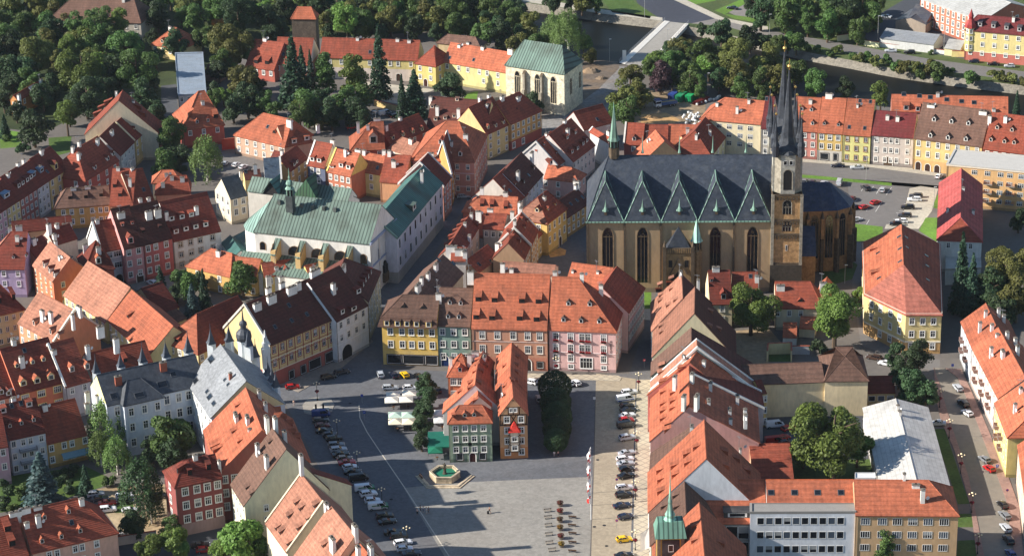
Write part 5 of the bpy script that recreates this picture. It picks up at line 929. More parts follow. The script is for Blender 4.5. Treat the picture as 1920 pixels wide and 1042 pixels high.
# ---- slate town hall
th = PR('t3', 'grey slate-roofed town hall with spirelets, white-blue walls and onion turret', (165, 415), (905, 258), (800, 516), 15, .85, roof=('slate', (62, 66, 72)), wall=(204, 212, 222), name='town_hall', cat='town hall', cornice=False, plinth=False, gable=(226, 216, 160), w=dict(n=7, rows=3, us=(.1, .2, .35, .6, .72, .82, .95)), wsize=(1.4, 2.4), fl=4.4, wtop=2.3, ch=[], dk='k', dm=[(300, 590, 'k', 1.6, 1.6), (665, 500, 'k', 2.4, 1.6), (745, 420, 'k', 1.4, 1.2)], chc=(150, 86, 66))
for x, y in ((330, 480), (668, 375)):
    q, n = hit(th, (x, y)); put('chimney', chimney_mesh(1.8, .8, 2.2, (150, 84, 64)), th.roof, q)
house('', 15, .9, AB=((370, 638), (668, 572)), Rp=(450, 442), tile='t3', hip=(.6, .9), parent=th.root, roof=('slate', (62, 66, 72)), wall=(204, 212, 222), cornice=False, plinth=False, w=dict(n=3, rows=3), wsize=(1.3, 2.2), fl=4.4, wtop=2.4, dk='k', dm=[(490, 575, 'k', 2.4, 1.2)])
t2 = house('', 15, .85, PQ=((1290, 460), (1095, 185)), E=(1010, 705), tile='t3', parent=th.root, roof=('slate', (128, 130, 132)), wall=(214, 220, 226), gable=(222, 206, 156), cornice=False, plinth=False, wl=dict(n=2, rows=1), w=dict(n=6, rows=3), wsize=(1.3, 2.3), fl=4.4, wtop=2.4, dk='k', dm=[(895, 470, 'k', 2, 1.4), (1000, 590, 'k', 2, 1.4), (1035, 635, 'k', 1.8, 1), (985, 545, 'k', 1.2, 1), (1010, 310, 'k', 3, 1.6), (865, 420, 'k', 1.4, 1), (1120, 455, 'k', .9, .8), (1145, 490, 'k', .9, .8)])
q, n = hit(t2, (1172, 440)); put('chimney', chimney_mesh(.8, .7, 1.6, (150, 84, 64)), t2.roof, q)
sp = MB(); sp.box(-.8, .8, -.8, .8, -3, 1.0, mat('plaster', (206, 212, 216))); sp.lathe([(1.5, 1.0), (1.0, 1.6), (.35, 3.6), (.1, 4.6), (.05, 6.2)], mat('slate', (62, 68, 78)), 4)
spm = sp.mesh('spirelet')
for i, (x, y, sc) in enumerate([(165, 412, 1), (350, 370, 1), (515, 335, 1.1), (690, 298, 1.1), (857, 262, 1.2), (1028, 200, 1.1), (1163, 180, 1.1), (1307, 215, 1.1), (1330, 248, 1), (1362, 295, 1), (1455, 430, 1), (1487, 478, 1), (1515, 520, 1)]):
    v = rel(th, at(('t3', x, y), 19.5 if i < 8 else 15.5)); put('spirelet', spm, th.root, v, .78, (sc, sc, sc))
v = rel(th, at(('t3', 1275, 180), 20)); s = MB(); s.lathe([(2.2, -6), (2.2, 1.4), (2.5, 1.5), (2.5, 2)], mat('plaster', (206, 212, 216)), 8, (v.x, v.y)); s.v = [(p[0], p[1], p[2]+v.z) for p in s.v]
k = len(s.v); s.lathe([(2.2, 2), (2.6, 3.4), (2.4, 5), (1.6, 6.2), (1.0, 6.8), (1.0, 8.2), (1.35, 8.4), (1.2, 9.4), (.4, 10.4), (.25, 12), (.06, 16.5)], mat('slate', (58, 62, 70)), 10, (v.x, v.y)); s.v = s.v[:k]+[(p[0], p[1], p[2]+v.z) for p in s.v[k:]]; s.v = [(v.x+(p[0]-v.x)*.85, v.y+(p[1]-v.y)*.85, v.z+(p[2]-v.z)*.68) for p in s.v]
s.build('onion_turret', th.root)
v = rel(th, at(('t3', 1440, 300), 13)); s = MB(); s.box(v.x-1, v.x+1, v.y-.6, v.y+.6, -.5, 15, mat('plaster', (222, 222, 218)))
for z, r_ in ((15, 1.1), (16.6, .8), (18.2, .5)): s.box(v.x-r_, v.x+r_, v.y-r_*.6, v.y+r_*.6, z, z+1.7, mat('plaster', (226, 226, 222)))
s.lathe([(.45, 19.8), (.1, 22)], mat('plaster', (226, 226, 222)), 6, (v.x, v.y)); s.build('stepped_gable', th.root)
# ---- north side of the square
mh = EV('b2', 'corner house bright yellow with mansard roof and five boxed dormers', (700, 742), (1010, 752), (930, 622), 14.6, .75, roof='b', wall=(226, 178, 66), hip=(.9, 0), cornice=False, depth=None,
        w=dict(n=5, rows=2, us=(.15, .36, .53, .7, .9)), wsize=(1.4, 2.0), fl=3.9, wtop=4.3, trim=(232, 226, 210), gf=(4.4, (226, 184, 84)), shop=[(.22, 4.6, 2.8, .4), (.55, 7, 2.8, .4), (.86, 4, 2.8, .4)], bands=[4.4], dk='e', dw=1.4, dh=1.0, dm=[(822, 692), (930, 698)], ch=[(1020, 640, 2.2, 1.2)], wl=(1, 2))
s = MB(); c = mh.c; e = 1.1; ins = -.02; zl, zt = 12.0, 14.75; mm = mat('roof_tile', ROOF['b'])
lo_ = [Vector((c[0].x-e, c[0].y-e)), Vector((c[1].x+.05, c[1].y-e)), Vector((c[2].x+.05, c[2].y)), Vector((c[3].x-e, c[3].y))]; hi_ = [Vector((c[0].x-.2, c[0].y-.2)), Vector((c[1].x+.03, c[1].y-.2)), c[2], Vector((c[3].x-.2, c[3].y))]
for i in (0, 3): s.face([(*lo_[i], zl), (*lo_[(i+1) % 4], zl), (*hi_[(i+1) % 4], zt), (*hi_[i], zt)], mm)
s.face([(*p, zl) for p in lo_[::-1]], mm); s.build('mansard_skirt', mh.root)
for k in (.16, .34, .5, .66, .86):
    p = lo_[0]+(lo_[1]-lo_[0])*k; put('dormer', dormer_mesh('s', 2.2, 1.7, 2.0, (226, 190, 110), mat('roof_tile', ROOF['b'])), mh.root, (p.x, p.y+.12, zl+.15))
PR('b2', 'long brown-roofed house running along the lane behind the yellow corner', (838, 625), (1045, 395), (745, 690), 12.5, .85, roof='b', wall=(214, 196, 150), w=(10, 3), ch=[(905, 600, 3, 2.4), (962, 530, 2.6, 1.4), (1005, 480, 2.6, 1.6), (925, 560, 3, 1.0), (1020, 600, 2, 1)], dk='k', dm=[(1110, 450, 'k', 1.4, 1.2), (1028, 430, 'k')], wr=(2, 2), dwall=(120, 110, 100), hip=(0, 0))
EV('b2', 'teal-green house with four tiny dormers and blue door', (1008, 786), (1196, 791), (1120, 582), 12.6, 1.0, roof='b', wall=TEAL, w=(3, 3), wsize=(1.4, 1.9), fl=3.8, wtop=2.0, door=(.22, 2.0, 3.2, (30, 50, 96)), dwall=WHITE, dk='g', dw=1.1, dh=1.1, dm=[(1082, 672), (1143, 675), (1072, 750), (1133, 752)], ch=[], dr='b', gf=(3.4, (80, 116, 104)))
EV('b3', 'terracotta baroque house with long shed dormers and arched gateway', (-226, 800), (196, 810), (0, 503), 12.8, 1.15, roof='o', wall=TERR, w=dict(n=5, rows=2, us=(.14, .34, .55, .74, .9)), wsize=(1.5, 2.2), fl=4.2, wtop=2.2, trim=(232, 222, 206), gf=(4.0, (196, 108, 76)), bands=[8.6], door=(.72, 2.6, 3.6, (50, 40, 36)), dr='o', dk='s', dw=1.3, dh=1.2, dm=[(-188, 655), (-98, 660), (55, 665), (148, 668), (-200, 755), (-112, 760), (42, 762), (137, 768)], ch=[(240, 510, 1.6, .9), (-232, 520, 2.4, 1.4)], shop=[(.9, 1.8, 2, .8)])
pk = EV('b3', 'big pink museum house with flower boxes and steep orange roof', (203, 808), (579, 823), (300, 497), 12.6, 1.05, roof='o', wall=(232, 178, 170), hip=(0, 1.0), C=(620, 690), w=dict(n=5, rows=1, us=(.11, .33, .5, .59, .82)), wx=[(0, dict(n=5, rows=1, us=(.11, .33, .5, .59, .82), top=5.5)), (0, dict(n=3, rows=1, us=(.11, .33, .82), top=8.6)), (0, dict(n=3, rows=1, us=(.11, .33, .82), top=11.2, size=(1.4, 1.2)))], wsize=(1.5, 2.1), wtop=2.1, trim=(236, 230, 226), wr=(5, 3), fl=3.4, bands=[5.6], dwall=WHITE, dr='b', dk='g', dw=1.2, dh=1.1, dm=[(315, 678), (434, 682), (287, 768), (385, 775), (487, 778)], ch=[(390, 512, 1.4, .8), (497, 615, 4, .9)], hipmat='r')  # right hip in redder, darker tile: its shade is put into the colour
put('gate', window_mesh((236, 230, 226), 3.4, 3.2, 'cross'), pk.root, (pk.c[0].x+(pk.c[1].x-pk.c[0].x)*.56, pk.c[0].y-.02, 2.6))
fbx = MB(); fl_ = mat('flower', (150, 30, 36)); fbx.box(-.7, .7, -.4, -.1, 0, .25, mat('painted_wood', (90, 60, 40)))
for i in range(14): random.seed(i); x = -.65+i*.1; fbx.box(x-.1, x+.1, -.5, -.1, .2, .45+random.random()*.2, fl_)
fbm = fbx.mesh('flower_box')
for z in (9.2, 5.8):
    for k in (.11, .33, .5, .59, .82): put('flower_box', fbm, pk.root, (pk.c[0].x+(pk.c[1].x-pk.c[0].x)*k, pk.c[0].y-.1, z-.15))
def text_on(root, body, loc, rot, size, m, name='lettering', vertical=False):
    cu_ = bpy.data.curves.new(name, 'FONT'); cu_.body = body; cu_.size = size; cu_.extrude = .02; cu_.align_x = 'CENTER'; cu_.align_y = 'CENTER'
    if vertical: cu_.space_line = .85
    tmp = bpy.data.objects.new(name, cu_); COL.objects.link(tmp); bpy.context.view_layer.update()
    me = bpy.data.meshes.new_from_object(tmp.evaluated_get(bpy.context.evaluated_depsgraph_get())); bpy.data.objects.remove(tmp)
    o = put(name, me, root, loc); o.rotation_euler = rot; me.materials.clear(); me.materials.append(m); return o
text_on(pk.root, 'M\nU\nZ\nE\nU\nM', (pk.c[0].x+(pk.c[1].x-pk.c[0].x)*.925, pk.c[0].y-.06, 7.6), (math.pi/2, 0, 0), .85, DARK, vertical=True)
PR('b3', 'pink rear wing with orange roof stretching behind the museum house', (565, 470), (335, 440), (320, 560), 12.6, .8, roof='o', wall=(226, 176, 168), ch=[(565, 500, 2, 1.0), (340, 490, .6, .5), (480, 495, .6, .6)], hip=(0, 0))
PR('b3', 'pink side range with small windows along the dark side street', (503, 580), (585, 462), (600, 790), 12.6, .9, roof='r', wall=(226, 176, 168), w=(9, 3), wsize=(1.1, 1.5), wstyle='bars', hip=(0, .3), bk=.8, wr=(1, 2), bands=[8.4])
# ---- Spalicek block on the square
gh = EV('s', 'pale green cafe house with hipped orange roof and two small dormers', (94, 690), (460, 682), (280, 542), 11.4, 1.0, roof='o', wall=OLIVE, hip=(.85, .75), w=dict(n=4, rows=3, us=(.16, .38, .59, .81)), wsize=(1.25, 1.6), fl=3.05, wtop=1.7, shop=[(.24, 1.7, 2, .6), (.77, 1.7, 2, .6)], door=(.54, 1.5, 2.6, (70, 36, 34)), dwall=(150, 160, 130), dk='g', dw=1.1, dh=.9, dm=[(233, 640), (313, 636), (125, 640, 's', .9, .7)])
tl = (gh.c[1].x-gh.c[0].x)
text_on(gh.root, 'KAVÁRNA', (gh.c[0].x+tl*.27, gh.c[0].y-.1, 5.12), (math.pi/2, 0, 0), .75, DARK); text_on(gh.root, 'ŠPALÍČEK', (gh.c[0].x+tl*.7, gh.c[0].y-.1, 5.12), (math.pi/2, 0, 0), .75, DARK)
s = MB(); s.tube((gh.c[0].x+tl*.485, gh.c[0].y-.12, 5.12), (gh.c[0].x+tl*.485, gh.c[0].y-.01, 5.12), .5, DARK, 14); s.build('wall_emblem', gh.root)
PR('s', 'little steep roof rising behind the pale green cafe house', (345, 458), (340, 400), (240, 560), 12.5, 1.0, roof='o', wall=(214, 200, 186), dk='s', dm=[(300, 520, 's', 1, .7)])
PR('s', 'half-scaffolded house with grey-white gable on left row of the block', (320, 368), (330, 275), (62, 525), 9.5, .95, roof='o', wall=(222, 214, 210), bk=.9, dk='s', dw=1.1, dh=.6, dm=[(262, 365), (258, 408), (172, 440), (372, 365, 's', 1, .6)], wl=dict(n=1, rows=1), w=(4, 2))
PR('s', 'orange-roofed house in middle of the left row of the block', (328, 282), (345, 190), (200, 420), 11.2, 1.05, roof='o', wall=(206, 150, 120), dk='s', dw=1, dh=.6, dm=[(300, 270), (390, 265)])
PR('s', 'rear house of the left row of the block with terrace recess', (345, 195), (392, 82), (250, 300), 11.5, 1.05, roof='o', wall=(206, 130, 96), dk='s', dw=1, dh=.6, dm=[(320, 215), (325, 170), (430, 215), (440, 160)], ch=[(400, 150, 1.2, 1.4)])
EV('s', 'bright orange house with bell-curved hipped roof at back of the left row', (88, 290), (262, 292), (190, 106), 9.6, 1.15, roof='o', wall=(206, 96, 46), hip=(.8, .5), w=dict(n=2, rows=2, us=(.28, .62)), wsize=(1.5, 2), fl=3.8, dwall=(196, 80, 60), dk='g', dw=1.4, dh=1.3, dm=[(192, 258)], ch=[(272, 150, 2, .9), (320, 100, .8, 1.6), (115, 160, 1.2, .6)])
hf = PR('s', 'half-timbered orange house with red-capped oriel at front of the right row', (643, 478), (632, 350), (528, 622), 12.6, 1.35, roof='o', wall=(212, 150, 96), gf=(3.3, (206, 120, 56)), wl=dict(n=2, rows=3, us=(.27, .78), top=3.6), wsize=(1.35, 1.7), fl=3.3, dk='s', dm=[])
# which end faces the camera: local end wall 1 (B-C) or 3 (D-A)
def end_facing(b):
    best = None
    for i in range(4):
        p, q = b.c[i], b.c[(i+1) % 4]; u = (q-p).normalized(); n = Vector((u.y, -u.x)); a = b.root.rotation_euler.z
        wy = n.x*math.sin(a)+n.y*math.cos(a)
        if best is None or wy < best[0]: best = (wy, i)
    return best[1]
i = end_facing(hf); p, q = hf.c[i], hf.c[(i+1) % 4]; W = (q-p).length; u = (q-p)/W; M = Matrix.Translation((p.x, p.y, 0)) @ Matrix.Rotation(math.atan2(u.y, u.x), 4, 'Z')
s = MB(); tb = mat('timber', (44, 32, 26))
for z in (9.6, 12.5, 14.6, 16.6): k = max(0, (z-12.6)/1.2); s.box(k, W-k, -.1, -.01, z, z+.25, tb, M)
for x in (0.1, W*.18, W*.36, W*.64, W*.82, W-.35): s.box(x, x+.24, -.1, -.01, 9.6, 12.6, tb, M)
for x in (W*.3, W*.5-.12, W*.7): s.box(x, x+.22, -.1, -.01, 12.6, 14.7, tb, M)
for x, e in ((W*.38, 1.5), (W*.62, -1.5), (.5, 1.2), (W-.5, -1.2)): s.tube(M @ Vector((x, -.06, 9.8)), M @ Vector((x+e, -.06, 12.4)), .12, tb, 4)
s.build('timber_frame', hf.root)
for k, z in ((.26, 11.3), (.77, 11.3), (.27, 8.2), (.27, 5.2), (.77, 8.2), (.77, 5.2), (.27, 2.0), (.77, 2.0), (.43, 14.0), (.56, 14.0)):
    place_on(hf, i, k, z, window_mesh(WHITE, 1.35 if z < 13 else .9, 1.7 if z < 13 else 1.0), 'window', .11)
s = MB(); oc = [(-1.5, 0), (-1.2, -1.1), (1.2, -1.1), (1.5, 0)]; X = W*.52
P_ = [M @ Vector((X+a, b2_, 0)) for a, b2_ in oc]
pl = [(v.x, v.y) for v in P_]; s.prism(pl, 2.4, 8.2, mat('plaster', (226, 206, 180)))
s.face([(*v, 2.4) for v in pl[::-1]], tb)
for a in range(4):
    s.tube((pl[a][0], pl[a][1], 2.4), (pl[a][0], pl[a][1], 8.2), .12, tb, 4)
for z in (2.5, 4.4, 5.2, 7.0, 8.1):
    for a in range(3): s.tube((*pl[a], z), (*pl[a+1], z), .11, tb, 4)
s.build('oriel', hf.root)
s = MB(); ap = M @ Vector((X, -.3, 11)); e = [M @ Vector((X+a*1.25, b2_*1.3, 0)) for a, b2_ in oc]
md = [M @ Vector((X+a*.6, b2_*.7-.05, 0)) for a, b2_ in oc]; rm_ = mat('roof_tile', (196, 56, 46))
for a in range(3):
    s.face([(e[a].x, e[a].y, 8.1), (e[a+1].x, e[a+1].y, 8.1), (md[a+1].x, md[a+1].y, 9.5), (md[a].x, md[a].y, 9.5)], rm_)
    s.face([(md[a].x, md[a].y, 9.5), (md[a+1].x, md[a+1].y, 9.5), (ap.x, ap.y, 11)], rm_)
s.build('oriel_roof', hf.root)
for z in (3.6, 6.2): v = M @ Vector((X, -1.13, z)); put('window', window_mesh(WHITE, 1.3, 1.3), hf.root, v, math.atan2(u.y, u.x))
PR('s', 'second roof of the right row, behind the half-timbered front', (625, 388), (622, 285), (505, 530), 12.2, 1.2, roof='o', wall=(206, 160, 110), dk='s', dw=.9, dh=.6, dm=[(555, 395), (550, 470), (650, 345), (685, 345)], ch=[(552, 465, 1, .4)])
PR('s', 'third roof of the right row of the block', (622, 288), (622, 200), (500, 400), 12.2, 1.2, roof='o', wall=(206, 160, 110), dk='s', dw=.9, dh=.6, dm=[(690, 275)])
PR('s', 'long rearmost roof of the right row reaching the terracotta house', (622, 205), (632, 15), (498, 345), 12.2, 1.2, roof='o', wall=(206, 140, 100), dk='s', dw=.9, dh=.6, dm=[(553, 225), (688, 215), (692, 145)], hip=(0, .5))
# ---- yellow corner house with striped hip (right)
def poly_house(tile, label, pts, h, ridge, faces, wall, name='town_house', cat='house', **kw):
    TL[0] = tile; e = [at(p, h) for p in pts]; n = len(e); cen = sum(e, Vector())/n
    root = thing(name, label, cat, (cen.x, cen.y, 0)); b = Block(); b.root = root; b.Mi = Matrix.Translation((-cen.x, -cen.y, 0)); b.h = h; b.ang = 0
    E = [b.Mi @ v for v in e]; b.c = [v.to_2d() for v in E]; Rg = [b.Mi @ at(p, h+r) for p, r in ridge]; b.r = max(r for _, r in ridge)
    s = MB(); wm = mat('plaster', wall)
    for i in range(n):
        p, q = b.c[i], b.c[(i+1) % n]; z = 0
        for za, zb, m in ([(-.5, kw['gf'][0], mat('plaster', kw['gf'][1])), (kw['gf'][0], h, wm)] if 'gf' in kw else [(-.5, h, wm)]):
            s.face([(p.x, p.y, za), (q.x, q.y, za), (q.x, q.y, zb), (p.x, p.y, zb)], m)
    s.build('wall', root); s = MB(); c2 = Vector((0, 0))
    V = [Vector((v.x*1.03, v.y*1.03, h-.25)) for v in E]+Rg; b.faces = []
    for ids, m in faces: s.face([V[i] for i in ids], m); b.faces.append([V[i] for i in ids])
    for i in range(n): s.face([V[i]-Vector((0, 0, .3)), V[(i+1) % n]-Vector((0, 0, .3)), V[(i+1) % n], V[i]], faces[0][1])
    s.face([V[i]-Vector((0, 0, .3)) for i in range(n)][::-1], faces[0][1])
    b.roof = s.build('roof', root); s = MB()
    for i in range(n):
        p, q = b.c[i], b.c[(i+1) % n]; u = (q-p).normalized(); o = Vector((u.y, -u.x))*.12
        for z in kw.get('bands', []): s.face([(p.x+o.x, p.y+o.y, z), (q.x+o.x, q.y+o.y, z), (q.x+o.x, q.y+o.y, z+.45), (p.x+o.x, p.y+o.y, z+.45)], mat('painted_trim', (232, 222, 200))); s.face([(p.x+o.x, p.y+o.y, z+.45), (q.x+o.x, q.y+o.y, z+.45), (q.x, q.y, z+.45), (p.x, p.y, z+.45)], mat('painted_trim', (232, 222, 200)))
    s.build('string_course', root)
    for i, sp_ in kw.get('wins', []): wall_windows(b, i, sp_, kw)
    decorate(b, 'o', wall, dict(dm=kw.get('dm', []), dk=kw.get('dk', 'k'), ch=kw.get('ch', []), cornice=False))
    return b
ro = mat('roof_tile', ROOF['o']); rr_ = mat('roof_tile', (156, 78, 56)); rp_ = mat('roof_tile', (160, 96, 80))
poly_house('b4', 'yellow corner house with long orange roof and pinkish hip by the choir', [(540, 612), (770, 722), (970, 722), (957, 335), (530, 328)], 12.4, [((757, 447), 7.5), ((745, 224), 7.5)],
           [([0, 1, 5], rp_), ([1, 2, 5], rp_), ([2, 3, 6, 5], rr_), ([3, 4, 6], ro), ([4, 0, 5, 6], ro)], (204, 184, 128), gf=(3.4, (186, 148, 98)), bands=[3.5, 12.0],
           wins=[(0, dict(n=4, rows=2, us=(.18, .4, .64, .86), top=2.2)), (0, dict(n=2, rows=1, us=(.4, .64), top=10)), (1, dict(n=3, rows=2, us=(.18, .48, .78), top=2.4)), (1, dict(n=2, rows=1, us=(.18, .78), top=10))], wsize=(1.3, 1.9), fl=3.9, trim=WHITE,
           dm=[(722, 298), (604, 390), (726, 366), (727, 437), (610, 530), (780, 303), (783, 358), (893, 405), (785, 438), (897, 462), (900, 540), (568, 375, 's', 1.6, .8), (575, 505, 's', 1.6, .8)])
# ---- belfry at the lower edge
TL[0] = 'c3'; q = [at(p, 20) for p in ((808, 938), (966, 936))]; v = (q[0]+q[1])/2; hwid = (q[1]-q[0]).length/2
bt = thing('belfry', 'small square belfry with green copper cap and needle spire at bottom edge', 'tower', (v.x, v.y+hwid, 0), 0)
s = MB(); s.box(-hwid+.3, hwid-.3, -hwid+.3, hwid-.3, -.5, 19.6, mat('plaster', (220, 172, 84)))
for sx in (-1, 1):
    for sy in (-1, 1): s.box(sx*(hwid-.5)-.4, sx*(hwid-.5)+.4, sy*(hwid-.5)-.4, sy*(hwid-.5)+.4, -.5, 19.7, mat('stone', (120, 108, 92)))
s.build('wall', bt); s = MB(); s.box(-2, 2, -hwid-.06, -hwid+.35, 14.6, 19.2, mat('slate', (44, 46, 50))); s.build('louvre', bt)
put('window', window_mesh(None, 1.2, 1.8, 'plain'), bt, (0, -hwid-.08, 17.2))
s = MB(); k = hwid+.4; C1 = mat('copper', (96, 132, 116)); C2 = mat('copper', (140, 186, 166))
lo = [(-k, -k, 19.8), (k, -k, 19.8), (k, k, 19.8), (-k, k, 19.8)]; hi = [(-k*.8, -k*.42, 23), (k*.8, -k*.42, 23), (k*.8, k*.42, 23), (-k*.8, k*.42, 23)]
for i in range(4): s.face([lo[i], lo[(i+1) % 4], hi[(i+1) % 4], hi[i]], C1)
s.face(hi, C1); s.face([(p[0], p[1], 19.75) for p in lo[::-1]], C1); s.build('roof', bt); s = MB(); s.lathe([(1.6, 22.9), (1.0, 23.6), (1.2, 24.3), (.7, 25.3), (.45, 27), (.55, 27.4), (.3, 28.4), (.1, 32), (.03, 35.5)], C2, 8); s.build('spire', bt)
# ---- corner turret of the yellow and red house by the river road
v = at(('a4', 1128, 168), 12); ct = thing('corner_turret', 'octagonal bay turret with red dome on the yellow and red corner house', 'turret', (v.x+.4, v.y+1.2, 0)); s = MB(); oc = [(2.1*math.cos(math.pi/8+i*math.pi/4), 2.1*math.sin(math.pi/8+i*math.pi/4)) for i in range(8)]
s.prism(oc, 3.6, 13, mat('plaster', (228, 208, 134))); s.build('wall', ct); s = MB(); s.lathe([(2.5, 12.8), (2.2, 14), (1.2, 15.6), (.9, 16), (.9, 17), (1.1, 17.1), (.5, 18.6), (.05, 20)], mat('slate', (150, 50, 46)), 8); s.build('dome', ct)
for z in (5.4, 8.8, 11.6):
    for i in (4, 5): a = math.pi/8+(i+.5)*math.pi/4; put('window', window_mesh(WHITE, .9, 1.5), ct, (1.96*math.cos(a), 1.96*math.sin(a), z), a+math.pi/2)
# ------------------------------------------------------------------ ground, river, roads
def interp(tab, x):
    if x <= tab[0][0]: (x0, y0), (x1, y1) = tab[0], tab[1]
    elif x >= tab[-1][0]: (x0, y0), (x1, y1) = tab[-2], tab[-1]
    else:
        for (x0, y0), (x1, y1) in zip(tab, tab[1:]):
            if x0 <= x <= x1: break
    return y0+(y1-y0)*(x-x0)/(x1-x0)
TL[0] = 'p'
far_top = [(at(p).x, at(p).y) for p in ((880, -12), (1010, 9), (1121, 25), (1239, 39), (1330, 58), (1440, 82), (1517, 99), (1601, 114), (1675, 129), (1809, 148), (1920, 161), (2060, 178))]
near_top = [(at(p).x, at(p).y) for p in ((900, 72), (1000, 95), (1093, 111), (1158, 118), (1260, 142), (1383, 170), (1524, 187), (1675, 202), (1920, 224), (2060, 238))]
xs = [-1450, -900, -600]+list(range(-420, 430, 6))+[600, 900, 1450]
def clampx(t, x): return interp(t, max(-420, min(430, x)))
g = MB(); gm = mat('asphalt', (104, 98, 92)); gf_ = mat('grass', (74, 86, 48)); gs = mat('stone', (126, 120, 108))
rows = []
for x in xs:
    yn, yf_ = clampx(near_top, x), clampx(far_top, x)
    rows.append([(x, -750, 0), (x, yn, 0), (x, yn+.6, -3.4), (x, yf_-3.6, -3.4), (x, yf_, 0), (x, 2550, 0)])
for a, b in zip(rows, rows[1:]):
    for k, m in enumerate((gm, gs, gs, gs, gf_)): g.face([a[k], b[k], b[k+1], a[k+1]], m)
o = struct('ground', g)
wv = MB(); wm_ = mat('water', (20, 22, 20))
for a, b in zip(rows, rows[1:]): wv.face([(a[2][0], a[2][1]-.4, -2.7), (b[2][0], b[2][1]-.4, -2.7), (b[3][0], b[3][1]+1.2, -2.7), (a[3][0], a[3][1]+1.2, -2.7)], wm_)
struct('river_water', wv)
def patch(name, tile, pts, lvl, m, h=None, edge=None):
    TL[0] = tile; P = [at(p) for p in pts]; s = MB(); z = h if h else .004*lvl
    A = sum(P[i].x*P[(i+1) % len(P)].y-P[(i+1) % len(P)].x*P[i].y for i in range(len(P)))
    if A < 0: P = P[::-1]
    s.face([(p.x, p.y, z) for p in P], m)
    if h:
        for i in range(len(P)):
            p, q = P[i], P[(i+1) % len(P)]; s.face([(p.x, p.y, 0), (q.x, q.y, 0), (q.x, q.y, z), (p.x, p.y, z)], edge or m)
    o = s.build(name); o['kind'] = 'structure'
    bm = bmesh.new(); bm.from_mesh(o.data); bmesh.ops.triangulate(bm, faces=[f for f in bm.faces if len(f.verts) > 4]); bm.to_mesh(o.data); bm.free(); return o
def line(name, tile, pts, wd, lvl, m, kind='structure'):
    TL[0] = tile; P = [at(p) for p in pts]; s = MB()
    for a, b in zip(P, P[1:]):
        d = (b-a).to_2d().normalized(); n = Vector((-d.y, d.x, 0))*wd/2; z = Vector((0, 0, .004*lvl))
        s.face([a-n+z, b-n+z, b+n+z, a+n+z], m)
    o = s.build(name); o['kind'] = kind; return o
def diamond():
    m = bpy.data.materials.new('diamond_paving'); nt, n, b = nodes_of(m); L = nt.links
    g = n.new('ShaderNodeNewGeometry'); mp = n.new('ShaderNodeMapping'); mp.inputs['Rotation'].default_value = (0, 0, R(45)); L.new(g.outputs['Position'], mp.inputs[0])
    br = n.new('ShaderNodeTexBrick'); br.offset = 0; br.inputs['Scale'].default_value = 1; br.inputs['Brick Width'].default_value = 1.9; br.inputs['Row Height'].default_value = 1.9; br.inputs['Mortar Size'].default_value = .13
    br.inputs['Color1'].default_value = (*lin((182, 170, 146)), 1); br.inputs['Color2'].default_value = (*lin((174, 162, 140)), 1); br.inputs['Mortar'].default_value = (*lin((142, 132, 120)), 1)
    L.new(mp.outputs[0], br.inputs['Vector']); L.new(br.outputs['Color'], b.inputs['Base Color']); b.inputs['Roughness'].default_value = .85; return m
DIA = diamond()
COBB, PLAZ, TAN = mat('cobble', (96, 97, 100)), mat('cobble', (140, 136, 128)), mat('cobble', (160, 147, 126))
ASPH, ASPD, PAVE, REDP = mat('asphalt', (112, 108, 104)), mat('asphalt', (72, 74, 78)), mat('cobble', (176, 168, 152)), mat('cobble', (150, 120, 108))
GRAS, GRASL, SOIL = mat('grass', (70, 92, 40)), mat('grass', (92, 124, 46)), mat('soil', (140, 122, 98))
LINE = mat('road_paint', (214, 212, 204))
patch('square_paving', 'p', [(500, 700), (640, 600), (860, 340), (900, 350), (850, 420), (735, 600), (715, 690), (1040, 705), (1180, 700), (1240, 520), (1250, 560), (1222, 700), (1222, 1120), (720, 1120), (560, 800)], 1, COBB)
patch('plaza_paving', 'p', [(672, 756), (682, 740), (708, 732), (830, 728), (1000, 728), (1116, 742), (1112, 860), (757, 914), (690, 810)], 2, mat('cobble', (102, 103, 106)))
patch('plaza_light_paving', 'p', [(757, 914), (860, 904), (1110, 893), (1106, 1120), (880, 1120)], 3, PLAZ)
patch('lane_paving', 'p', [(1118, 700), (1192, 710), (1180, 1120), (1107, 1120), (1112, 870)], 4, TAN)
patch('east_pavement', 'p', [(1194, 712), (1222, 712), (1222, 1120), (1185, 1120)], 0, DIA, .12, mat('concrete', (170, 164, 154)))
patch('north_pavement', 'p', [(985, 700), (1158, 704), (1166, 708), (1162, 714), (985, 710)], 0, DIA, .12, mat('concrete', (170, 164, 154)))
patch('northwest_pavement', 'p', [(505, 715), (640, 668), (690, 632), (700, 640), (640, 690), (560, 735)], 0, mat('cobble', (140, 130, 118)), .12)
line('kerb_line', 'c2', [(575, 200), (580, 270), (620, 350), (700, 470), (830, 660), (1090, 1060)], .28, 6, mat('concrete', (196, 186, 168)))
line('gutter_line', 'c3', [(465, 165), (458, 500), (445, 840), (436, 1080)], .22, 6, mat('concrete', (96, 90, 84)))
patch('traffic_island', 'c2', [(260, 200), (290, 165), (340, 158), (420, 170), (438, 195), (425, 235), (330, 258), (270, 245)], 0, mat('cobble', (150, 144, 134)), .12, mat('concrete', (190, 182, 168)))
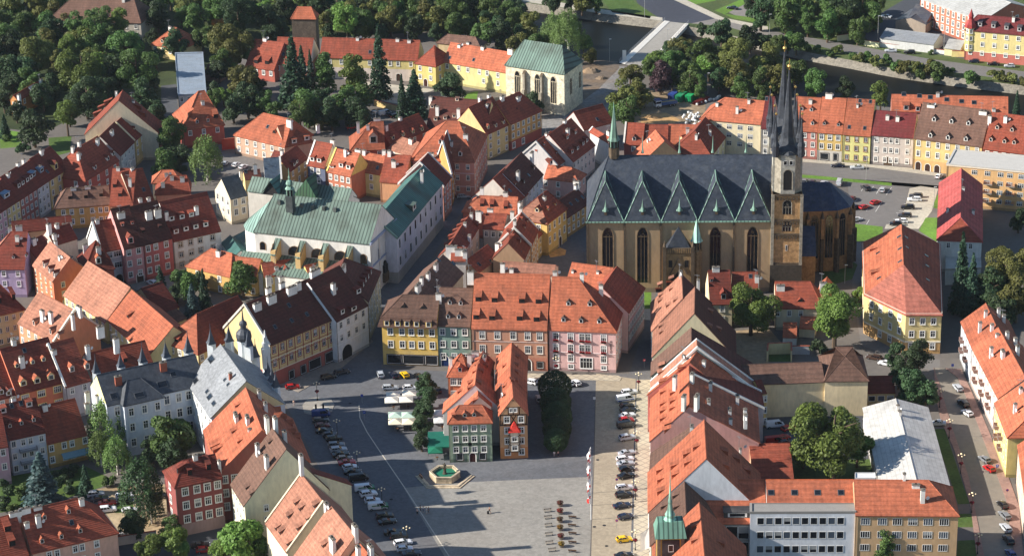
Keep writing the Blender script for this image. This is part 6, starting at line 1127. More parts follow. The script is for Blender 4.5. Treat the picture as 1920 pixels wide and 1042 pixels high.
# north and east
patch('street_north', 'a4', [(150, 905), (560, 930), (980, 985), (1000, 1060), (700, 1035), (180, 965)], 1, ASPH)
patch('pavement_north', 'a4', [(150, 885), (800, 940), (980, 975), (980, 988), (560, 932), (150, 902)], 0, PAVE, .12)
patch('parking_lot', 'b4', [(440, -30), (960, 10), (960, 40), (790, 20), (780, 60), (730, 230), (640, 240), (470, 218)], 1, ASPH)
patch('car_park_grass', 'b4', [(470, 220), (640, 238), (640, 290), (520, 322), (470, 318)], 2, GRASL)
patch('verge_grass', 'a4', [(190, 975), (350, 988), (690, 1022), (690, 1038), (400, 1010), (190, 992)], 3, GRASL)
patch('light_pavement', 'b4', [(790, 25), (850, 12), (950, 25), (915, 150), (840, 250), (650, 250), (660, 225), (730, 218), (765, 130)], 2, PAVE)
patch('lawn', 'b4', [(945, 60), (960, 60), (950, 140), (918, 130)], 3, GRASL); patch('lawn', 'b4', [(880, 188), (945, 188), (945, 325), (842, 260)], 3, GRASL)
for i, (a, b) in enumerate([((520, 40), (540, 12)), ((560, 45), (590, 12)), ((605, 55), (625, 20)), ((660, 60), (690, 20)), ((550, 150), (570, 118)), ((600, 155), (635, 100)), ((510, 215), (530, 190)), ((550, 225), (565, 200)), ((470, 110), (500, 85)), ((775, 95), (830, 115)), ((760, 110), (810, 122)), ((715, 160), (760, 165)), ((700, 195), (745, 195)), ((730, 150), (790, 155)), ((690, 215), (720, 220))]):
    line('parking_line', 'b4', [a, b], .14, 3, LINE)
patch('church_lawn', 'b3', [(662, 605), (778, 600), (776, 695), (668, 698)], 2, GRASL)
patch('church_forecourt', 'b3', [(668, 698), (776, 695), (780, 760), (665, 750)], 2, PAVE)
patch('street_by_choir', 'b4', [(470, 320), (530, 330), (540, 700), (700, 945), (960, 980), (960, 1060), (520, 900), (470, 600)], 1, ASPH)
patch('choir_grass', 'b4', [(470, 430), (500, 450), (470, 530), (300, 580), (300, 480)], 2, GRAS)
patch('street_east', 'c4', [(925, -10), (990, -5), (1060, 50), (1160, 280), (1330, 730), (1380, 1080), (1215, 1080), (1120, 600), (1020, 300), (960, 90)], 2, mat('asphalt', (128, 120, 108)))
patch('pavement_east', 'c4', [(990, -5), (1080, 0), (1200, 270), (1345, 610), (1400, 760), (1429, 1080), (1380, 1080), (1330, 730), (1160, 280), (1060, 50)], 0, REDP, .12)
patch('pavement_mid', 'c4', [(925, -10), (960, 90), (1020, 300), (1120, 600), (1215, 1080), (1170, 1080), (1130, 760), (1040, 450), (970, 300), (940, 180)], 0, REDP, .12)
patch('street_lawn', 'c4', [(920, 335), (985, 330), (1125, 750), (1060, 752), (1000, 560)], 2, GRAS)
patch('street_lawn', 'c4', [(1062, 805), (1150, 805), (1160, 880), (1060, 880)], 2, GRAS); patch('street_lawn', 'c4', [(1058, 955), (1165, 950), (1180, 1080), (1050, 1080)], 2, GRAS)
patch('yard_lawn', 'c4', [(80, 510), (150, 510), (600, 500), (640, 640), (150, 640)], 2, GRAS)
patch('courtyard_paving', 'c4', [(-60, 280), (545, 240), (560, 500), (60, 520), (-60, 450)], 1, ASPD)
patch('walled_lawn', 'b4', [(5, 950), (128, 950), (130, 990), (5, 990)], 2, GRAS)
patch('court_yard_soil', 'b3', [(1230, 820), (1429, 800), (1500, 880), (1429, 1000), (1250, 1000)], 1, SOIL)
# far bank
patch('river_road', 'a4', [(-60, 160), (200, 205), (520, 260), (900, 330), (1429, 400), (1600, 420), (1600, 480), (1429, 455), (1000, 400), (700, 345), (350, 275), (100, 215), (-60, 200)], 1, ASPH)
patch('factory_yard', 'a4', [(480, 130), (640, 70), (860, -60), (1100, 140), (1100, 330), (620, 250), (480, 200)], 2, ASPD)
patch('main_road', 'a3', [(660, -90), (860, -30), (1160, 100), (1000, 132), (850, 122), (700, 20)], 2, mat('asphalt', (66, 68, 76)))
patch('side_road', 'a3', [(1000, 132), (1160, 100), (1429, 180), (1429, 215), (1200, 150)], 3, mat('asphalt', (128, 122, 116)))
patch('bank_pavement', 'a3', [(880, -10), (930, -20), (1180, 100), (1429, 150), (1429, 175), (1130, 105)], 4, PAVE)
patch('turning_place', 'a3', [(1190, 60), (1300, 20), (1429, 60), (1380, 110), (1270, 100)], 3, mat('asphalt', (128, 122, 116)))
patch('bank_lawn', 'a3', [(500, 0), (640, -20), (780, 80), (770, 105), (560, 70)], 3, GRAS); patch('bank_lawn', 'a3', [(940, 5), (1100, -20), (1140, 5), (1010, 28)], 3, GRASL); patch('bank_lawn', 'a3', [(1130, 60), (1300, -10), (1330, 10), (1190, 80), (1429, 110), (1400, 135), (1240, 105)], 5, GRASL)
patch('river_path', 'a3', [(0, -30), (150, -5), (480, 50), (840, 100), (840, 118), (480, 75), (100, 15), (0, 0)], 3, PAVE)
# construction yard and lane to the bridge
patch('gravel_road', 'a3', [(170, 640), (300, 640), (480, 480), (600, 370), (760, 390), (560, 560), (520, 650), (330, 720), (170, 720)], 1, mat('soil', (126, 122, 118)))
patch('construction_soil', 'a3', [(560, 540), (780, 500), (1080, 560), (1080, 690), (700, 690)], 2, SOIL)
patch('sand_heap_ground', 'a3', [(720, 640), (860, 630), (940, 670), (900, 690), (720, 690)], 3, mat('soil', (196, 156, 104)))
patch('excavation_soil', 'a3', [(395, 330), (590, 345), (600, 380), (480, 500), (400, 560), (395, 420)], 4, mat('soil', (104, 92, 80)))
patch('castle_lawn', 'a2', [(1180, 520), (1240, 510), (1230, 570), (1150, 560)], 2, GRASL)
patch('castle_forecourt', 'a2', [(600, 455), (1000, 500), (800, 580), (660, 560)], 2, PAVE)
patch('wood_floor', 'p', [(-300, -400), (900, -400), (900, 0), (800, 60), (480, 80), (420, 150), (300, 200), (200, 190), (80, 250), (-300, 200)], 2, mat('grass', (52, 62, 34)))
patch('glade', 'a1', [(790, 85), (930, 85), (920, 135), (795, 140)], 4, GRASL); patch('glade', 'a2', [(20, 90), (110, 90), (130, 140), (30, 145)], 4, GRASL); patch('glade', 'a2', [(560, 130), (720, 90), (700, 180), (560, 180)], 4, GRAS)
patch('lawn', 'a1', [(0, 720), (120, 740), (120, 820), (0, 830)], 3, GRASL); patch('lawn', 'a1', [(270, 770), (400, 760), (390, 850), (280, 880)], 3, GRAS)
patch('dark_lane', 'a1', [(900, 480), (985, 470), (1000, 700), (900, 700)], 3, ASPD)
patch('car_yard', 'a1', [(1230, 850), (1429, 870), (1540, 960), (1420, 1000), (1230, 960)], 2, ASPH)
patch('garden_ground', 'c1', [(0, 600), (480, 540), (640, 620), (560, 660), (300, 740), (0, 800)], 1, GRAS)
patch('dirt_car_park', 'c1', [(480, 680), (700, 640), (980, 640), (1010, 900), (900, 940), (660, 900), (560, 760)], 2, mat('soil', (164, 146, 116)))
patch('car_park_grass', 'c1', [(640, 760), (740, 745), (760, 800), (640, 800)], 3, GRAS)
patch('lower_street', 'c1', [(640, 985), (900, 930), (1260, 880), (1290, 960), (1000, 1080), (640, 1080)], 2, ASPD)
patch('monastery_court', 'b1', [(700, 520), (960, 490), (1060, 500), (1040, 640), (900, 640), (740, 580)], 1, mat('cobble', (136, 128, 118)))
patch('church_lane', 't2', [(780, 960), (900, 800), (1050, 680), (1215, 640), (1215, 900), (1060, 1000)], 2, COBB)
patch('excavated_soil', 't2', [(900, 840), (1000, 800), (1050, 820), (1040, 860), (920, 880)], 3, mat('soil', (206, 160, 96)))
# bridge
s = MB(); TL[0] = 'a3'; bp_ = [at(p, .35) for p in ((598, 352), (748, 392), (985, 135), (852, 118))]
def lerp4(u, v): return (bp_[0]*(1-u)+bp_[1]*u)*(1-v)+(bp_[3]*(1-u)+bp_[2]*u)*v
dk_ = thing('road_bridge', 'new road bridge with pale footways and railings over the dark river', 'bridge', ((bp_[0]+bp_[1]+bp_[2]+bp_[3])/4).xy.to_3d())
off = Vector(dk_.location)
def Q4(u0, u1, v0, v1, z, m, s): s.face([lerp4(u, v)-off+Vector((0, 0, z)) for u, v in ((u0, v0), (u1, v0), (u1, v1), (u0, v1))], m)
Q4(0, 1, 0, 1, 0, mat('asphalt', (150, 145, 136)), s)
pv = mat('concrete', (226, 220, 208))
for u0, u1 in ((0, .22), (.86, 1)): Q4(u0, u1, 0, 1, .13, pv, s)
for u in (0, 1): s.face([lerp4(u, 0)-off+Vector((0, 0, .13)), lerp4(u, 1)-off+Vector((0, 0, .13)), lerp4(u, 1)-off-Vector((0, 0, 1.3)), lerp4(u, 0)-off-Vector((0, 0, 1.3))], pv)
for v in (.3, .7):
    a, b = lerp4(0, v)-off, lerp4(1, v)-off; s.tube(a-Vector((0, 0, 6)), a-Vector((0, 0, .5)), .8, pv, 8); s.tube(b-Vector((0, 0, 6)), b-Vector((0, 0, .5)), .8, pv, 8)
s.build('deck', dk_)
for u in (.005, .995):
    s = MB(); rm2 = mat('painted_steel', (150, 152, 154))
    for i in range(26):
        p = lerp4(u, i/25)-off; s.tube(p, p+Vector((0, 0, 1.35)), .06, rm2, 4)
        if i: q = lerp4(u, (i-1)/25)-off; [s.tube(q+Vector((0, 0, z)), p+Vector((0, 0, z)), .05, rm2, 4) for z in (.5, .9, 1.35)]
    s.build('railing', dk_)
for i in range(9): line('zebra_crossing', 'a3', [(855+i*15, 124+i*2), (845+i*15, 138+i*2)], .6, 8, LINE)
# ------------------------------------------------------------------ trees
import numpy as np
def leaf_mesh(name, pts, nrm, size, m, seed, flat=0.0):
    rng = np.random.default_rng(seed); n = len(pts)
    nr = nrm+rng.normal(0, .55, (n, 3)); nr /= np.linalg.norm(nr, axis=1)[:, None]
    t = np.cross(nr, rng.normal(0, 1, (n, 3))); t /= np.linalg.norm(t, axis=1)[:, None]; b2_ = np.cross(nr, t)
    sz = size*rng.uniform(.6, 1.35, n)[:, None]; t *= sz; b2_ *= sz*.75
    v = np.stack([pts-t, pts-b2_*.9, pts+t, pts+b2_*.9], 1).reshape(-1, 3)
    me = bpy.data.meshes.new(name); me.vertices.add(4*n); me.loops.add(4*n); me.polygons.add(n)
    me.vertices.foreach_set('co', v.ravel()); me.loops.foreach_set('vertex_index', np.arange(4*n)); me.polygons.foreach_set('loop_start', np.arange(0, 4*n, 4))
    me.materials.append(m); me.update(); me.validate(); return me
def crown_mesh(kind, seed, c, n, size):
    rng = np.random.default_rng(seed); m = mat('leaf', c); P, N = [], []
    if kind in ('broad', 'poplar', 'shrub'):
        vz = {'broad': 1.1, 'poplar': 1.55, 'shrub': .75}[kind]; k = 20 if kind != 'shrub' else 8
        for i in range(k):
            d = rng.normal(0, 1, 3); d /= np.linalg.norm(d); rr = rng.uniform(.3, .8); cc = d*rr*np.array([1, 1, vz]); lr = rng.uniform(.2, .44)
            if kind == 'poplar': cc[:2] *= .8
            q = int(n/k); v = rng.normal(0, 1, (q, 3)); v /= np.linalg.norm(v, axis=1)[:, None]; v[:, 2] = np.where(v[:, 2] < -.6, -v[:, 2]*.6, v[:, 2])
            rad = lr*(1-.35*rng.random(q)**2)[:, None]; P.append(cc+v*rad*np.array([1, 1, .9])); N.append(v+np.array([0, 0, .3]))
    elif kind == 'weep':
        for i in range(110):
            a = rng.uniform(0, 2*math.pi); r0 = rng.uniform(.1, .95)**.8; z0 = 1.5*(1-r0**2)-.1+rng.uniform(-.15, .1); ln = rng.uniform(.5, 1.5); q = int(n/110)
            t = rng.random(q); x = r0*math.cos(a)+rng.normal(0, .05, q); y = r0*math.sin(a)+rng.normal(0, .05, q); P.append(np.stack([x, y, z0-t*ln], 1)); N.append(np.stack([np.full(q, math.cos(a)), np.full(q, math.sin(a)), np.full(q, .2)], 1))
    elif kind == 'conifer':
        for i in range(26):
            z = i/26; R0 = (1-z)**.85*(1-.25*(i % 2)*.5); q = int(n*(1.6*(1-z)+.1)/26)
            a = np.repeat(rng.uniform(0, 2*math.pi, 9), max(1, q//9)); q = len(a); rr = R0*rng.random(q)**.5*rng.uniform(.8, 1.05, q); a = a+rng.normal(0, .16, q)/(rr+.3)
            P.append(np.stack([rr*np.cos(a), rr*np.sin(a), z*3.6-.35*rr+rng.normal(0, .04, q)], 1)); N.append(np.stack([np.cos(a)*.5, np.sin(a)*.5, np.full(q, .9)], 1))
    elif kind == 'ball':
        v = rng.normal(0, 1, (n, 3)); v /= np.linalg.norm(v, axis=1)[:, None]; rad = (.97+.05*np.sin(v[:, 0]*9)*np.sin(v[:, 1]*8+1)*np.sin(v[:, 2]*7))-.12*rng.random(n)**2
        P.append(v*rad[:, None]*np.array([1, 1, .95])); N.append(v)
    return leaf_mesh('crown', np.concatenate(P), np.concatenate(N), size, m, seed+1)
LEAF = {'g': (78, 104, 50), 'l': (100, 126, 56), 'y': (102, 106, 52), 'd': (58, 80, 48), 'u': (66, 46, 52), 'c': (48, 74, 52), 'blue': (70, 92, 90), 'w': (104, 130, 70), 'a': (176, 128, 56)}
TM = {}
def tree_mesh(kind, tone, var, big):
    key = (kind, tone, var, big)
    if key not in TM:
        n = {'broad': 5200, 'poplar': 5200, 'weep': 5000, 'conifer': 4500, 'ball': 6000, 'shrub': 1400}[kind]*(3 if big else 1)
        sz = {'broad': .068, 'poplar': .062, 'weep': .048, 'conifer': .085, 'ball': .052, 'shrub': .1}[kind]/(1.75 if big else 1)
        TM[key] = crown_mesh(kind, len(kind)*31+ord(tone[0])*7+var*53, LEAF[tone], n, sz)
    return TM[key]
def trunk_mesh(kind):
    key = ('trunk', kind)
    if key in TM: return TM[key]
    s = MB(); bk = mat('bark', (88, 74, 60)) if kind != 'birch' else mat('bark', (196, 190, 180)); rng = random.Random(5)
    s.tube((0, 0, -1.7), (0, 0, -.3), .085, bk, 7, .06); s.tube((0, 0, -.3), (.03, 0, .9), .06, bk, 6, .02)
    for i in range(7): a = i*.9; z = -.5+i*.14; s.tube((0, 0, z), (.55*math.cos(a), .55*math.sin(a), z+.45), .035, bk, 5, .012)
    TM[key] = s.mesh('trunk'); return TM[key]
ORD = ['first', 'second', 'third', 'fourth', 'fifth', 'sixth', 'seventh', 'eighth', 'ninth', 'tenth', 'eleventh', 'twelfth', 'thirteenth', 'fourteenth', 'fifteenth', 'sixteenth', 'seventeenth', 'eighteenth', 'nineteenth', 'twentieth']
TONE = {'g': 'mid green', 'l': 'light green', 'y': 'olive-yellow', 'd': 'dark green', 'u': 'dark purple', 'c': 'blackish green', 'blue': 'blue-grey', 'w': 'pale green', 'a': 'amber'}
KIND = {'broad': 'leafy tree', 'poplar': 'tall loose tree', 'weep': 'weeping tree', 'conifer': 'spruce', 'ball': 'clipped round tree', 'shrub': 'bush'}
NT = [0]; PLACES = {}
def tree(tile, x, y, r, kind='broad', tone='g', place='', tr=None):
    TL[0] = tile; v = {'broad': 1.05, 'poplar': 1.5, 'weep': 1.3, 'ball': 1.0, 'shrub': .7, 'conifer': 0}[kind]; rw = 5.0
    for _ in range(4):
        zc = rw*(v+.08) if kind not in ('shrub', 'conifer') else (rw*.6 if kind == 'shrub' else 0); p = at((x, y), zc); rw = r*1.16/TILES[tile][2]/ppm(p)
    NT[0] += 1; ky = (place, kind, tone); PLACES.setdefault(ky, []).append((px((x, y))[0], NT[0]))
    t = thing({'shrub': 'bush', 'conifer': 'spruce_tree', 'weep': 'weeping_tree'}.get(kind, 'broadleaf_tree'), str(NT[0]), 'bush' if kind == 'shrub' else 'tree', (p.x, p.y, 0), 0, place)
    t['_k'] = NT[0]; big = rw > 7.5 and kind in ('broad', 'poplar', 'weep')
    o = put('crown', tree_mesh(kind, tone, NT[0] % 3, big), t, (0, 0, zc), NT[0]*1.7, (rw, rw, rw*(1 if kind != 'conifer' else (tr or 1))))
    if kind not in ('shrub', 'conifer'): put('trunk', trunk_mesh('birch' if kind == 'weep' else 'oak'), t, (0, 0, zc), NT[0]*.7, (rw, rw, zc/1.6))
    elif kind == 'conifer': put('trunk', trunk_mesh('oak'), t, (0, 0, 1.5), 0, (rw*.8, rw*.8, 1.2))
    return t
def spruce(tile, x, yt, yb, hw, tone='c', place=''):
    TL[0] = tile; p = at((x, yb)); s_ = ppm(p); f = TILES[tile][2]; h = (yb-yt)/f/s_/.93; rw = hw*1.3/f/s_
    return tree(tile, x, yb, hw*1.3, 'conifer', tone, place, tr=h/(3.6*rw))
G = 'in the wood above the left houses'
for q in [(75, 50, 55), (190, 40, 60, 'd'), (330, 40, 60), (430, 60, 60), (20, 130, 65, 'd'), (130, 130, 80), (250, 140, 70), (450, 110, 55), (545, 140, 65, 'l'), (720, 110, 60), (60, 250, 85, 'd'), (30, 400, 85, 'd'), (310, 330, 65, 'd'), (700, 260, 105), (600, 210, 65), (140, 390, 85, 'd'), (300, 480, 70, 'd'), (240, 540, 70, 'd'), (20, 560, 60, 'd'), (170, 480, 70), (820, 20, 50), (880, 30, 50), (-20, 300, 70, 'd'), (530, 30, 60, 'd'), (640, 20, 60, 'd'), (850, 210, 50, 'd'), (620, 330, 60, 'd'), (870, 320, 55, 'd')]: tree('a1', q[0], q[1], q[2], 'broad', q[3] if len(q) > 3 else 'g', G)
for q in [(660, 130, 65, 'poplar', 'l'), (370, 140, 50, 'broad', 'y'), (200, 300, 105, 'broad', 'y'), (450, 230, 85, 'broad', 'y')]: tree('a1', *q, G)
G = 'behind the sloping house row'
for q in [(460, 400, 125, 'broad', 'l'), (760, 390, 115, 'broad', 'g'), (370, 640, 70, 'poplar', 'l'), (480, 540, 100, 'broad', 'd'), (570, 490, 80, 'broad', 'd'), (790, 540, 95, 'broad', 'd'), (840, 450, 60, 'broad', 'd')]: tree('a1', *q, G)
G = 'beside the orange gabled house'
for q in [(185, 700, 100, 'broad', 'd'), (90, 620, 55, 'broad', 'd'), (40, 770, 30, 'shrub', 'g'), (130, 830, 45, 'shrub', 'd')]: tree('a1', *q, G)
spruce('a1', 32, 655, 770, 30, 'c', G)
G = 'around the flat pale roof'
for q in [(1010, 90, 45, 'poplar', 'g'), (1100, 110, 80, 'broad', 'g'), (985, 240, 80, 'broad', 'd'), (1130, 210, 70, 'broad', 'g'), (1290, 250, 125, 'broad', 'y'), (1330, 90, 100, 'broad', 'd'), (1390, 40, 60, 'broad', 'd'), (1225, 145, 45, 'broad', 'a'), (1370, 450, 95, 'broad', 'y'), (1380, 560, 85, 'broad', 'd'), (1250, 340, 75, 'broad', 'g'), (1180, 60, 60, 'broad', 'd'), (1420, 330, 65, 'broad', 'g'), (1300, 600, 70, 'broad', 'd')]: tree('a1', *q, G)
G = 'beside the red villa'
for q in [(945, 745, 105, 'broad', 'g'), (920, 900, 80, 'broad', 'g'), (1000, 870, 70, 'broad', 'd'), (1150, 880, 85, 'weep', 'w'), (1010, 940, 50, 'shrub', 'd')]: tree('a1', *q, G)
G = 'in the wood behind the castle wings'
for q in [(40, 60, 60, 'l'), (160, 60, 75, 'd'), (150, 150, 45, 'd'), (380, 130, 55, 'y'), (430, 80, 60), (520, 95, 70, 'y'), (620, 130, 50, 'l'), (690, 70, 60), (750, 120, 70, 'y'), (830, 130, 60), (900, 60, 70), (880, 150, 60, 'd'), (990, 120, 50), (970, 40, 60, 'd'), (1100, 60, 95), (1120, 150, 70), (1200, 50, 80, 'd'), (1270, 190, 80), (1300, 80, 80), (1360, 170, 75, 'd'), (1400, 60, 70), (600, 40, 60, 'd'), (480, 30, 60, 'd'), (330, 40, 50, 'd'), (270, 10, 50), (1040, 30, 50), (770, 25, 60, 'd'), (660, 10, 50), (850, 0, 60), (1180, 140, 60), (80, 180, 50, 'd'), (1010, 180, 50, 'd'), (1330, 0, 60, 'd'), (550, 180, 40, 'd'), (410, 180, 45, 'd'), (700, 180, 45, 'd')]: tree('a2', q[0], q[1], q[2], 'broad', q[3] if len(q) > 3 else 'g', G)
G = 'on the green below the castle wings'
for q in [(215, 255, 600, 75), (265, 300, 560, 45), (310, 310, 520, 26), (820, 450, 665, 32), (888, 425, 650, 70)]: spruce('a2', *q, 'c', G)
spruce('a2', 697, 195, 545, 56, 'c', G)
for q in [(390, 410, 80, 'poplar', 'g'), (535, 430, 95, 'poplar', 'l'), (600, 530, 75, 'broad', 'g'), (290, 600, 95, 'broad', 'g'), (420, 625, 85, 'broad', 'd'), (560, 620, 80, 'broad', 'd'), (1090, 480, 85, 'broad', 'd'), (20, 500, 60, 'broad', 'd'), (-20, 440, 50, 'broad', 'd'), (360, 560, 80, 'broad', 'd'), (480, 560, 80, 'broad', 'g')]: tree('a2', *q, G)
G = 'along the river beside the gothic chapel'
for q in [(20, 60, 60, 'd'), (80, 150, 80, 'y'), (30, 200, 60, 'd'), (400, 230, 50, 'g'), (440, 305, 42, 'y'), (230, 5, 60, 'd'), (390, 10, 60, 'y'), (470, 5, 55, 'g'), (120, 575, 65, 'd'), (330, 0, 50, 'd'), (20, 560, 40, 'd')]: tree('a3', q[0], q[1], q[2], 'broad', q[3], G)
for q in [(235, 180, 75), (315, 200, 95)]: tree('a3', *q, 'weep', 'w', G)
G = 'by the bridge building yard'
for q in [(1170, 180, 85, 'd'), (1060, 165, 35, 'd'), (1330, 215, 65, 'd'), (1400, 230, 50, 'd'), (950, 280, 75, 'y'), (900, 340, 75, 'g'), (1060, 300, 80, 'g'), (1120, 360, 70, 'g'), (1000, 400, 75, 'g'), (960, 430, 55, 'd'), (1250, 320, 105, 'y'), (1270, 430, 80, 'y'), (1400, 380, 65, 'y'), (660, 420, 65, 'y'), (620, 545, 80, 'y'), (710, 520, 70, 'y'), (640, 620, 75, 'g'), (830, 430, 80, 'u'), (560, 625, 42, 'g'), (1390, 60, 90, 'd'), (1340, 10, 60, 'd'), (1180, 430, 60, 'd')]: tree('a3', q[0], q[1], q[2], 'broad', q[3], G)
G = 'on the far bank behind the spires'
for q in [(100, 80, 90), (50, 30, 80, 'd'), (190, 50, 80), (250, 70, 60, 'y'), (340, 70, 80), (430, 60, 90, 'd'), (530, 60, 85), (600, 20, 60), (30, 330, 80, 'y'), (40, 430, 85, 'y'), (150, 400, 80), (260, 470, 75), (430, 490, 60, 'd'), (160, 230, 60), (110, 235, 50), (60, 240, 50), (300, 30, 70, 'd'), (480, 0, 70, 'd'), (390, 10, 70, 'd')]: tree('a4', q[0], q[1], q[2], 'broad', q[3] if len(q) > 3 else 'g', G)
tree('a4', 630, 525, 65, 'poplar', 'l', 'behind the lemon-green house')
spruce('a4', 1385, 525, 650, 22, 'c', 'behind the last red roof of the street row')
G = 'on the stone river embankment'
for q in [(220, 265, 32), (280, 275, 32), (400, 280, 38, 'l'), (345, 300, 28), (470, 315, 30), (510, 325, 34, 'y'), (560, 310, 42), (610, 340, 42, 'y'), (670, 335, 40), (720, 360, 45), (770, 375, 50, 'y'), (830, 380, 50, 'y'), (890, 375, 52, 'y'), (960, 385, 62), (1010, 400, 35), (1130, 425, 68), (1260, 420, 50, 'y'), (1320, 430, 42, 'y'), (1380, 445, 42, 'y'), (1425, 455, 40, 'y'), (950, 430, 40), (850, 410, 40)]: tree('a4', q[0], q[1], q[2], 'shrub', q[3] if len(q) > 3 else 'g', G)
for q in [(610, 245, 20), (727, 235, 24), (910, 290, 22)]: tree('a4', *q, 'shrub', 'g', 'against the long white shed')
G = 'in the courtyard behind the long barracks'
spruce('b1', 905, 480, 650, 42, 'c', G); spruce('b1', 1080, 575, 745, 46, 'blue', G); spruce('b1', 1145, 500, 710, 38, 'c', G)
tree('b1', 1030, 545, 85, 'broad', 'g', G); tree('b1', 985, 600, 55, 'broad', 'd', G); tree('b1', 1110, 540, 55, 'broad', 'd', G); tree('b1', 1350, 520, 95, 'broad', 'g', 'before the mustard courtyard house')
tree('b3', 1335, 690, 128, 'broad', 'l', 'before the cream house with eyelid dormers')
tree('b4', 375, 730, 150, 'broad', 'l', 'left of the yellow corner house'); tree('b4', 500, 610, 45, 'broad', 'l', 'left of the yellow corner house'); tree('b4', 280, 910, 55, 'shrub', 'd', 'beside the brown pavilion')
G = 'behind the apartment row'
spruce('b4', 1070, 320, 720, 58, 'c', G); spruce('b4', 1130, 425, 740, 50, 'c', G)
for q in [(1330, 480, 125, 'y'), (1250, 560, 90, 'd'), (1390, 640, 110, 'y'), (1300, 690, 90, 'd'), (1400, 200, 60, 'd'), (1220, 660, 80, 'd'), (1420, 430, 80, 'y'), (1180, 560, 60, 'd')]: tree('b4', q[0], q[1], q[2], 'broad', q[3], G)
G = 'beside the long pale metal hall'
for q in [(715, 960, 65, 'd'), (840, 960, 80, 'd'), (770, 1000, 60, 'd')]: tree('b4', q[0], q[1], q[2], 'poplar', q[3], G)
for q in [(800, 90, 100, 'd'), (880, 130, 90, 'd'), (730, 40, 60, 'd')]: tree('c4', q[0], q[1], q[2], 'broad', q[3], G)
tree('c4', 365, 395, 205, 'broad', 'l', 'left of the metal hall'); tree('c4', 500, 440, 90, 'broad', 'l', 'left of the metal hall'); tree('c4', 200, 470, 70, 'broad', 'l', 'left of the metal hall')
tree('c4', 540, 985, 75, 'broad', 'y', 'before the tan flats'); tree('c4', 645, 985, 80, 'poplar', 'g', 'before the tan flats')
tree('c4', 215, 1048, 32, 'broad', 'd', 'before the white office')
for i, q in enumerate([(238, 95, 84), (243, 185, 78), (250, 262, 76), (252, 335, 72), (246, 395, 62)]): tree('c3', *q, 'ball', 'd', 'in the row right of the half-timbered house')
G = 'left of the green cafe house'
for q in [(950, 75, 62), (960, 150, 58), (940, 225, 66), (930, 310, 62), (925, 400, 50)]: tree('c2', *q, 'broad', 'd', G)
tree('c1', 1335, 950, 130, 'broad', 'l', 'at the foot of the cream gabled house'); tree('c1', 1240, 1000, 70, 'broad', 'l', 'at the foot of the cream gabled house'); tree('c2', 20, 990, 80, 'broad', 'g', 'at the foot of the cream gabled house')
G = 'before the slate town hall'
for q in [(595, 310, 105), (650, 480, 75), (770, 270, 65), (560, 440, 70)]: tree('c1', *q, 'weep', 'w', G)
for q in [(950, 370, 130, 'g'), (1020, 330, 70, 'g'), (850, 440, 80, 'd'), (960, 470, 90, 'd')]: tree('c1', q[0], q[1], q[2], 'broad', q[3], G)
G = 'around the dirt car park at lower left'
tree('c1', 790, 660, 115, 'weep', 'd', G); tree('c1', 840, 760, 70, 'weep', 'd', G)
for q in [(745, 860, 85, 'd'), (820, 985, 85, 'l'), (965, 960, 85, 'l'), (950, 880, 60, 'g'), (1010, 1000, 60, 'g')]: tree('c1', q[0], q[1], q[2], 'broad', q[3], G)
G = 'in the garden below the balcony house'
spruce('c1', 245, 490, 770, 98, 'blue', G); spruce('c1', 482, 545, 700, 38, 'c', G)
for q in [(350, 640, 65, 'd'), (120, 690, 60, 'g'), (40, 650, 55, 'd'), (400, 560, 45, 'd'), (605, 625, 45, 'g'), (30, 750, 50, 'd'), (340, 570, 40, 'd'), (180, 640, 40, 'd'), (70, 770, 45, 'g')]: tree('c1', q[0], q[1], q[2], 'shrub', q[3], G)
def inpoly(x, y, P):
    c = False
    for (x0, y0), (x1, y1) in zip(P, P[1:]+P[:1]):
        if (y0 > y) != (y1 > y) and x < (x1-x0)*(y-y0)/(y1-y0)+x0: c = not c
    return c
rw_ = random.Random(11)
for poly_, n_, r0, r1, lab_ in (([(-20, -40), (900, -40), (900, 20), (800, 45), (620, 60), (590, 20), (540, 20), (470, 70), (480, -5), (380, 40), (280, 50), (250, 110), (200, 110), (190, 160), (100, 150), (0, 130)], 78, 17, 27, 'leafy tree merging into the dense wood at upper left'),
        ([(0, 60), (200, 50), (290, 120), (295, 215), (270, 230), (215, 175), (170, 195), (140, 250), (90, 200), (70, 150), (10, 160)], 30, 17, 27, 'leafy tree in the thick wood around the orange gabled house'),
        ([(400, 120), (470, 150), (520, 215), (470, 210), (440, 200), (400, 190)], 7, 16, 22, 'leafy tree in the clump right of the flat pale roof'), ([(500, 200), (690, 190), (700, 225), (640, 232), (560, 215)], 9, 16, 24, 'leafy tree in the clump before the castle wings'),
        ([(1210, 110), (1260, 90), (1440, 110), (1455, 165), (1300, 160), (1230, 150)], 24, 15, 23, 'leafy tree in the riverside clump by the bridge'), ([(1440, -10), (1660, -15), (1640, 40), (1600, 60), (1450, 50)], 12, 18, 28, 'leafy tree in the grove on the far river bank'), ([(880, 0), (960, 5), (1000, 50), (1060, 80), (960, 85), (900, 60)], 9, 16, 24, 'leafy tree in the riverside clump behind the chapel')):
    k_ = 0; xs_ = [q[0] for q in poly_]; ys_ = [q[1] for q in poly_]
    while k_ < n_:
        x, y = rw_.uniform(min(xs_), max(xs_)), rw_.uniform(min(ys_), max(ys_))
        if inpoly(x, y, poly_):
            t = tree('p', x, y+3, rw_.uniform(r0, r1), rw_.choice(('broad', 'broad', 'broad', 'poplar')), rw_.choice('ddggggylg'), lab_); PLACES.popitem() if False else None
            t['_same'] = lab_; k_ += 1
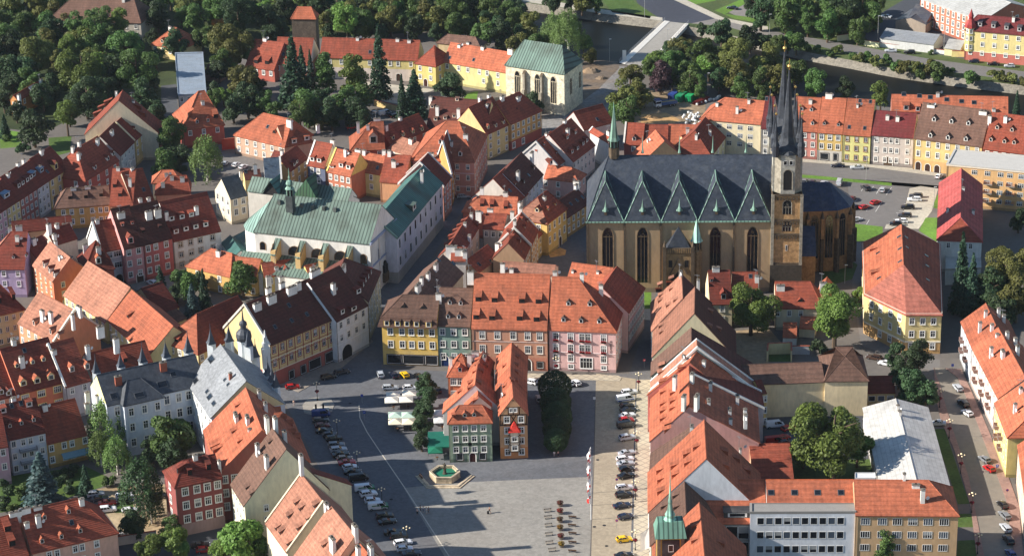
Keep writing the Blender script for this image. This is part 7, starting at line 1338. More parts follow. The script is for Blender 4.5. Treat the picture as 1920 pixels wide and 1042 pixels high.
for (place, kind, tone), lst in PLACES.items():
    lst.sort(); n = len(lst)
    for i, (_, k) in enumerate(lst):
        base = f'{TONE[tone]} {KIND[kind]}'
        lab = f'{base} {place}' if n == 1 else f'{ORD[min(i, 19)] if i < n-1 or n < 3 else "last"} {base} from left {place}'
        if len(lab.split()) > 16: print('LONG', lab)
        PLACES[(place, kind, tone)][i] = (k, lab)
LAB = {k: l for v in PLACES.values() for k, l in v}
for o in [o for o in bpy.data.objects if '_k' in o]:
    o['label'] = o['_same'] if '_same' in o else LAB[o['_k']]; del o['_k']
    if '_same' in o: del o['_same']
# ------------------------------------------------------------------ cars
CARC = {'black': (20, 21, 24), 'navy': (24, 30, 52), 'charcoal': (52, 54, 58), 'grey': (120, 122, 124), 'silver': (176, 180, 184), 'white': (226, 226, 226), 'red': (176, 28, 26), 'dark red': (92, 22, 26), 'blue': (30, 58, 120), 'yellow': (240, 190, 20), 'brown': (66, 46, 36)}
TYRE = mat('rubber', (22, 22, 22)); RIM = mat('gold', (176, 178, 182))
def wheel_mesh():
    if 'wheel' in CACHE: return CACHE['wheel']
    s = MB(); n = 12
    for y0, y1, r_, m in ((-.11, .11, .33, TYRE), (-.115, .115, .2, RIM)):
        P = [(r_*math.cos(2*math.pi*i/n), r_*math.sin(2*math.pi*i/n)) for i in range(n)]
        for i in range(n):
            a, b = P[i], P[(i+1) % n]; s.face([(a[0], y0, a[1]), (a[0], y1, a[1]), (b[0], y1, b[1]), (b[0], y0, b[1])], m)
        s.face([(p[0], y0, p[1]) for p in P], m); s.face([(p[0], y1, p[1]) for p in P[::-1]], m)
    CACHE['wheel'] = s.mesh('wheel'); return CACHE['wheel']
SPEC = {'hatchback': (4.1, 1.78, 1.46, [(-2.05, .55, .78), (-1.98, .28, .98), (.75, .25, .95), (1.75, .25, .8), (2.05, .4, .62)], (-1.95, -1.35, .1, .85)),
        'estate': (4.6, 1.8, 1.48, [(-2.3, .5, .8), (-2.22, .28, 1.0), (.8, .25, .95), (2.0, .25, .8), (2.3, .4, .62)], (-2.2, -1.75, .1, .95)),
        'suv': (4.5, 1.86, 1.66, [(-2.25, .5, .9), (-2.18, .34, 1.1), (.8, .32, 1.08), (1.95, .32, .95), (2.25, .45, .75)], (-2.15, -1.7, .15, .9)),
        'saloon': (4.7, 1.82, 1.44, [(-2.35, .5, .75), (-2.25, .28, .98), (.7, .25, .94), (2.05, .25, .78), (2.35, .4, .6)], (-1.55, -.9, -.05, .85)),
        'van': (5.1, 1.95, 1.95, [(-2.55, .45, 1.05), (-2.5, .3, 1.12), (1.4, .3, 1.12), (2.3, .3, .98), (2.55, .45, .75)], (-2.5, -2.35, 1.2, 2.0))}
def car_meshes(kind, colour):
    key = ('car', kind, colour)
    if key in CACHE: return CACHE[key]
    L, W, H, prof, (g0, g1, g2, g3) = SPEC[kind]; pm = mat('car_paint', CARC[colour]); s = MB(); w_ = W/2
    def sec(x, zb, zt):
        e = .9 if abs(x) > L/2-.1 else 1.0
        return [(x, -w_*e*.94, zb), (x, -w_*e, (zb+zt)*.5), (x, -w_*e*.93, zt), (x, 0, zt+.04), (x, w_*e*.93, zt), (x, w_*e, (zb+zt)*.5), (x, w_*e*.94, zb)]
    S = [sec(*p) for p in prof]
    for a, b in zip(S, S[1:]):
        for i in range(6): s.face([a[i], b[i], b[i+1], a[i+1]], pm)
        s.face([a[6], b[6], b[0], a[0]], TYRE)
    s.face(S[0][::-1], pm); s.face(S[-1], pm)
    lm, rl = mat('lamp_glass', (220, 224, 226)), mat('lamp_glass', (130, 16, 16))
    for y in (-w_*.68, w_*.68): s.box(L/2-.18, L/2-.02, y-.2, y+.2, .55, .7, lm); s.box(-L/2-.01, -L/2+.1, y-.16, y+.16, .68, .9, rl)
    s.box(L/2-.03, L/2+.015, -.5, .5, .38, .52, DARK)
    zb = prof[2][2]-.02; b1, t1 = w_*.92, w_*.74
    base = [(g0, -b1*.95, zb), (g3, -b1, zb), (g3, b1, zb), (g0, b1*.95, zb)]; top = [(g1, -t1, H-.07), (g2, -t1, H-.07), (g2, t1, H-.07), (g1, t1, H-.07)]
    g = MB(); gl = mat('glass', (16, 18, 22))
    for i in range(4): g.face([base[i], base[(i+1) % 4], top[(i+1) % 4], top[i]], gl if not (kind == 'van' and i in (0, 2, 3)) else gl)
    r1 = [(g1-.12, -t1*1.03, H-.08), (g2+.1, -t1*1.03, H-.08), (g2+.1, t1*1.03, H-.08), (g1-.12, t1*1.03, H-.08)]; r2 = [(g1+.1, -t1*.8, H), (g2-.15, -t1*.8, H), (g2-.15, t1*.8, H), (g1+.1, t1*.8, H)]
    for i in range(4): s.face([r1[i], r1[(i+1) % 4], r2[(i+1) % 4], r2[i]], pm)
    s.face(r2, pm)
    for i in range(4): s.tube(base[i], top[i], .06, pm, 4)
    for f in ((.42,) if kind in ('hatchback', 'saloon') else (.36, .68)):
        for a, b in ((0, 1), (3, 2)):
            p = Vector(base[a]).lerp(Vector(base[b]), f); q = Vector(top[a]).lerp(Vector(top[b]), f); s.tube(p, q, .05, pm, 4)
    if kind == 'van':
        for sg in (-1, 1): s.face([(g0, sg*b1*.96, zb), (-.2, sg*b1*.985, zb), (-.2, sg*t1*1.04, H-.09), (g1, sg*t1*1.04, H-.09)], pm)
        s.face([(g0-.01, -b1*.9, zb), (g0-.01, b1*.9, zb), (g1-.02, t1, H-.1), (g1-.02, -t1, H-.1)], pm)
    CACHE[key] = (s.mesh('body'), g.mesh('windows')); return CACHE[key]
NC = [0]; CG = {}
def car(tile, x, y, ang, kind, colour, place, label=None):
    TL[0] = tile; p = at((x, y), .5); NC[0] += 1; L, W, H, prof, gg = SPEC[kind]
    t = thing('parked_car', label or '', 'van' if kind == 'van' else 'car', (p.x, p.y, 0.012), R(ang), 'cars parked ' + place)
    bm_, gm2 = car_meshes(kind, colour); put('body', bm_, t); put('windows', gm2, t)
    for sx in (-L/2+.85, L/2-.9):
        for sy in (-1, 1): put('wheel', wheel_mesh(), t, (sx, sy*(W/2-.12), .33))
    if not label: t['_c'] = NC[0]; CG.setdefault((place, colour, kind), []).append((y, x, t))
    return t
H_, E_, S_, A_, V_ = 'hatchback', 'estate', 'suv', 'saloon', 'van'
G = 'in the west kerb row of the square'
for i, (x, y, k, c) in enumerate([(362, 252, V_, 'blue'), (360, 285, E_, 'charcoal'), (370, 315, H_, 'dark red'), (380, 343, A_, 'black'), (412, 366, H_, 'navy'), (435, 388, S_, 'black'), (448, 422, E_, 'grey'), (460, 448, E_, 'silver'), (472, 475, A_, 'black'), (495, 498, H_, 'charcoal'), (508, 520, A_, 'red'), (525, 546, H_, 'white'), (540, 572, A_, 'black'), (573, 608, V_, 'black'), (628, 697, S_, 'white'), (650, 732, H_, 'white'), (718, 820, S_, 'black'), (732, 850, A_, 'black'), (765, 908, A_, 'black'), (797, 932, S_, 'black'), (820, 967, E_, 'white'), (830, 1002, H_, 'white'), (868, 1028, A_, 'navy')]): car('c2', x, y, 8+(i % 3)*5, k, c, G)
for y, x, w_ in ((667, 605, 'upper'), (768, 680, 'lower')):
    t = car('c2', x, y, 10, V_, 'white', G, f'{w_} of two white vans with green ends in the west kerb row')
    s = MB(); s.box(.75, 2.57, -.96, .96, .5, 1.16, mat('car_paint', (40, 110, 60))); s.box(-1.6, .2, -.99, .99, 1.25, 1.45, mat('car_paint', (40, 110, 60))); s.build('green_panel', t)
G = 'in the east kerb row of the square'
for i, (x, y, k, c) in enumerate([(655, 127, E_, 'white'), (643, 205, H_, 'black'), (650, 228, A_, 'black'), (643, 258, A_, 'white'), (640, 283, H_, 'red'), (637, 314, V_, 'black'), (643, 382, S_, 'silver'), (640, 467, A_, 'silver'), (630, 500, E_, 'white'), (633, 527, A_, 'silver'), (640, 557, H_, 'black'), (637, 593, A_, 'black'), (628, 660, E_, 'white'), (625, 702, S_, 'black'), (615, 760, A_, 'navy'), (635, 822, H_, 'navy'), (627, 948, H_, 'yellow'), (625, 1038, A_, 'black')]): car('c3', x, y, 14+(i % 4)*3, k, c, G)
t = car('c3', 633, 167, 16, V_, 'white', G, 'white van with a blue lower stripe in the east kerb row'); s = MB(); s.box(-2.5, 2.3, -.985, .985, .55, .8, mat('car_paint', (30, 60, 140))); s.build('stripe', t)
G = 'along the north side of the square'
for x, y, a, k, c in [(695, 30, 100, S_, 'silver'), (770, 33, 110, H_, 'navy'), (830, 31, 110, H_, 'yellow'), (905, 40, 110, H_, 'black'), (750, 103, 5, E_, 'silver'), (860, 104, 5, H_, 'white'), (1015, 115, 100, H_, 'charcoal'), (205, 99, 12, H_, 'red'), (405, 43, 22, E_, 'black'), (480, 16, 24, E_, 'charcoal')]: car('c2', x, y, a, k, c, G)
for x, y, a, k, c in [(98, 70, 150, E_, 'white'), (150, 66, 150, H_, 'charcoal'), (357, 76, 115, H_, 'white'), (318, 78, 115, H_, 'silver'), (152, 168, 95, S_, 'silver')]: car('c3', x, y, a, k, c, G)
G = 'along the street on the right'
for x, y, a, k, c in [(1060, 104, 100, E_, 'silver'), (1090, 193, 108, S_, 'black'), (1112, 244, 112, H_, 'white'), (945, 301, 172, A_, 'silver'), (1210, 503, 112, H_, 'grey'), (1235, 554, 112, H_, 'red'), (1310, 756, 105, H_, 'black'), (1322, 816, 105, E_, 'grey'), (1328, 885, 102, E_, 'silver'), (1342, 952, 100, S_, 'black'), (1355, 1028, 100, H_, 'blue')]: car('c4', x, y, a, k, c, G)
G = 'before the yellow corner house'
for x, y, a, k, c in [(592, 968, 150, E_, 'brown'), (655, 1000, 150, H_, 'white')]: car('b4', x, y, a, k, c, G)
G = 'on the church car park'
for x, y, a, k, c in [(545, 23, 110, S_, 'charcoal'), (640, 33, 75, E_, 'silver'), (600, 103, 40, H_, 'red'), (537, 129, 40, H_, 'red'), (490, 129, 40, H_, 'navy'), (470, 82, 70, H_, 'dark red'), (490, 198, 30, H_, 'white'), (825, 66, 170, E_, 'charcoal'), (818, 86, 172, E_, 'white'), (780, 131, 172, S_, 'black'), (763, 175, 170, E_, 'charcoal'), (745, 207, 172, H_, 'white'), (712, 222, 172, H_, 'black')]: car('b4', x, y, a, k, c, G)
for x, y, a, k, c in [(205, 1013, 75, H_, 'grey'), (250, 1019, 75, H_, 'navy'), (310, 1024, 60, E_, 'silver'), (398, 1022, 75, V_, 'silver')]: car('a4', x, y, a, k, c, G)
G = 'along the street row at upper right'
for x, y, a, k, c in [(390, 925, 175, A_, 'navy'), (497, 935, 175, A_, 'silver'), (955, 985, 60, H_, 'white')]: car('a4', x, y, a, k, c, G)
G = 'on the river road'
for x, y, a, k, c in [(685, 284, 172, A_, 'silver'), (790, 294, 172, S_, 'black'), (1150, 343, 170, H_, 'navy'), (1258, 358, 170, A_, 'black'), (1348, 369, 170, H_, 'silver'), (660, 94, 150, A_, 'silver')]: car('a4', x, y, a, k, c, G)
car('a3', 1230, 46, 155, A_, 'black', 'on the turning place beyond the bridge')
G = 'under the trees below the castle'
for x, y, a, k, c in [(672, 630, 30, E_, 'silver'), (720, 634, 30, V_, 'white'), (780, 648, 30, E_, 'black'), (755, 640, 30, H_, 'navy'), (535, 712, 20, H_, 'red'), (620, 668, 20, H_, 'navy')]: car('a2', x, y, a, k, c, G)
G = 'in the yard of the brownish-pink house'
for x, y, a, k, c in [(1257, 913, 80, H_, 'silver'), (1317, 920, 70, H_, 'white'), (1358, 932, 60, H_, 'white')]: car('a1', x, y, a, k, c, G)
car('b2', 1160, 69, 3, E_, 'silver', 'crossways at the far end of the lane'); car('b1', 850, 553, 130, S_, 'white', 'in the courtyard before the coral house')
G = 'on the dirt car park at lower left'
for x, y, a, k, c in [(535, 698, 15, S_, 'silver'), (555, 722, 10, A_, 'navy'), (600, 745, 12, A_, 'red'), (602, 783, 12, S_, 'white'), (695, 707, 15, E_, 'white'), (725, 788, 15, H_, 'white'), (700, 735, 10, H_, 'black'), (655, 932, 60, H_, 'white'), (1120, 982, 10, A_, 'black'), (1140, 1008, 8, H_, 'red'), (890, 705, 10, H_, 'charcoal')]: car('c1', x, y, a, k, c, G)
G = 'in the fire yard at right'
for x, y, a, k, c in [(110, 328, 40, H_, 'red'), (85, 382, 30, H_, 'red'), (35, 400, 10, V_, 'red'), (30, 430, 10, A_, 'red'), (175, 313, 30, H_, 'red'), (100, 410, 20, H_, 'navy'), (38, 312, 10, V_, 'white')]: car('c4', x, y, a, k, c, G)
for (place, colour, kind), lst in CG.items():
    lst.sort(key=lambda q: q[0]); n = len(lst); kw_ = kind
    for i, (_, _, t) in enumerate(lst):
        t['label'] = f'{colour} {kw_} parked {place}' if n == 1 else f'{ORD[i] if i < n-1 or n < 3 else "last"} {colour} {kw_} from the top {place}'
        del t['_c']
# lorry
TL[0] = 'a3'; p = at((855, 595)); t = thing('tipper_lorry', 'blue and white tipper lorry with sandy load bed in the construction yard', 'lorry', (p.x, p.y, 0), R(20)); bl, wh_ = mat('car_paint', (60, 92, 140)), mat('car_paint', (220, 222, 226))
s = MB(); s.box(-4.2, -2.0, -1.25, 1.25, .6, 2.9, wh_); s.box(-4.25, -4.1, -1.1, 1.1, 1.7, 2.7, GLASS); s.box(-4.1, -2.1, -1.27, 1.27, 1.8, 2.6, GLASS); s.box(-4.0, -2.0, -1.2, 1.2, 2.9, 3.15, bl); s.build('cab', t)
s = MB(); s.box(-1.8, 4.4, -1.3, 1.3, 1.0, 1.2, bl)
for a in ((-1.8, 4.4, -1.3, -1.2), (-1.8, 4.4, 1.2, 1.3), (-1.8, -1.7, -1.3, 1.3), (4.3, 4.4, -1.3, 1.3)): s.box(*a, 1.2, 2.1, bl)
s.face([(-1.7, -1.2, 1.75), (4.3, -1.2, 1.75), (4.3, 1.2, 1.75), (-1.7, 1.2, 1.75)], mat('soil', (176, 150, 110))); s.build('load_bed', t)
for x in (-3.3, 1.6, 3.1):
    for y in (-1.1, 1.1): put('wheel', wheel_mesh(), t, (x, y, .55), None, (1.6, 1.6, 1.6))
# containers, pipes, bags, bottle bank
def container(tile, x, y, c, lab):
    TL[0] = tile; p = at((x, y)); t = thing('shipping_container', lab, 'container', (p.x, p.y, 0), R(62)); m = mat('car_paint', c); s = MB(); s.box(-3, 3, -1.25, 1.25, .1, 2.6, m, None, mat('sheet_metal', tuple(min(255, int(v*1.25)) for v in c)))
    for i in range(14):
        for y_ in (-1.29, 1.25): s.box(-2.9+i*.42, -2.7+i*.42, y_, y_+.04, .3, 2.5, m)
    s.build('body', t); s = MB()
    for y_ in (-1.2, .02): s.box(-3.06, -3.0, y_, y_+1.18, .2, 2.5, m); s.tube((-3.1, y_+.5, .3), (-3.1, y_+.5, 2.4), .04, RIM, 4)
    s.build('doors', t)
container('a3', 905, 552, (36, 56, 110), 'dark blue shipping container beside the two green ones'); container('a3', 945, 560, (30, 110, 74), 'green container next to the dark blue container'); container('a3', 1000, 560, (24, 130, 76), 'brighter green container next to the pipe stack')
TL[0] = 'a3'; p = at((1058, 572)); t = thing('pipe_stack', 'stack of dark red pipes beside the green container', 'pipes', (p.x, p.y, 0), R(50)); s = MB(); pmx = mat('painted_steel', (126, 48, 40))
for r_ in range(3):
    for i in range(6-r_): s.tube((-4, -1.2+i*.48+r_*.24, .25+r_*.42), (4, -1.2+i*.48+r_*.24, .25+r_*.42), .23, pmx, 8)
s.build('pipes', t)
bagm = []
for k in range(3):
    random.seed(k+40); s = MB(); s.lathe([(.35, 0), (.5, .25), (.52, .6), (.4, .85), (.12, .95)], mat('plaster', (232, 232, 228)), 7); s.v = [(x+random.uniform(-.07, .07), y+random.uniform(-.07, .07), z) for x, y, z in s.v]; bagm.append(s.mesh('bag'))
random.seed(8)
for i in range(46):
    x, y = (random.gauss(1012, 26), random.gauss(664, 14)) if i < 30 else (1020+9.5*(i-30)+random.uniform(-6, 6), 586-2.6*(i-30)+random.uniform(-7, 7))
    TL[0] = 'a3'; p = at((x, y)); o = put('sack', bagm[i % 3], None, (p.x, p.y, random.choice((0, 0, .55)) if i < 30 else 0), random.uniform(0, 6)); tag(o, 'white bulk sack in the heap beside the cream flats' if i < 30 else 'white bulk sack in the line beside the red pipe stack', 'sack', 'sack heap' if i < 30 else 'sack line')
p = at((1270, 535)); t = thing('bottle_bank', 'bright green dome-topped bottle bank behind the cream flats', 'bottle bank', (p.x, p.y, 0)); s = MB(); s.lathe([(.75, 0), (.85, .9), (.7, 1.5), (.3, 1.85), (0, 1.95)], mat('car_paint', (50, 190, 70)), 10); s.build('shell', t); s = MB(); s.box(-.2, .2, -.86, -.7, 1.0, 1.2, DARK); s.build('slot', t)
# ------------------------------------------------------------------ people
def skin(name, verts, edges, rad, m, parent, lvl=1):
    me = bpy.data.meshes.new(name); me.from_pydata(verts, edges, []); o = put(name, me, parent); me.materials.append(m)
    md = o.modifiers.new('skin', 'SKIN'); me.skin_vertices[0].data[0].use_root = True
    for i, r_ in enumerate(rad): me.skin_vertices[0].data[i].radius = (r_, r_)
    md.use_smooth_shade = True; sb = o.modifiers.new('sub', 'SUBSURF'); sb.levels = sb.render_levels = lvl; return o
SKIN = mat('skin', (206, 158, 130))
def person(tile, x, y, rz, label, top, bottom, hair=(60, 44, 34), pose='stand', z=0.012, hand=None):
    TL[0] = tile; p = at((x, y), z); t = thing('person', label, 'person', (p.x, p.y, z), R(rz)); st = {'stand': 0.05, 'walk': .28, 'sit': 0}[pose]
    if pose == 'sit': hipz, kn, ft, hx = .46, [(.42, .46), (.42, .46)], [(.45, .06), (.45, .06)], 0
    else: hipz, kn, ft = .92, [(st*.6, .5), (-st*.25, .5)], [(st, .06), (-st*1.1, .07)]
    V = [(0, 0, hipz), (0, 0, hipz+.28), (0, 0, hipz+.5), (0.01, 0, hipz+.6), (.02, 0, hipz+.72)]; E = [(0, 1), (1, 2), (2, 3), (3, 4)]; Rr = [.13, .12, .12, .055, .095]
    for sg, k, f in ((-1, kn[0], ft[0]), (1, kn[1], ft[1])):
        n = len(V); V += [(0, sg*.09, hipz-.05), (k[0], sg*.1, k[1]), (f[0], sg*.1, f[1]), (f[0]+.16, sg*.11, f[1]-.02)]; E += [(0, n), (n, n+1), (n+1, n+2), (n+2, n+3)]; Rr += [.09, .065, .045, .035]
        n = len(V); sw = -sg*st; V += [(0, sg*.2, hipz+.48), (sw*.4-.02, sg*.26, hipz+.22), (sw+.1, sg*.26, hipz), (sw+.14, sg*.26, hipz-.09)]; E += [(2, n), (n, n+1), (n+1, n+2), (n+2, n+3)]; Rr += [.06, .045, .035, .03]
        for j in range(5):
            q = len(V); fx = V[n+3]; V.append((fx[0]+.03+(.05 if j == 4 else .02*(j % 2)), fx[1]+(j-1.5)*.016-(.03*sg if j == 4 else 0), fx[2]-(.05 if j == 4 else .08-.01*abs(j-1.5)))); E.append((n+3, q)); Rr.append(.009)
    skin('body', V, E, Rr, SKIN, t)
    s = MB(); hz = hipz+.75; s.lathe([(.108, hz-.04), (.12, hz+.03), (.1, hz+.1), (.05, hz+.135), (0, hz+.14)], mat('hair', hair), 8, (.005, 0)); s.build('hair', t, True)
    s = MB(); s.box(.11, .135, -.018, .018, hz-.04, hz+.0, SKIN); [s.box(.105, .12, y_-.014, y_+.014, hz+.0, hz+.02, DARK) for y_ in (-.035, .035)]; s.box(.1, .115, -.03, .03, hz-.085, hz-.072, mat('lips', (150, 80, 76))); s.build('face', t)
    Vs = [(0, 0, hipz), (0, 0, hipz+.25), (0, 0, hipz+.5)]; Es = [(0, 1), (1, 2)]; Rs = [.15, .14, .135]
    for sg in (-1, 1):
        n = len(Vs); sw = -sg*st; Vs += [(0, sg*.2, hipz+.48), (sw*.4-.02, sg*.26, hipz+.22)]; Es += [(2, n), (n, n+1)]; Rs += [.075, .06]
    skin('shirt', Vs, Es, Rs, mat('cloth', top), t)
    Vs, Es, Rs = [(0, 0, hipz+.02)], [], [.145]
    for sg, k, f in ((-1, kn[0], ft[0]), (1, kn[1], ft[1])):
        n = len(Vs); Vs += [(0, sg*.09, hipz-.06), (k[0], sg*.1, k[1]), (f[0], sg*.1, f[1]+.07)]; Es += [(0, n), (n, n+1), (n+1, n+2)]; Rs += [.11, .08, .06]
    skin('trousers', Vs, Es, Rs, mat('cloth', bottom), t)
    return t
person('z1', 195, 905, 70, 'person in pale pink top and black trousers standing apart on the kerb line', (226, 190, 180), (24, 24, 26))
person('z1', 246, 850, 10, 'person in dark jacket at the left of the group on the square', (40, 40, 44), (30, 32, 44))
person('z1', 293, 862, -30, 'tallest person of the group, white shirt and blue jeans', (226, 226, 226), (50, 64, 96))
person('z1', 345, 885, 190, 'person in white shirt and pale trousers in the group on the square', (230, 228, 224), (190, 186, 178))
person('z1', 380, 878, 180, 'long-haired person in black dress at the right of the group', (28, 24, 28), (28, 24, 28), (40, 24, 18))
person('z1', 1372, 876, 200, 'dark-clad person walking alone over the bright plaza', (34, 34, 38), (30, 30, 34), pose='walk')
TL[0] = 'z1'; p = at((1348, 893)); t = thing('travel_bag', 'black bag on wheels beside the walking person on the plaza', 'bag', (p.x, p.y, .012)); s = MB(); s.box(-.25, .25, -.18, .18, .06, .75, mat('cloth', (22, 22, 24))); s.build('shell', t); s = MB(); s.tube((-.1, 0, .75), (.1, .1, 1.05), .02, DARK, 5); s.build('handle', t)
person('z1', 240, 300, -60, 'person in black sitting on the fountain steps', (26, 24, 28), (40, 40, 46), pose='sit', z=.35)
person('z1', 262, 318, -60, 'person in grey sitting beside the one in black on the fountain steps', (70, 70, 76), (30, 30, 34), pose='sit', z=.2)
person('c2', 212, 203, 80, 'person in pale clothes walking near the traffic island', (206, 186, 170), (180, 160, 150), pose='walk')
person('c3', 236, 488, 90, 'person in white top under the last clipped round tree', (230, 230, 230), (160, 150, 150))
person('c3', 258, 486, 120, 'person in rose top under the last clipped round tree', (206, 160, 150), (60, 60, 80))
# ------------------------------------------------------------------ street furniture
def lampost(tile, x, y, label, top=None, basket=True, h=5.2, grp='globe street lamps'):
    TL[0] = tile; p = at((x, y)); t = thing('street_lamp', label, 'street lamp', (p.x, p.y, 0), 0, grp); ir = mat('painted_steel', (46, 48, 46)); s = MB(); s.lathe([(.2, 0), (.16, .5), (.09, .8), (.07, h)], ir, 8); s.tube((-.75, 0, h-.25), (.75, 0, h-.25), .035, ir, 5); s.tube((0, -.75, h-.25), (0, .75, h-.25), .035, ir, 5); s.build('pole', t)
    for x_, y_, z_ in ((-.75, 0, h), (.75, 0, h), (0, -.75, h), (0, .75, h), (0, 0, h+.35)): put('globe', ball_mesh(.2, (244, 226, 186)), t, (x_, y_, z_))
    if basket: put('flower_basket', basket_mesh(), t, (0, 0, h*.55))
    return t
def ball_mesh(r_, c):
    k = ('ball', r_, c)
    if k not in CACHE:
        s = MB(); s.lathe([(r_*math.sin(math.pi*i/7), -r_*math.cos(math.pi*i/7)) for i in range(8)], mat('painted_glass', c), 10); CACHE[k] = s.mesh('globe', True)
    return CACHE[k]
def basket_mesh(c=(126, 26, 44), n=220, r_=.62, flat=.6):
    k = ('basket', c, r_)
    if k not in CACHE:
        rng = np.random.default_rng(3); v = rng.normal(0, 1, (n, 3)); v /= np.linalg.norm(v, axis=1)[:, None]; CACHE[k] = leaf_mesh('flowers', v*r_*np.array([1, 1, flat])*(rng.random(n)**.3)[:, None], v, .14, mat('flower', c), 5)
        CACHE[k].materials.append(mat('flower', (52, 70, 40))); CACHE[k].polygons.foreach_set('material_index', (np.arange(n) % 4 == 0).astype(int))
    return CACHE[k]
for tile, x, y, lab, bk in [('c2', 343, 175, 'globe lamp with pink flower basket on the traffic island', 1), ('c2', 455, 385, 'globe lamp by the black cars in the upper west kerb row', 0), ('c2', 567, 565, 'globe lamp beside the white hatchback of the west kerb row', 0), ('c2', 705, 770, 'globe lamp by the lower white and green van', 0), ('c2', 845, 990, 'globe lamp near the bottom of the west kerb row', 0),
        ('c3', 707, 122, 'globe lamp with flowers at the mouth of the dark side street', 1), ('c3', 697, 452, 'globe lamp with flowers beside the silver suv of the east row', 1), ('c3', 689, 730, 'globe lamp with flowers behind the white estate car', 1), ('c3', 688, 1010, 'globe lamp with flowers beside the yellow car', 1), ('p', 1043, 703, 'globe lamp with flowers before the pink museum house', 1)]: lampost(tile, x, y, lab, basket=bk)
for x, y, lab in [(1010, 385, 'by the middle of the metal hall'), (1075, 580, 'opposite the red car'), (1136, 800, 'at the gap between street lawns'), (1169, 1030, 'at the bottom of the east street'), (957, 215, 'beside the dark trees')]: lampost('c4', x, y, 'two-tier globe lamp with flowers on the right street, ' + lab, grp='lamps on the right street')
def sign(tile, x, y, label, c, shape='disc', h=2.4, c2=None):
    TL[0] = tile; p = at((x, y)); t = thing('road_sign', label, 'road sign', (p.x, p.y, 0)); s = MB(); s.tube((0, 0, 0), (0, 0, h+.3), .04, RIM, 6); s.build('post', t); s = MB()
    if shape == 'disc':
        s.tube((0, -.05, h), (0, -.09, h), .36, mat('car_paint', c), 16)
        if c2: s.box(-.22, .22, -.1, -.085, h-.06, h+.06, mat('car_paint', c2)) if c2 == (230, 230, 230) else s.tube((0, -.09, h), (0, -.1, h), .26, mat('car_paint', c2), 16)
    else: s.box(-.35, .35, -.09, -.05, h-.4, h+.4, mat('car_paint', c))
    s.build('plate', t)
    if shape == 'P': text_on(t, 'P', (0, -.1, h), (math.pi/2, 0, 0), .6, FRAME)
sign('b3', 738, 1025, 'red no-entry sign with white bar in the dark side street', (190, 30, 36), c2=(230, 230, 230)); sign('c3', 585, 660, 'blue no-parking disc beside the white estate on the east side', (180, 40, 50), c2=(50, 60, 130)); sign('c3', 585, 890, 'red and violet no-parking disc above the yellow car', (190, 40, 50), c2=(130, 90, 150))
sign('c2', 593, 190, 'blue square sign at the top of the plaza kerb line', (36, 70, 170), 'sq'); sign('c2', 606, 283, 'blue parking sign with letter P on the plaza kerb line', (36, 70, 170), 'P'); sign('c4', 1277, 585, 'blue parking sign beside the red hatchback on right street', (36, 70, 170), 'P'); sign('c4', 1333, 720, 'violet no-parking disc beside the black hatchback on right street', (150, 40, 80), c2=(70, 60, 120)); sign('c4', 1028, 20, 'blue sign at the upper end of the right street', (40, 70, 160), 'sq'); sign('c3', 460, 205, 'white sign post on the square beside the clipped trees', (226, 226, 226), 'sq')
# parasols
def parasol(tile, x, y, c, label, r_=1.9, grp=None):
    TL[0] = tile; p = at((x, y), 2.5); t = thing('parasol', label, 'parasol', (p.x, p.y, 0), R(3), grp); m = mat('cloth', c); s = MB(); s.tube((0, 0, 0), (0, 0, 3.1), .04, RIM, 6); s.box(-.35, .35, -.35, .35, 0, .1, mat('concrete', (120, 118, 112))); s.build('pole', t)
    s = MB(); q = [(-r_, -r_, 2.4), (r_, -r_, 2.4), (r_, r_, 2.4), (-r_, r_, 2.4)]
    for i in range(4):
        a, b = q[i], q[(i+1) % 4]; s.face([a, b, (0, 0, 3.15)], m); s.face([(a[0], a[1], 2.2), (b[0], b[1], 2.2), b, a], m)
    s.build('canopy', t)
    tm = mat('painted_wood', (90, 60, 40))
    tb_ = thing('cafe_table', 'small round cafe table under the ' + label, 'table', (p.x+.5, p.y-.9, 0)); s = MB(); s.lathe([(.4, .72), (.4, .76), (0, .76)], tm, 10); s.build('top', tb_); s = MB(); s.lathe([(.25, 0), (.25, .03), (.04, .05), (.04, .72)], DARK, 8); s.build('pedestal', tb_)
G = 'parasols left of the clipped cafe trees'
for x, y, c, l in [(765, 140, (226, 218, 200), 'white parasol at rear left of the upper four'), (855, 130, (226, 218, 200), 'white parasol at rear right of the upper four'), (757, 168, (230, 222, 204), 'white parasol at front left of the upper four'), (838, 165, (230, 222, 204), 'white parasol at front right of the upper four'), (778, 252, (176, 196, 180), 'pale green parasol at rear left of the lower four'), (846, 252, (176, 196, 180), 'pale green parasol at rear right of the lower four'), (778, 288, (226, 214, 186), 'cream parasol at front left of the lower four'), (852, 288, (226, 214, 186), 'cream parasol at front right of the lower four'), (1030, 240, (222, 220, 214), 'white parasol against the scaffolded house'), (1030, 280, (200, 200, 196), 'grey-white parasol below the scaffolded house'), (1000, 447, (24, 100, 76), 'dark green parasol beside the pale green cafe house')]: parasol('c2', x, y, c, l, 1.9, G)
TL[0] = 'c2'
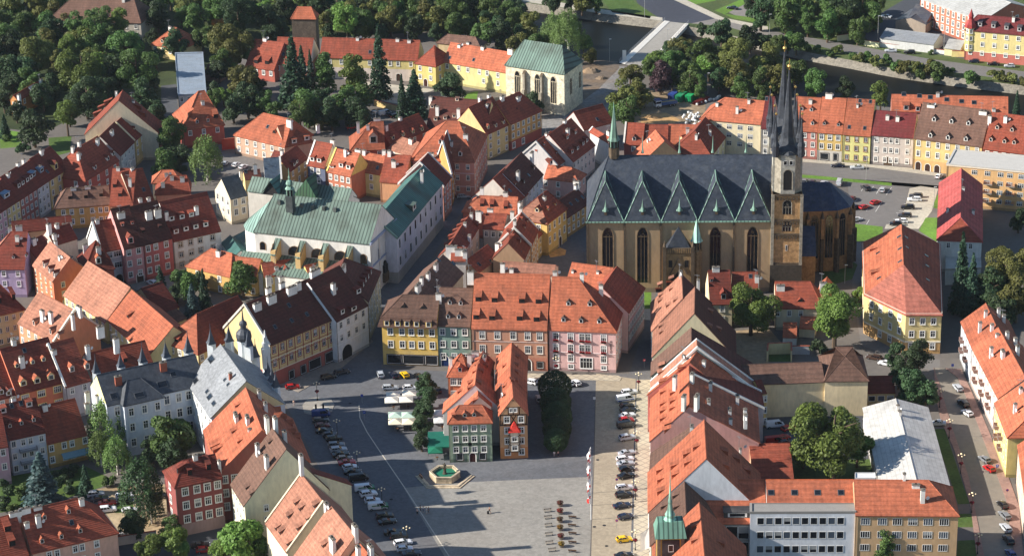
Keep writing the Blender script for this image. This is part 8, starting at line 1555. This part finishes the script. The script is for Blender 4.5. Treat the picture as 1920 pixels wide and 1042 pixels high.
for y, l in ((372, 'rear'), (412, 'front')):
    p = at((1020, y), 2.8); t = thing('awning', f'{l} teal-green terrace awning beside the pale green cafe house', 'awning', (p.x, p.y, 0)); s = MB(); am = mat('cloth', (22, 92, 78))
    s.face([(-2.9, -1.7, 2.6), (2.9, -1.7, 2.6), (2.9, 1.7, 3.3), (-2.9, 1.7, 3.3)], am); s.face([(-2.9, -1.7, 2.25), (2.9, -1.7, 2.25), (2.9, -1.7, 2.6), (-2.9, -1.7, 2.6)], am); s.build('canopy', t); s = MB()
    for x_ in (-2.8, 2.8):
        for y_, h_ in ((-1.6, 2.6), (1.6, 3.25)): s.tube((x_, y_, 0), (x_, y_, h_), .05, DARK, 5)
    s.build('posts', t)
# benches and planters
bl_ = [(200, 795), (203, 833), (205, 877), (207, 927), (210, 975), (225, 1015)]; br_ = [(338, 830), (335, 875), (338, 920), (338, 970), (337, 1019)]
def bench(x, y, c, label, rz):
    TL[0] = 'c3'; p = at((x, y)); t = thing('bench', label, 'bench', (p.x, p.y, .012), R(rz), 'benches around the planters'); m = mat('painted_wood', c); s = MB()
    for i in range(4): s.box(-1, 1, -.25+i*.13, -.15+i*.13, .42, .47, m)
    s.build('seat', t); s = MB(); s.box(-1, 1, .27, .31, .55, .68, m); s.box(-1, 1, .29, .33, .74, .88, m); s.build('backrest', t)
    for x_ in (-.8, .8): s = MB(); s.box(x_-.06, x_+.06, -.22, .3, 0, .42, mat('concrete', (110, 108, 104))); s.box(x_-.04, x_+.04, .26, .3, .42, .86, DARK); s.build('leg', t)
for i, (x, y) in enumerate(bl_): bench(x, y, (156, 146, 132), f'{ORD[i]} pale bench from the top in the left bench column', 12)
for i, (x, y) in enumerate(br_): bench(x, y, (92, 70, 54), f'{ORD[i]} dark bench from the top in the right bench column', 168)
fc = [(96, 44, 40), (130, 40, 40), (92, 60, 44), (120, 84, 36), (110, 40, 40), (140, 110, 40)]
for i, (x, y) in enumerate([(268, 762), (268, 805), (267, 852), (268, 897), (272, 945), (275, 990)]):
    TL[0] = 'c3'; p = at((x, y)); t = thing('flower_planter', f'{ORD[i]} round flower planter from the top between the bench columns', 'planter', (p.x, p.y, .012), 0, 'planters between the benches'); s = MB(); s.lathe([(.55, 0), (.75, .6), (.7, .62), (.6, .55)], mat('concrete', (130, 120, 110)), 12); s.build('pot', t); o = put('flowers', basket_mesh(fc[i], 320, .9, .7), t, (0, 0, .95))
# flagpoles
for i, (x, y) in enumerate([(441, 838), (441, 760), (441, 690)]):
    TL[0] = 'c3'; p = at((x, y)); t = thing('flagpole', f'{("nearest", "middle", "farthest")[i]} white flagpole with red and white hanging flag on the square', 'flagpole', (p.x, p.y, .012), 0, 'flagpoles on the square'); s = MB(); s.tube((0, 0, 0), (0, 0, 13), .09, mat('painted_steel', (226, 226, 226)), 8, .05); s.build('pole', t)
    s = MB(); n = 14; a, b = mat('cloth', (232, 230, 228)), mat('cloth', (206, 48, 40)); Zs = [12.8-k*.62 for k in range(n)]
    for k in range(n-1):
        w0, w1 = -.2-.75*min(1, k/3)*(.9+.2*math.sin(k*1.7+i)), -.2-.75*min(1, (k+1)/3)*(.9+.2*math.sin(k*1.7+1.7+i)); y0, y1 = .35*math.sin(k*.9+i), .35*math.sin(k*.9+.9+i)
        s.face([(0, 0, Zs[k]), (w0*.5, y0, Zs[k]-.1), (w1*.5, y1, Zs[k+1]-.1), (0, 0, Zs[k+1])], a if (k+i) % 5 else b); s.face([(w0*.5, y0, Zs[k]-.1), (w0, -y0, Zs[k]-.25), (w1, -y1, Zs[k+1]-.25), (w1*.5, y1, Zs[k+1]-.1)], b if k > 10 or (k+i) % 6 == 1 else a)
    s.build('flag', t)
# fountain
TL[0] = 'z1'; p = at((645, 300)); t = thing('fountain', 'hexagonal sandstone fountain basin with statue and stepped surround on the plaza', 'fountain', (p.x, p.y, 0), R(-3)); st_ = mat('stone', (184, 166, 138))
def hexa(r_): return [(r_*math.cos(i*math.pi/3), r_*math.sin(i*math.pi/3)) for i in range(6)]
s = MB(); o, i_ = hexa(3.95), hexa(3.4)
for k in range(6):
    a, b, c, d = o[k], o[(k+1) % 6], i_[(k+1) % 6], i_[k]; s.face([(*a, 0), (*b, 0), (*b, 1.75), (*a, 1.75)], st_); s.face([(*a, 1.75), (*b, 1.75), (*c, 1.75), (*d, 1.75)], st_); s.face([(*c, .3), (*d, .3), (*d, 1.75), (*c, 1.75)], st_)
    s.tube((*a, 1.72), (*b, 1.72), .14, mat('stone', (206, 190, 164)), 5); s.tube((*a, .15), (*b, .15), .16, st_, 5)
s.build('basin', t); s = MB(); s.face([(*v, 1.1) for v in i_], mat('water', (44, 112, 88))); s.build('water', t)
s = MB(); dk2 = mat('stone', (84, 78, 66)); s.lathe([(.7, .3), (.6, 1.5), (.42, 1.7), (.36, 3), (.5, 3.1), (.5, 3.3)], dk2, 8); s.lathe([(.24, 3.3), (.3, 3.9), (.36, 4.4), (.3, 4.7), (.1, 4.8), (.16, 4.95), (.14, 5.15), (0, 5.25)], dk2, 8); s.tube((.25, 0, 4.5), (.55, -.2, 4.1), .09, dk2, 5); s.tube((-.25, 0, 4.5), (-.5, -.1, 4.9), .09, dk2, 5); s.v = [(a, b, .3+(c-.3)*.8) for a, b, c in s.v]; s.build('statue', t)
s = MB(); stp = mat('stone', (196, 178, 150))
for lv, (r0, r1, z1) in enumerate(((7.7, 6.2, .2), (7.0, 6.2, .4))):
    pts = [(-r0, .6), (-r0*.56, -r0*.8), (r0*.56, -r0*.8), (r0, .6)]; ins = [(-r1, .6), (-r1*.56, -r1*.8), (r1*.56, -r1*.8), (r1, .6)]
    for k in range(3): s.prism([pts[k], pts[k+1], ins[k+1], ins[k]], 0, z1+.01*k, stp)
s.build('steps', t)
# ladder of dark glass panels over the underground stair, on the island
TL[0] = 'c2'; p = at((362, 232)); t = thing('stair_canopy', 'low pale stair parapet with two dark panels on the traffic island', 'parapet', (p.x, p.y, .12)); s = MB(); s.box(-2.2, 2.2, -1.2, 1.2, 0, .5, mat('concrete', (200, 192, 176))); s.build('parapet', t)
for x_ in (-1.3, .7): s = MB(); s.box(x_-.25, x_+.25, -.1, .1, .5, 1.9, DARK); s.build('panel', t)
# posts, walls
def wall_run(tile, pts, h, c, label, name='garden_wall', th_=.35, kind='plaster'):
    TL[0] = tile; P = [at(q) for q in pts]; cen = sum(P, Vector())/len(P); t = thing(name, label, 'wall', (cen.x, cen.y, 0)); s = MB(); m = mat(kind, c); cp = mat('roof_tile', (160, 90, 70))
    for a, b in zip(P, P[1:]):
        a, b = a-cen, b-cen; L = (b-a).length; M = Matrix.Translation((a.x, a.y, 0)) @ Matrix.Rotation(math.atan2(b.y-a.y, b.x-a.x), 4, 'Z'); s.box(0, L, -th_/2, th_/2, -.2, h, m, M); s.box(-.05, L+.05, -th_/2-.08, th_/2+.08, h, h+.12, cp, M)
    s.build('wall', t)
wall_run('c1', [(640, 985), (875, 948)], 2.4, (196, 180, 170), 'low pale garden wall between dirt car park and lower street')
wall_run('a1', [(1240, 838), (1312, 830)], 4, (176, 64, 48), 'red gate wall between red villa and brownish-pink house')
wall_run('a2', [(660, 590), (800, 625)], 2.2, (196, 172, 120), 'yellowish retaining wall below the castle forecourt')
wall_run('b4', [(-5, 992), (0, 950), (128, 945), (130, 992)], 3.4, (226, 208, 158), 'cream wall around the small lawn behind the long yellow building')
wall_run('b4', [(130, 950), (232, 950)], 2.6, (176, 176, 176), 'grey wall beside the cream walled lawn')
wall_run('a4', [(535, 255), (620, 268)], 2.2, (232, 226, 180), 'short cream wall left of the long white shed'); wall_run('a4', [(625, 262), (1000, 305)], 1.6, (214, 212, 206), 'long pale wall along the river road')
wall_run('a4', [(385, 232), (460, 222)], 2.4, (222, 212, 170), 'curved pale gate wall at the factory drive'); wall_run('a4', [(1025, 318), (1095, 320)], 2.4, (228, 210, 140), 'yellow yard wall beside the corner house')
# poles with flood lights
for i, (tile, x, y, h, l) in enumerate([('a3', 545, 345, 9, 'thin lamp mast left of the bridge'), ('a3', 1093, 525, 8, 'lamp mast beside the river behind the yard'), ('a3', 740, 95, 9, 'lamp mast on the far bank lawn'), ('a3', 868, 245, 6, 'lamp mast on the bridge'), ('a4', 612, 228, 10, 'concrete pole before the long white shed'), ('a4', 980, 300, 9, 'concrete pole at right of the long white shed'), ('a4', 548, 1005, 8, 'lamp mast on the verge of the north street'), ('a4', 8, 190, 8, 'lamp mast at left end of the river road'), ('b4', 925, 130, 7, 'lamp mast on the pale pavement of the car park'), ('b4', 428, 555, 6, 'double lamp beside the church choir')]):
    TL[0] = tile; p = at((x, y)); t = thing('lamp_mast', l, 'lamp mast', (p.x, p.y, 0)); s = MB(); s.tube((0, 0, 0), (0, 0, h), .11, mat('painted_steel', (150, 150, 146)), 6, .06); s.build('pole', t); s = MB(); s.box(-.15, .75, -.15, .15, h-.05, h+.15, mat('painted_steel', (190, 190, 186))); s.build('lamp_head', t)
TL[0] = 'a3'; p = at((627, 345)); t = thing('notice_board', 'white upright notice panel at the near end of the bridge', 'sign board', (p.x, p.y, 0)); s = MB(); s.box(-.7, .7, -.08, .08, .4, 4.6, FRAME); s.build('panel', t); s = MB(); [s.tube((x_, 0, 0), (x_, 0, .5), .07, RIM, 5) for x_ in (-.5, .5)]; s.build('legs', t)
TL[0] = 'c3'; p = at((757, 940), 8); t = thing('banner', 'large white hanging banner with small marks beside the belfry', 'banner', (p.x, p.y, 0)); s = MB(); n = 6
for k in range(n):
    y0, y1 = .12*math.sin(k), .12*math.sin(k+1); s.face([(-1.7+k*.57, y0, 4.2+k*.3), (-1.7+(k+1)*.57, y1, 4.5+k*.3), (-1.7+(k+1)*.57, y1, 9.4+k*.5), (-1.7+k*.57, y0, 8.9+k*.5)], mat('cloth', (232, 230, 226)))
s.build('cloth', t); s = MB(); s.tube((1.8, 0, 0), (1.8, 0, 12.4), .06, RIM, 6); s.tube((-1.7, .02, 8.95), (1.8, .02, 12.0), .05, RIM, 5); s.build('frame', t)

for i, (tile, x, y, l) in enumerate([('c3', 515, 870, 'round manhole cover on the sandy lane beside the planters'), ('c3', 528, 985, 'round manhole cover on the sandy lane left of the yellow car'), ('c3', 478, 505, 'dark drain grating at the top of the sandy lane'), ('c3', 460, 878, 'drain grating on the gutter line by the flagpoles'), ('c2', 525, 190, 'manhole cover between the traffic island and the plaza'), ('c2', 755, 725, 'manhole cover beside the plaza kerb line')]):
    TL[0] = tile; p = at((x, y)); t = MB(); t.lathe([(.45, 0), (.45, .02), (0, .022)], mat('painted_steel', (44, 44, 46)), 12); o = t.build('manhole_cover'); o.location = (p.x, p.y, .02); tag(o, l, 'manhole cover', 'manhole covers on the square')
# soil heaps by the excavation
for x, y, r_, l in ((440, 400, 3.6, 'large dark soil heap between the chapel and the bridge'), (500, 440, 2.4, 'smaller soil heap beside the excavation'), (790, 655, 2.8, 'low sand heap before the tipper lorry')):
    TL[0] = 'a3'; p = at((x, y)); random.seed(int(x)); s = MB(); n = 14; rings = [(1, 0), (.75, .35), (.45, .62), (.18, .75), (0, .8)]; V = []
    for rr, z in rings: V.append([(rr*r_*(1+random.uniform(-.14, .14))*math.cos(2*math.pi*i/n), rr*r_*(1+random.uniform(-.14, .14))*math.sin(2*math.pi*i/n)*.8, z*r_*.55*(1+random.uniform(-.1, .1)) if z else -.05) for i in range(n)])
    for a, b in zip(V, V[1:]):
        for i in range(n): s.face([a[i], a[(i+1) % n], b[(i+1) % n], b[i]], mat('soil', (120, 104, 86) if x < 700 else (176, 142, 100)))
    o = s.build('soil_heap'); o.location = (p.x, p.y, 0); tag(o, l, 'soil heap')
# thin air between the camera and the far bank
hz = MB(); hz.box(-1480, 1480, -770, 2600, -4.6, 310, mat('dark_paint', (34, 32, 32))); hm = bpy.data.materials.new('haze'); hm.use_nodes = True; n = hm.node_tree.nodes; n.remove(n['Principled BSDF'])
pv_ = n.new('ShaderNodeVolumePrincipled'); pv_.inputs['Color'].default_value = (.8, .88, 1, 1); pv_.inputs['Density'].default_value = .00002; pv_.inputs['Anisotropy'].default_value = .2; hm.node_tree.links.new(pv_.outputs[0], n['Material Output'].inputs['Volume'])
hz.mats = [hm]; o = hz.build('haze'); o['kind'] = 'stuff'
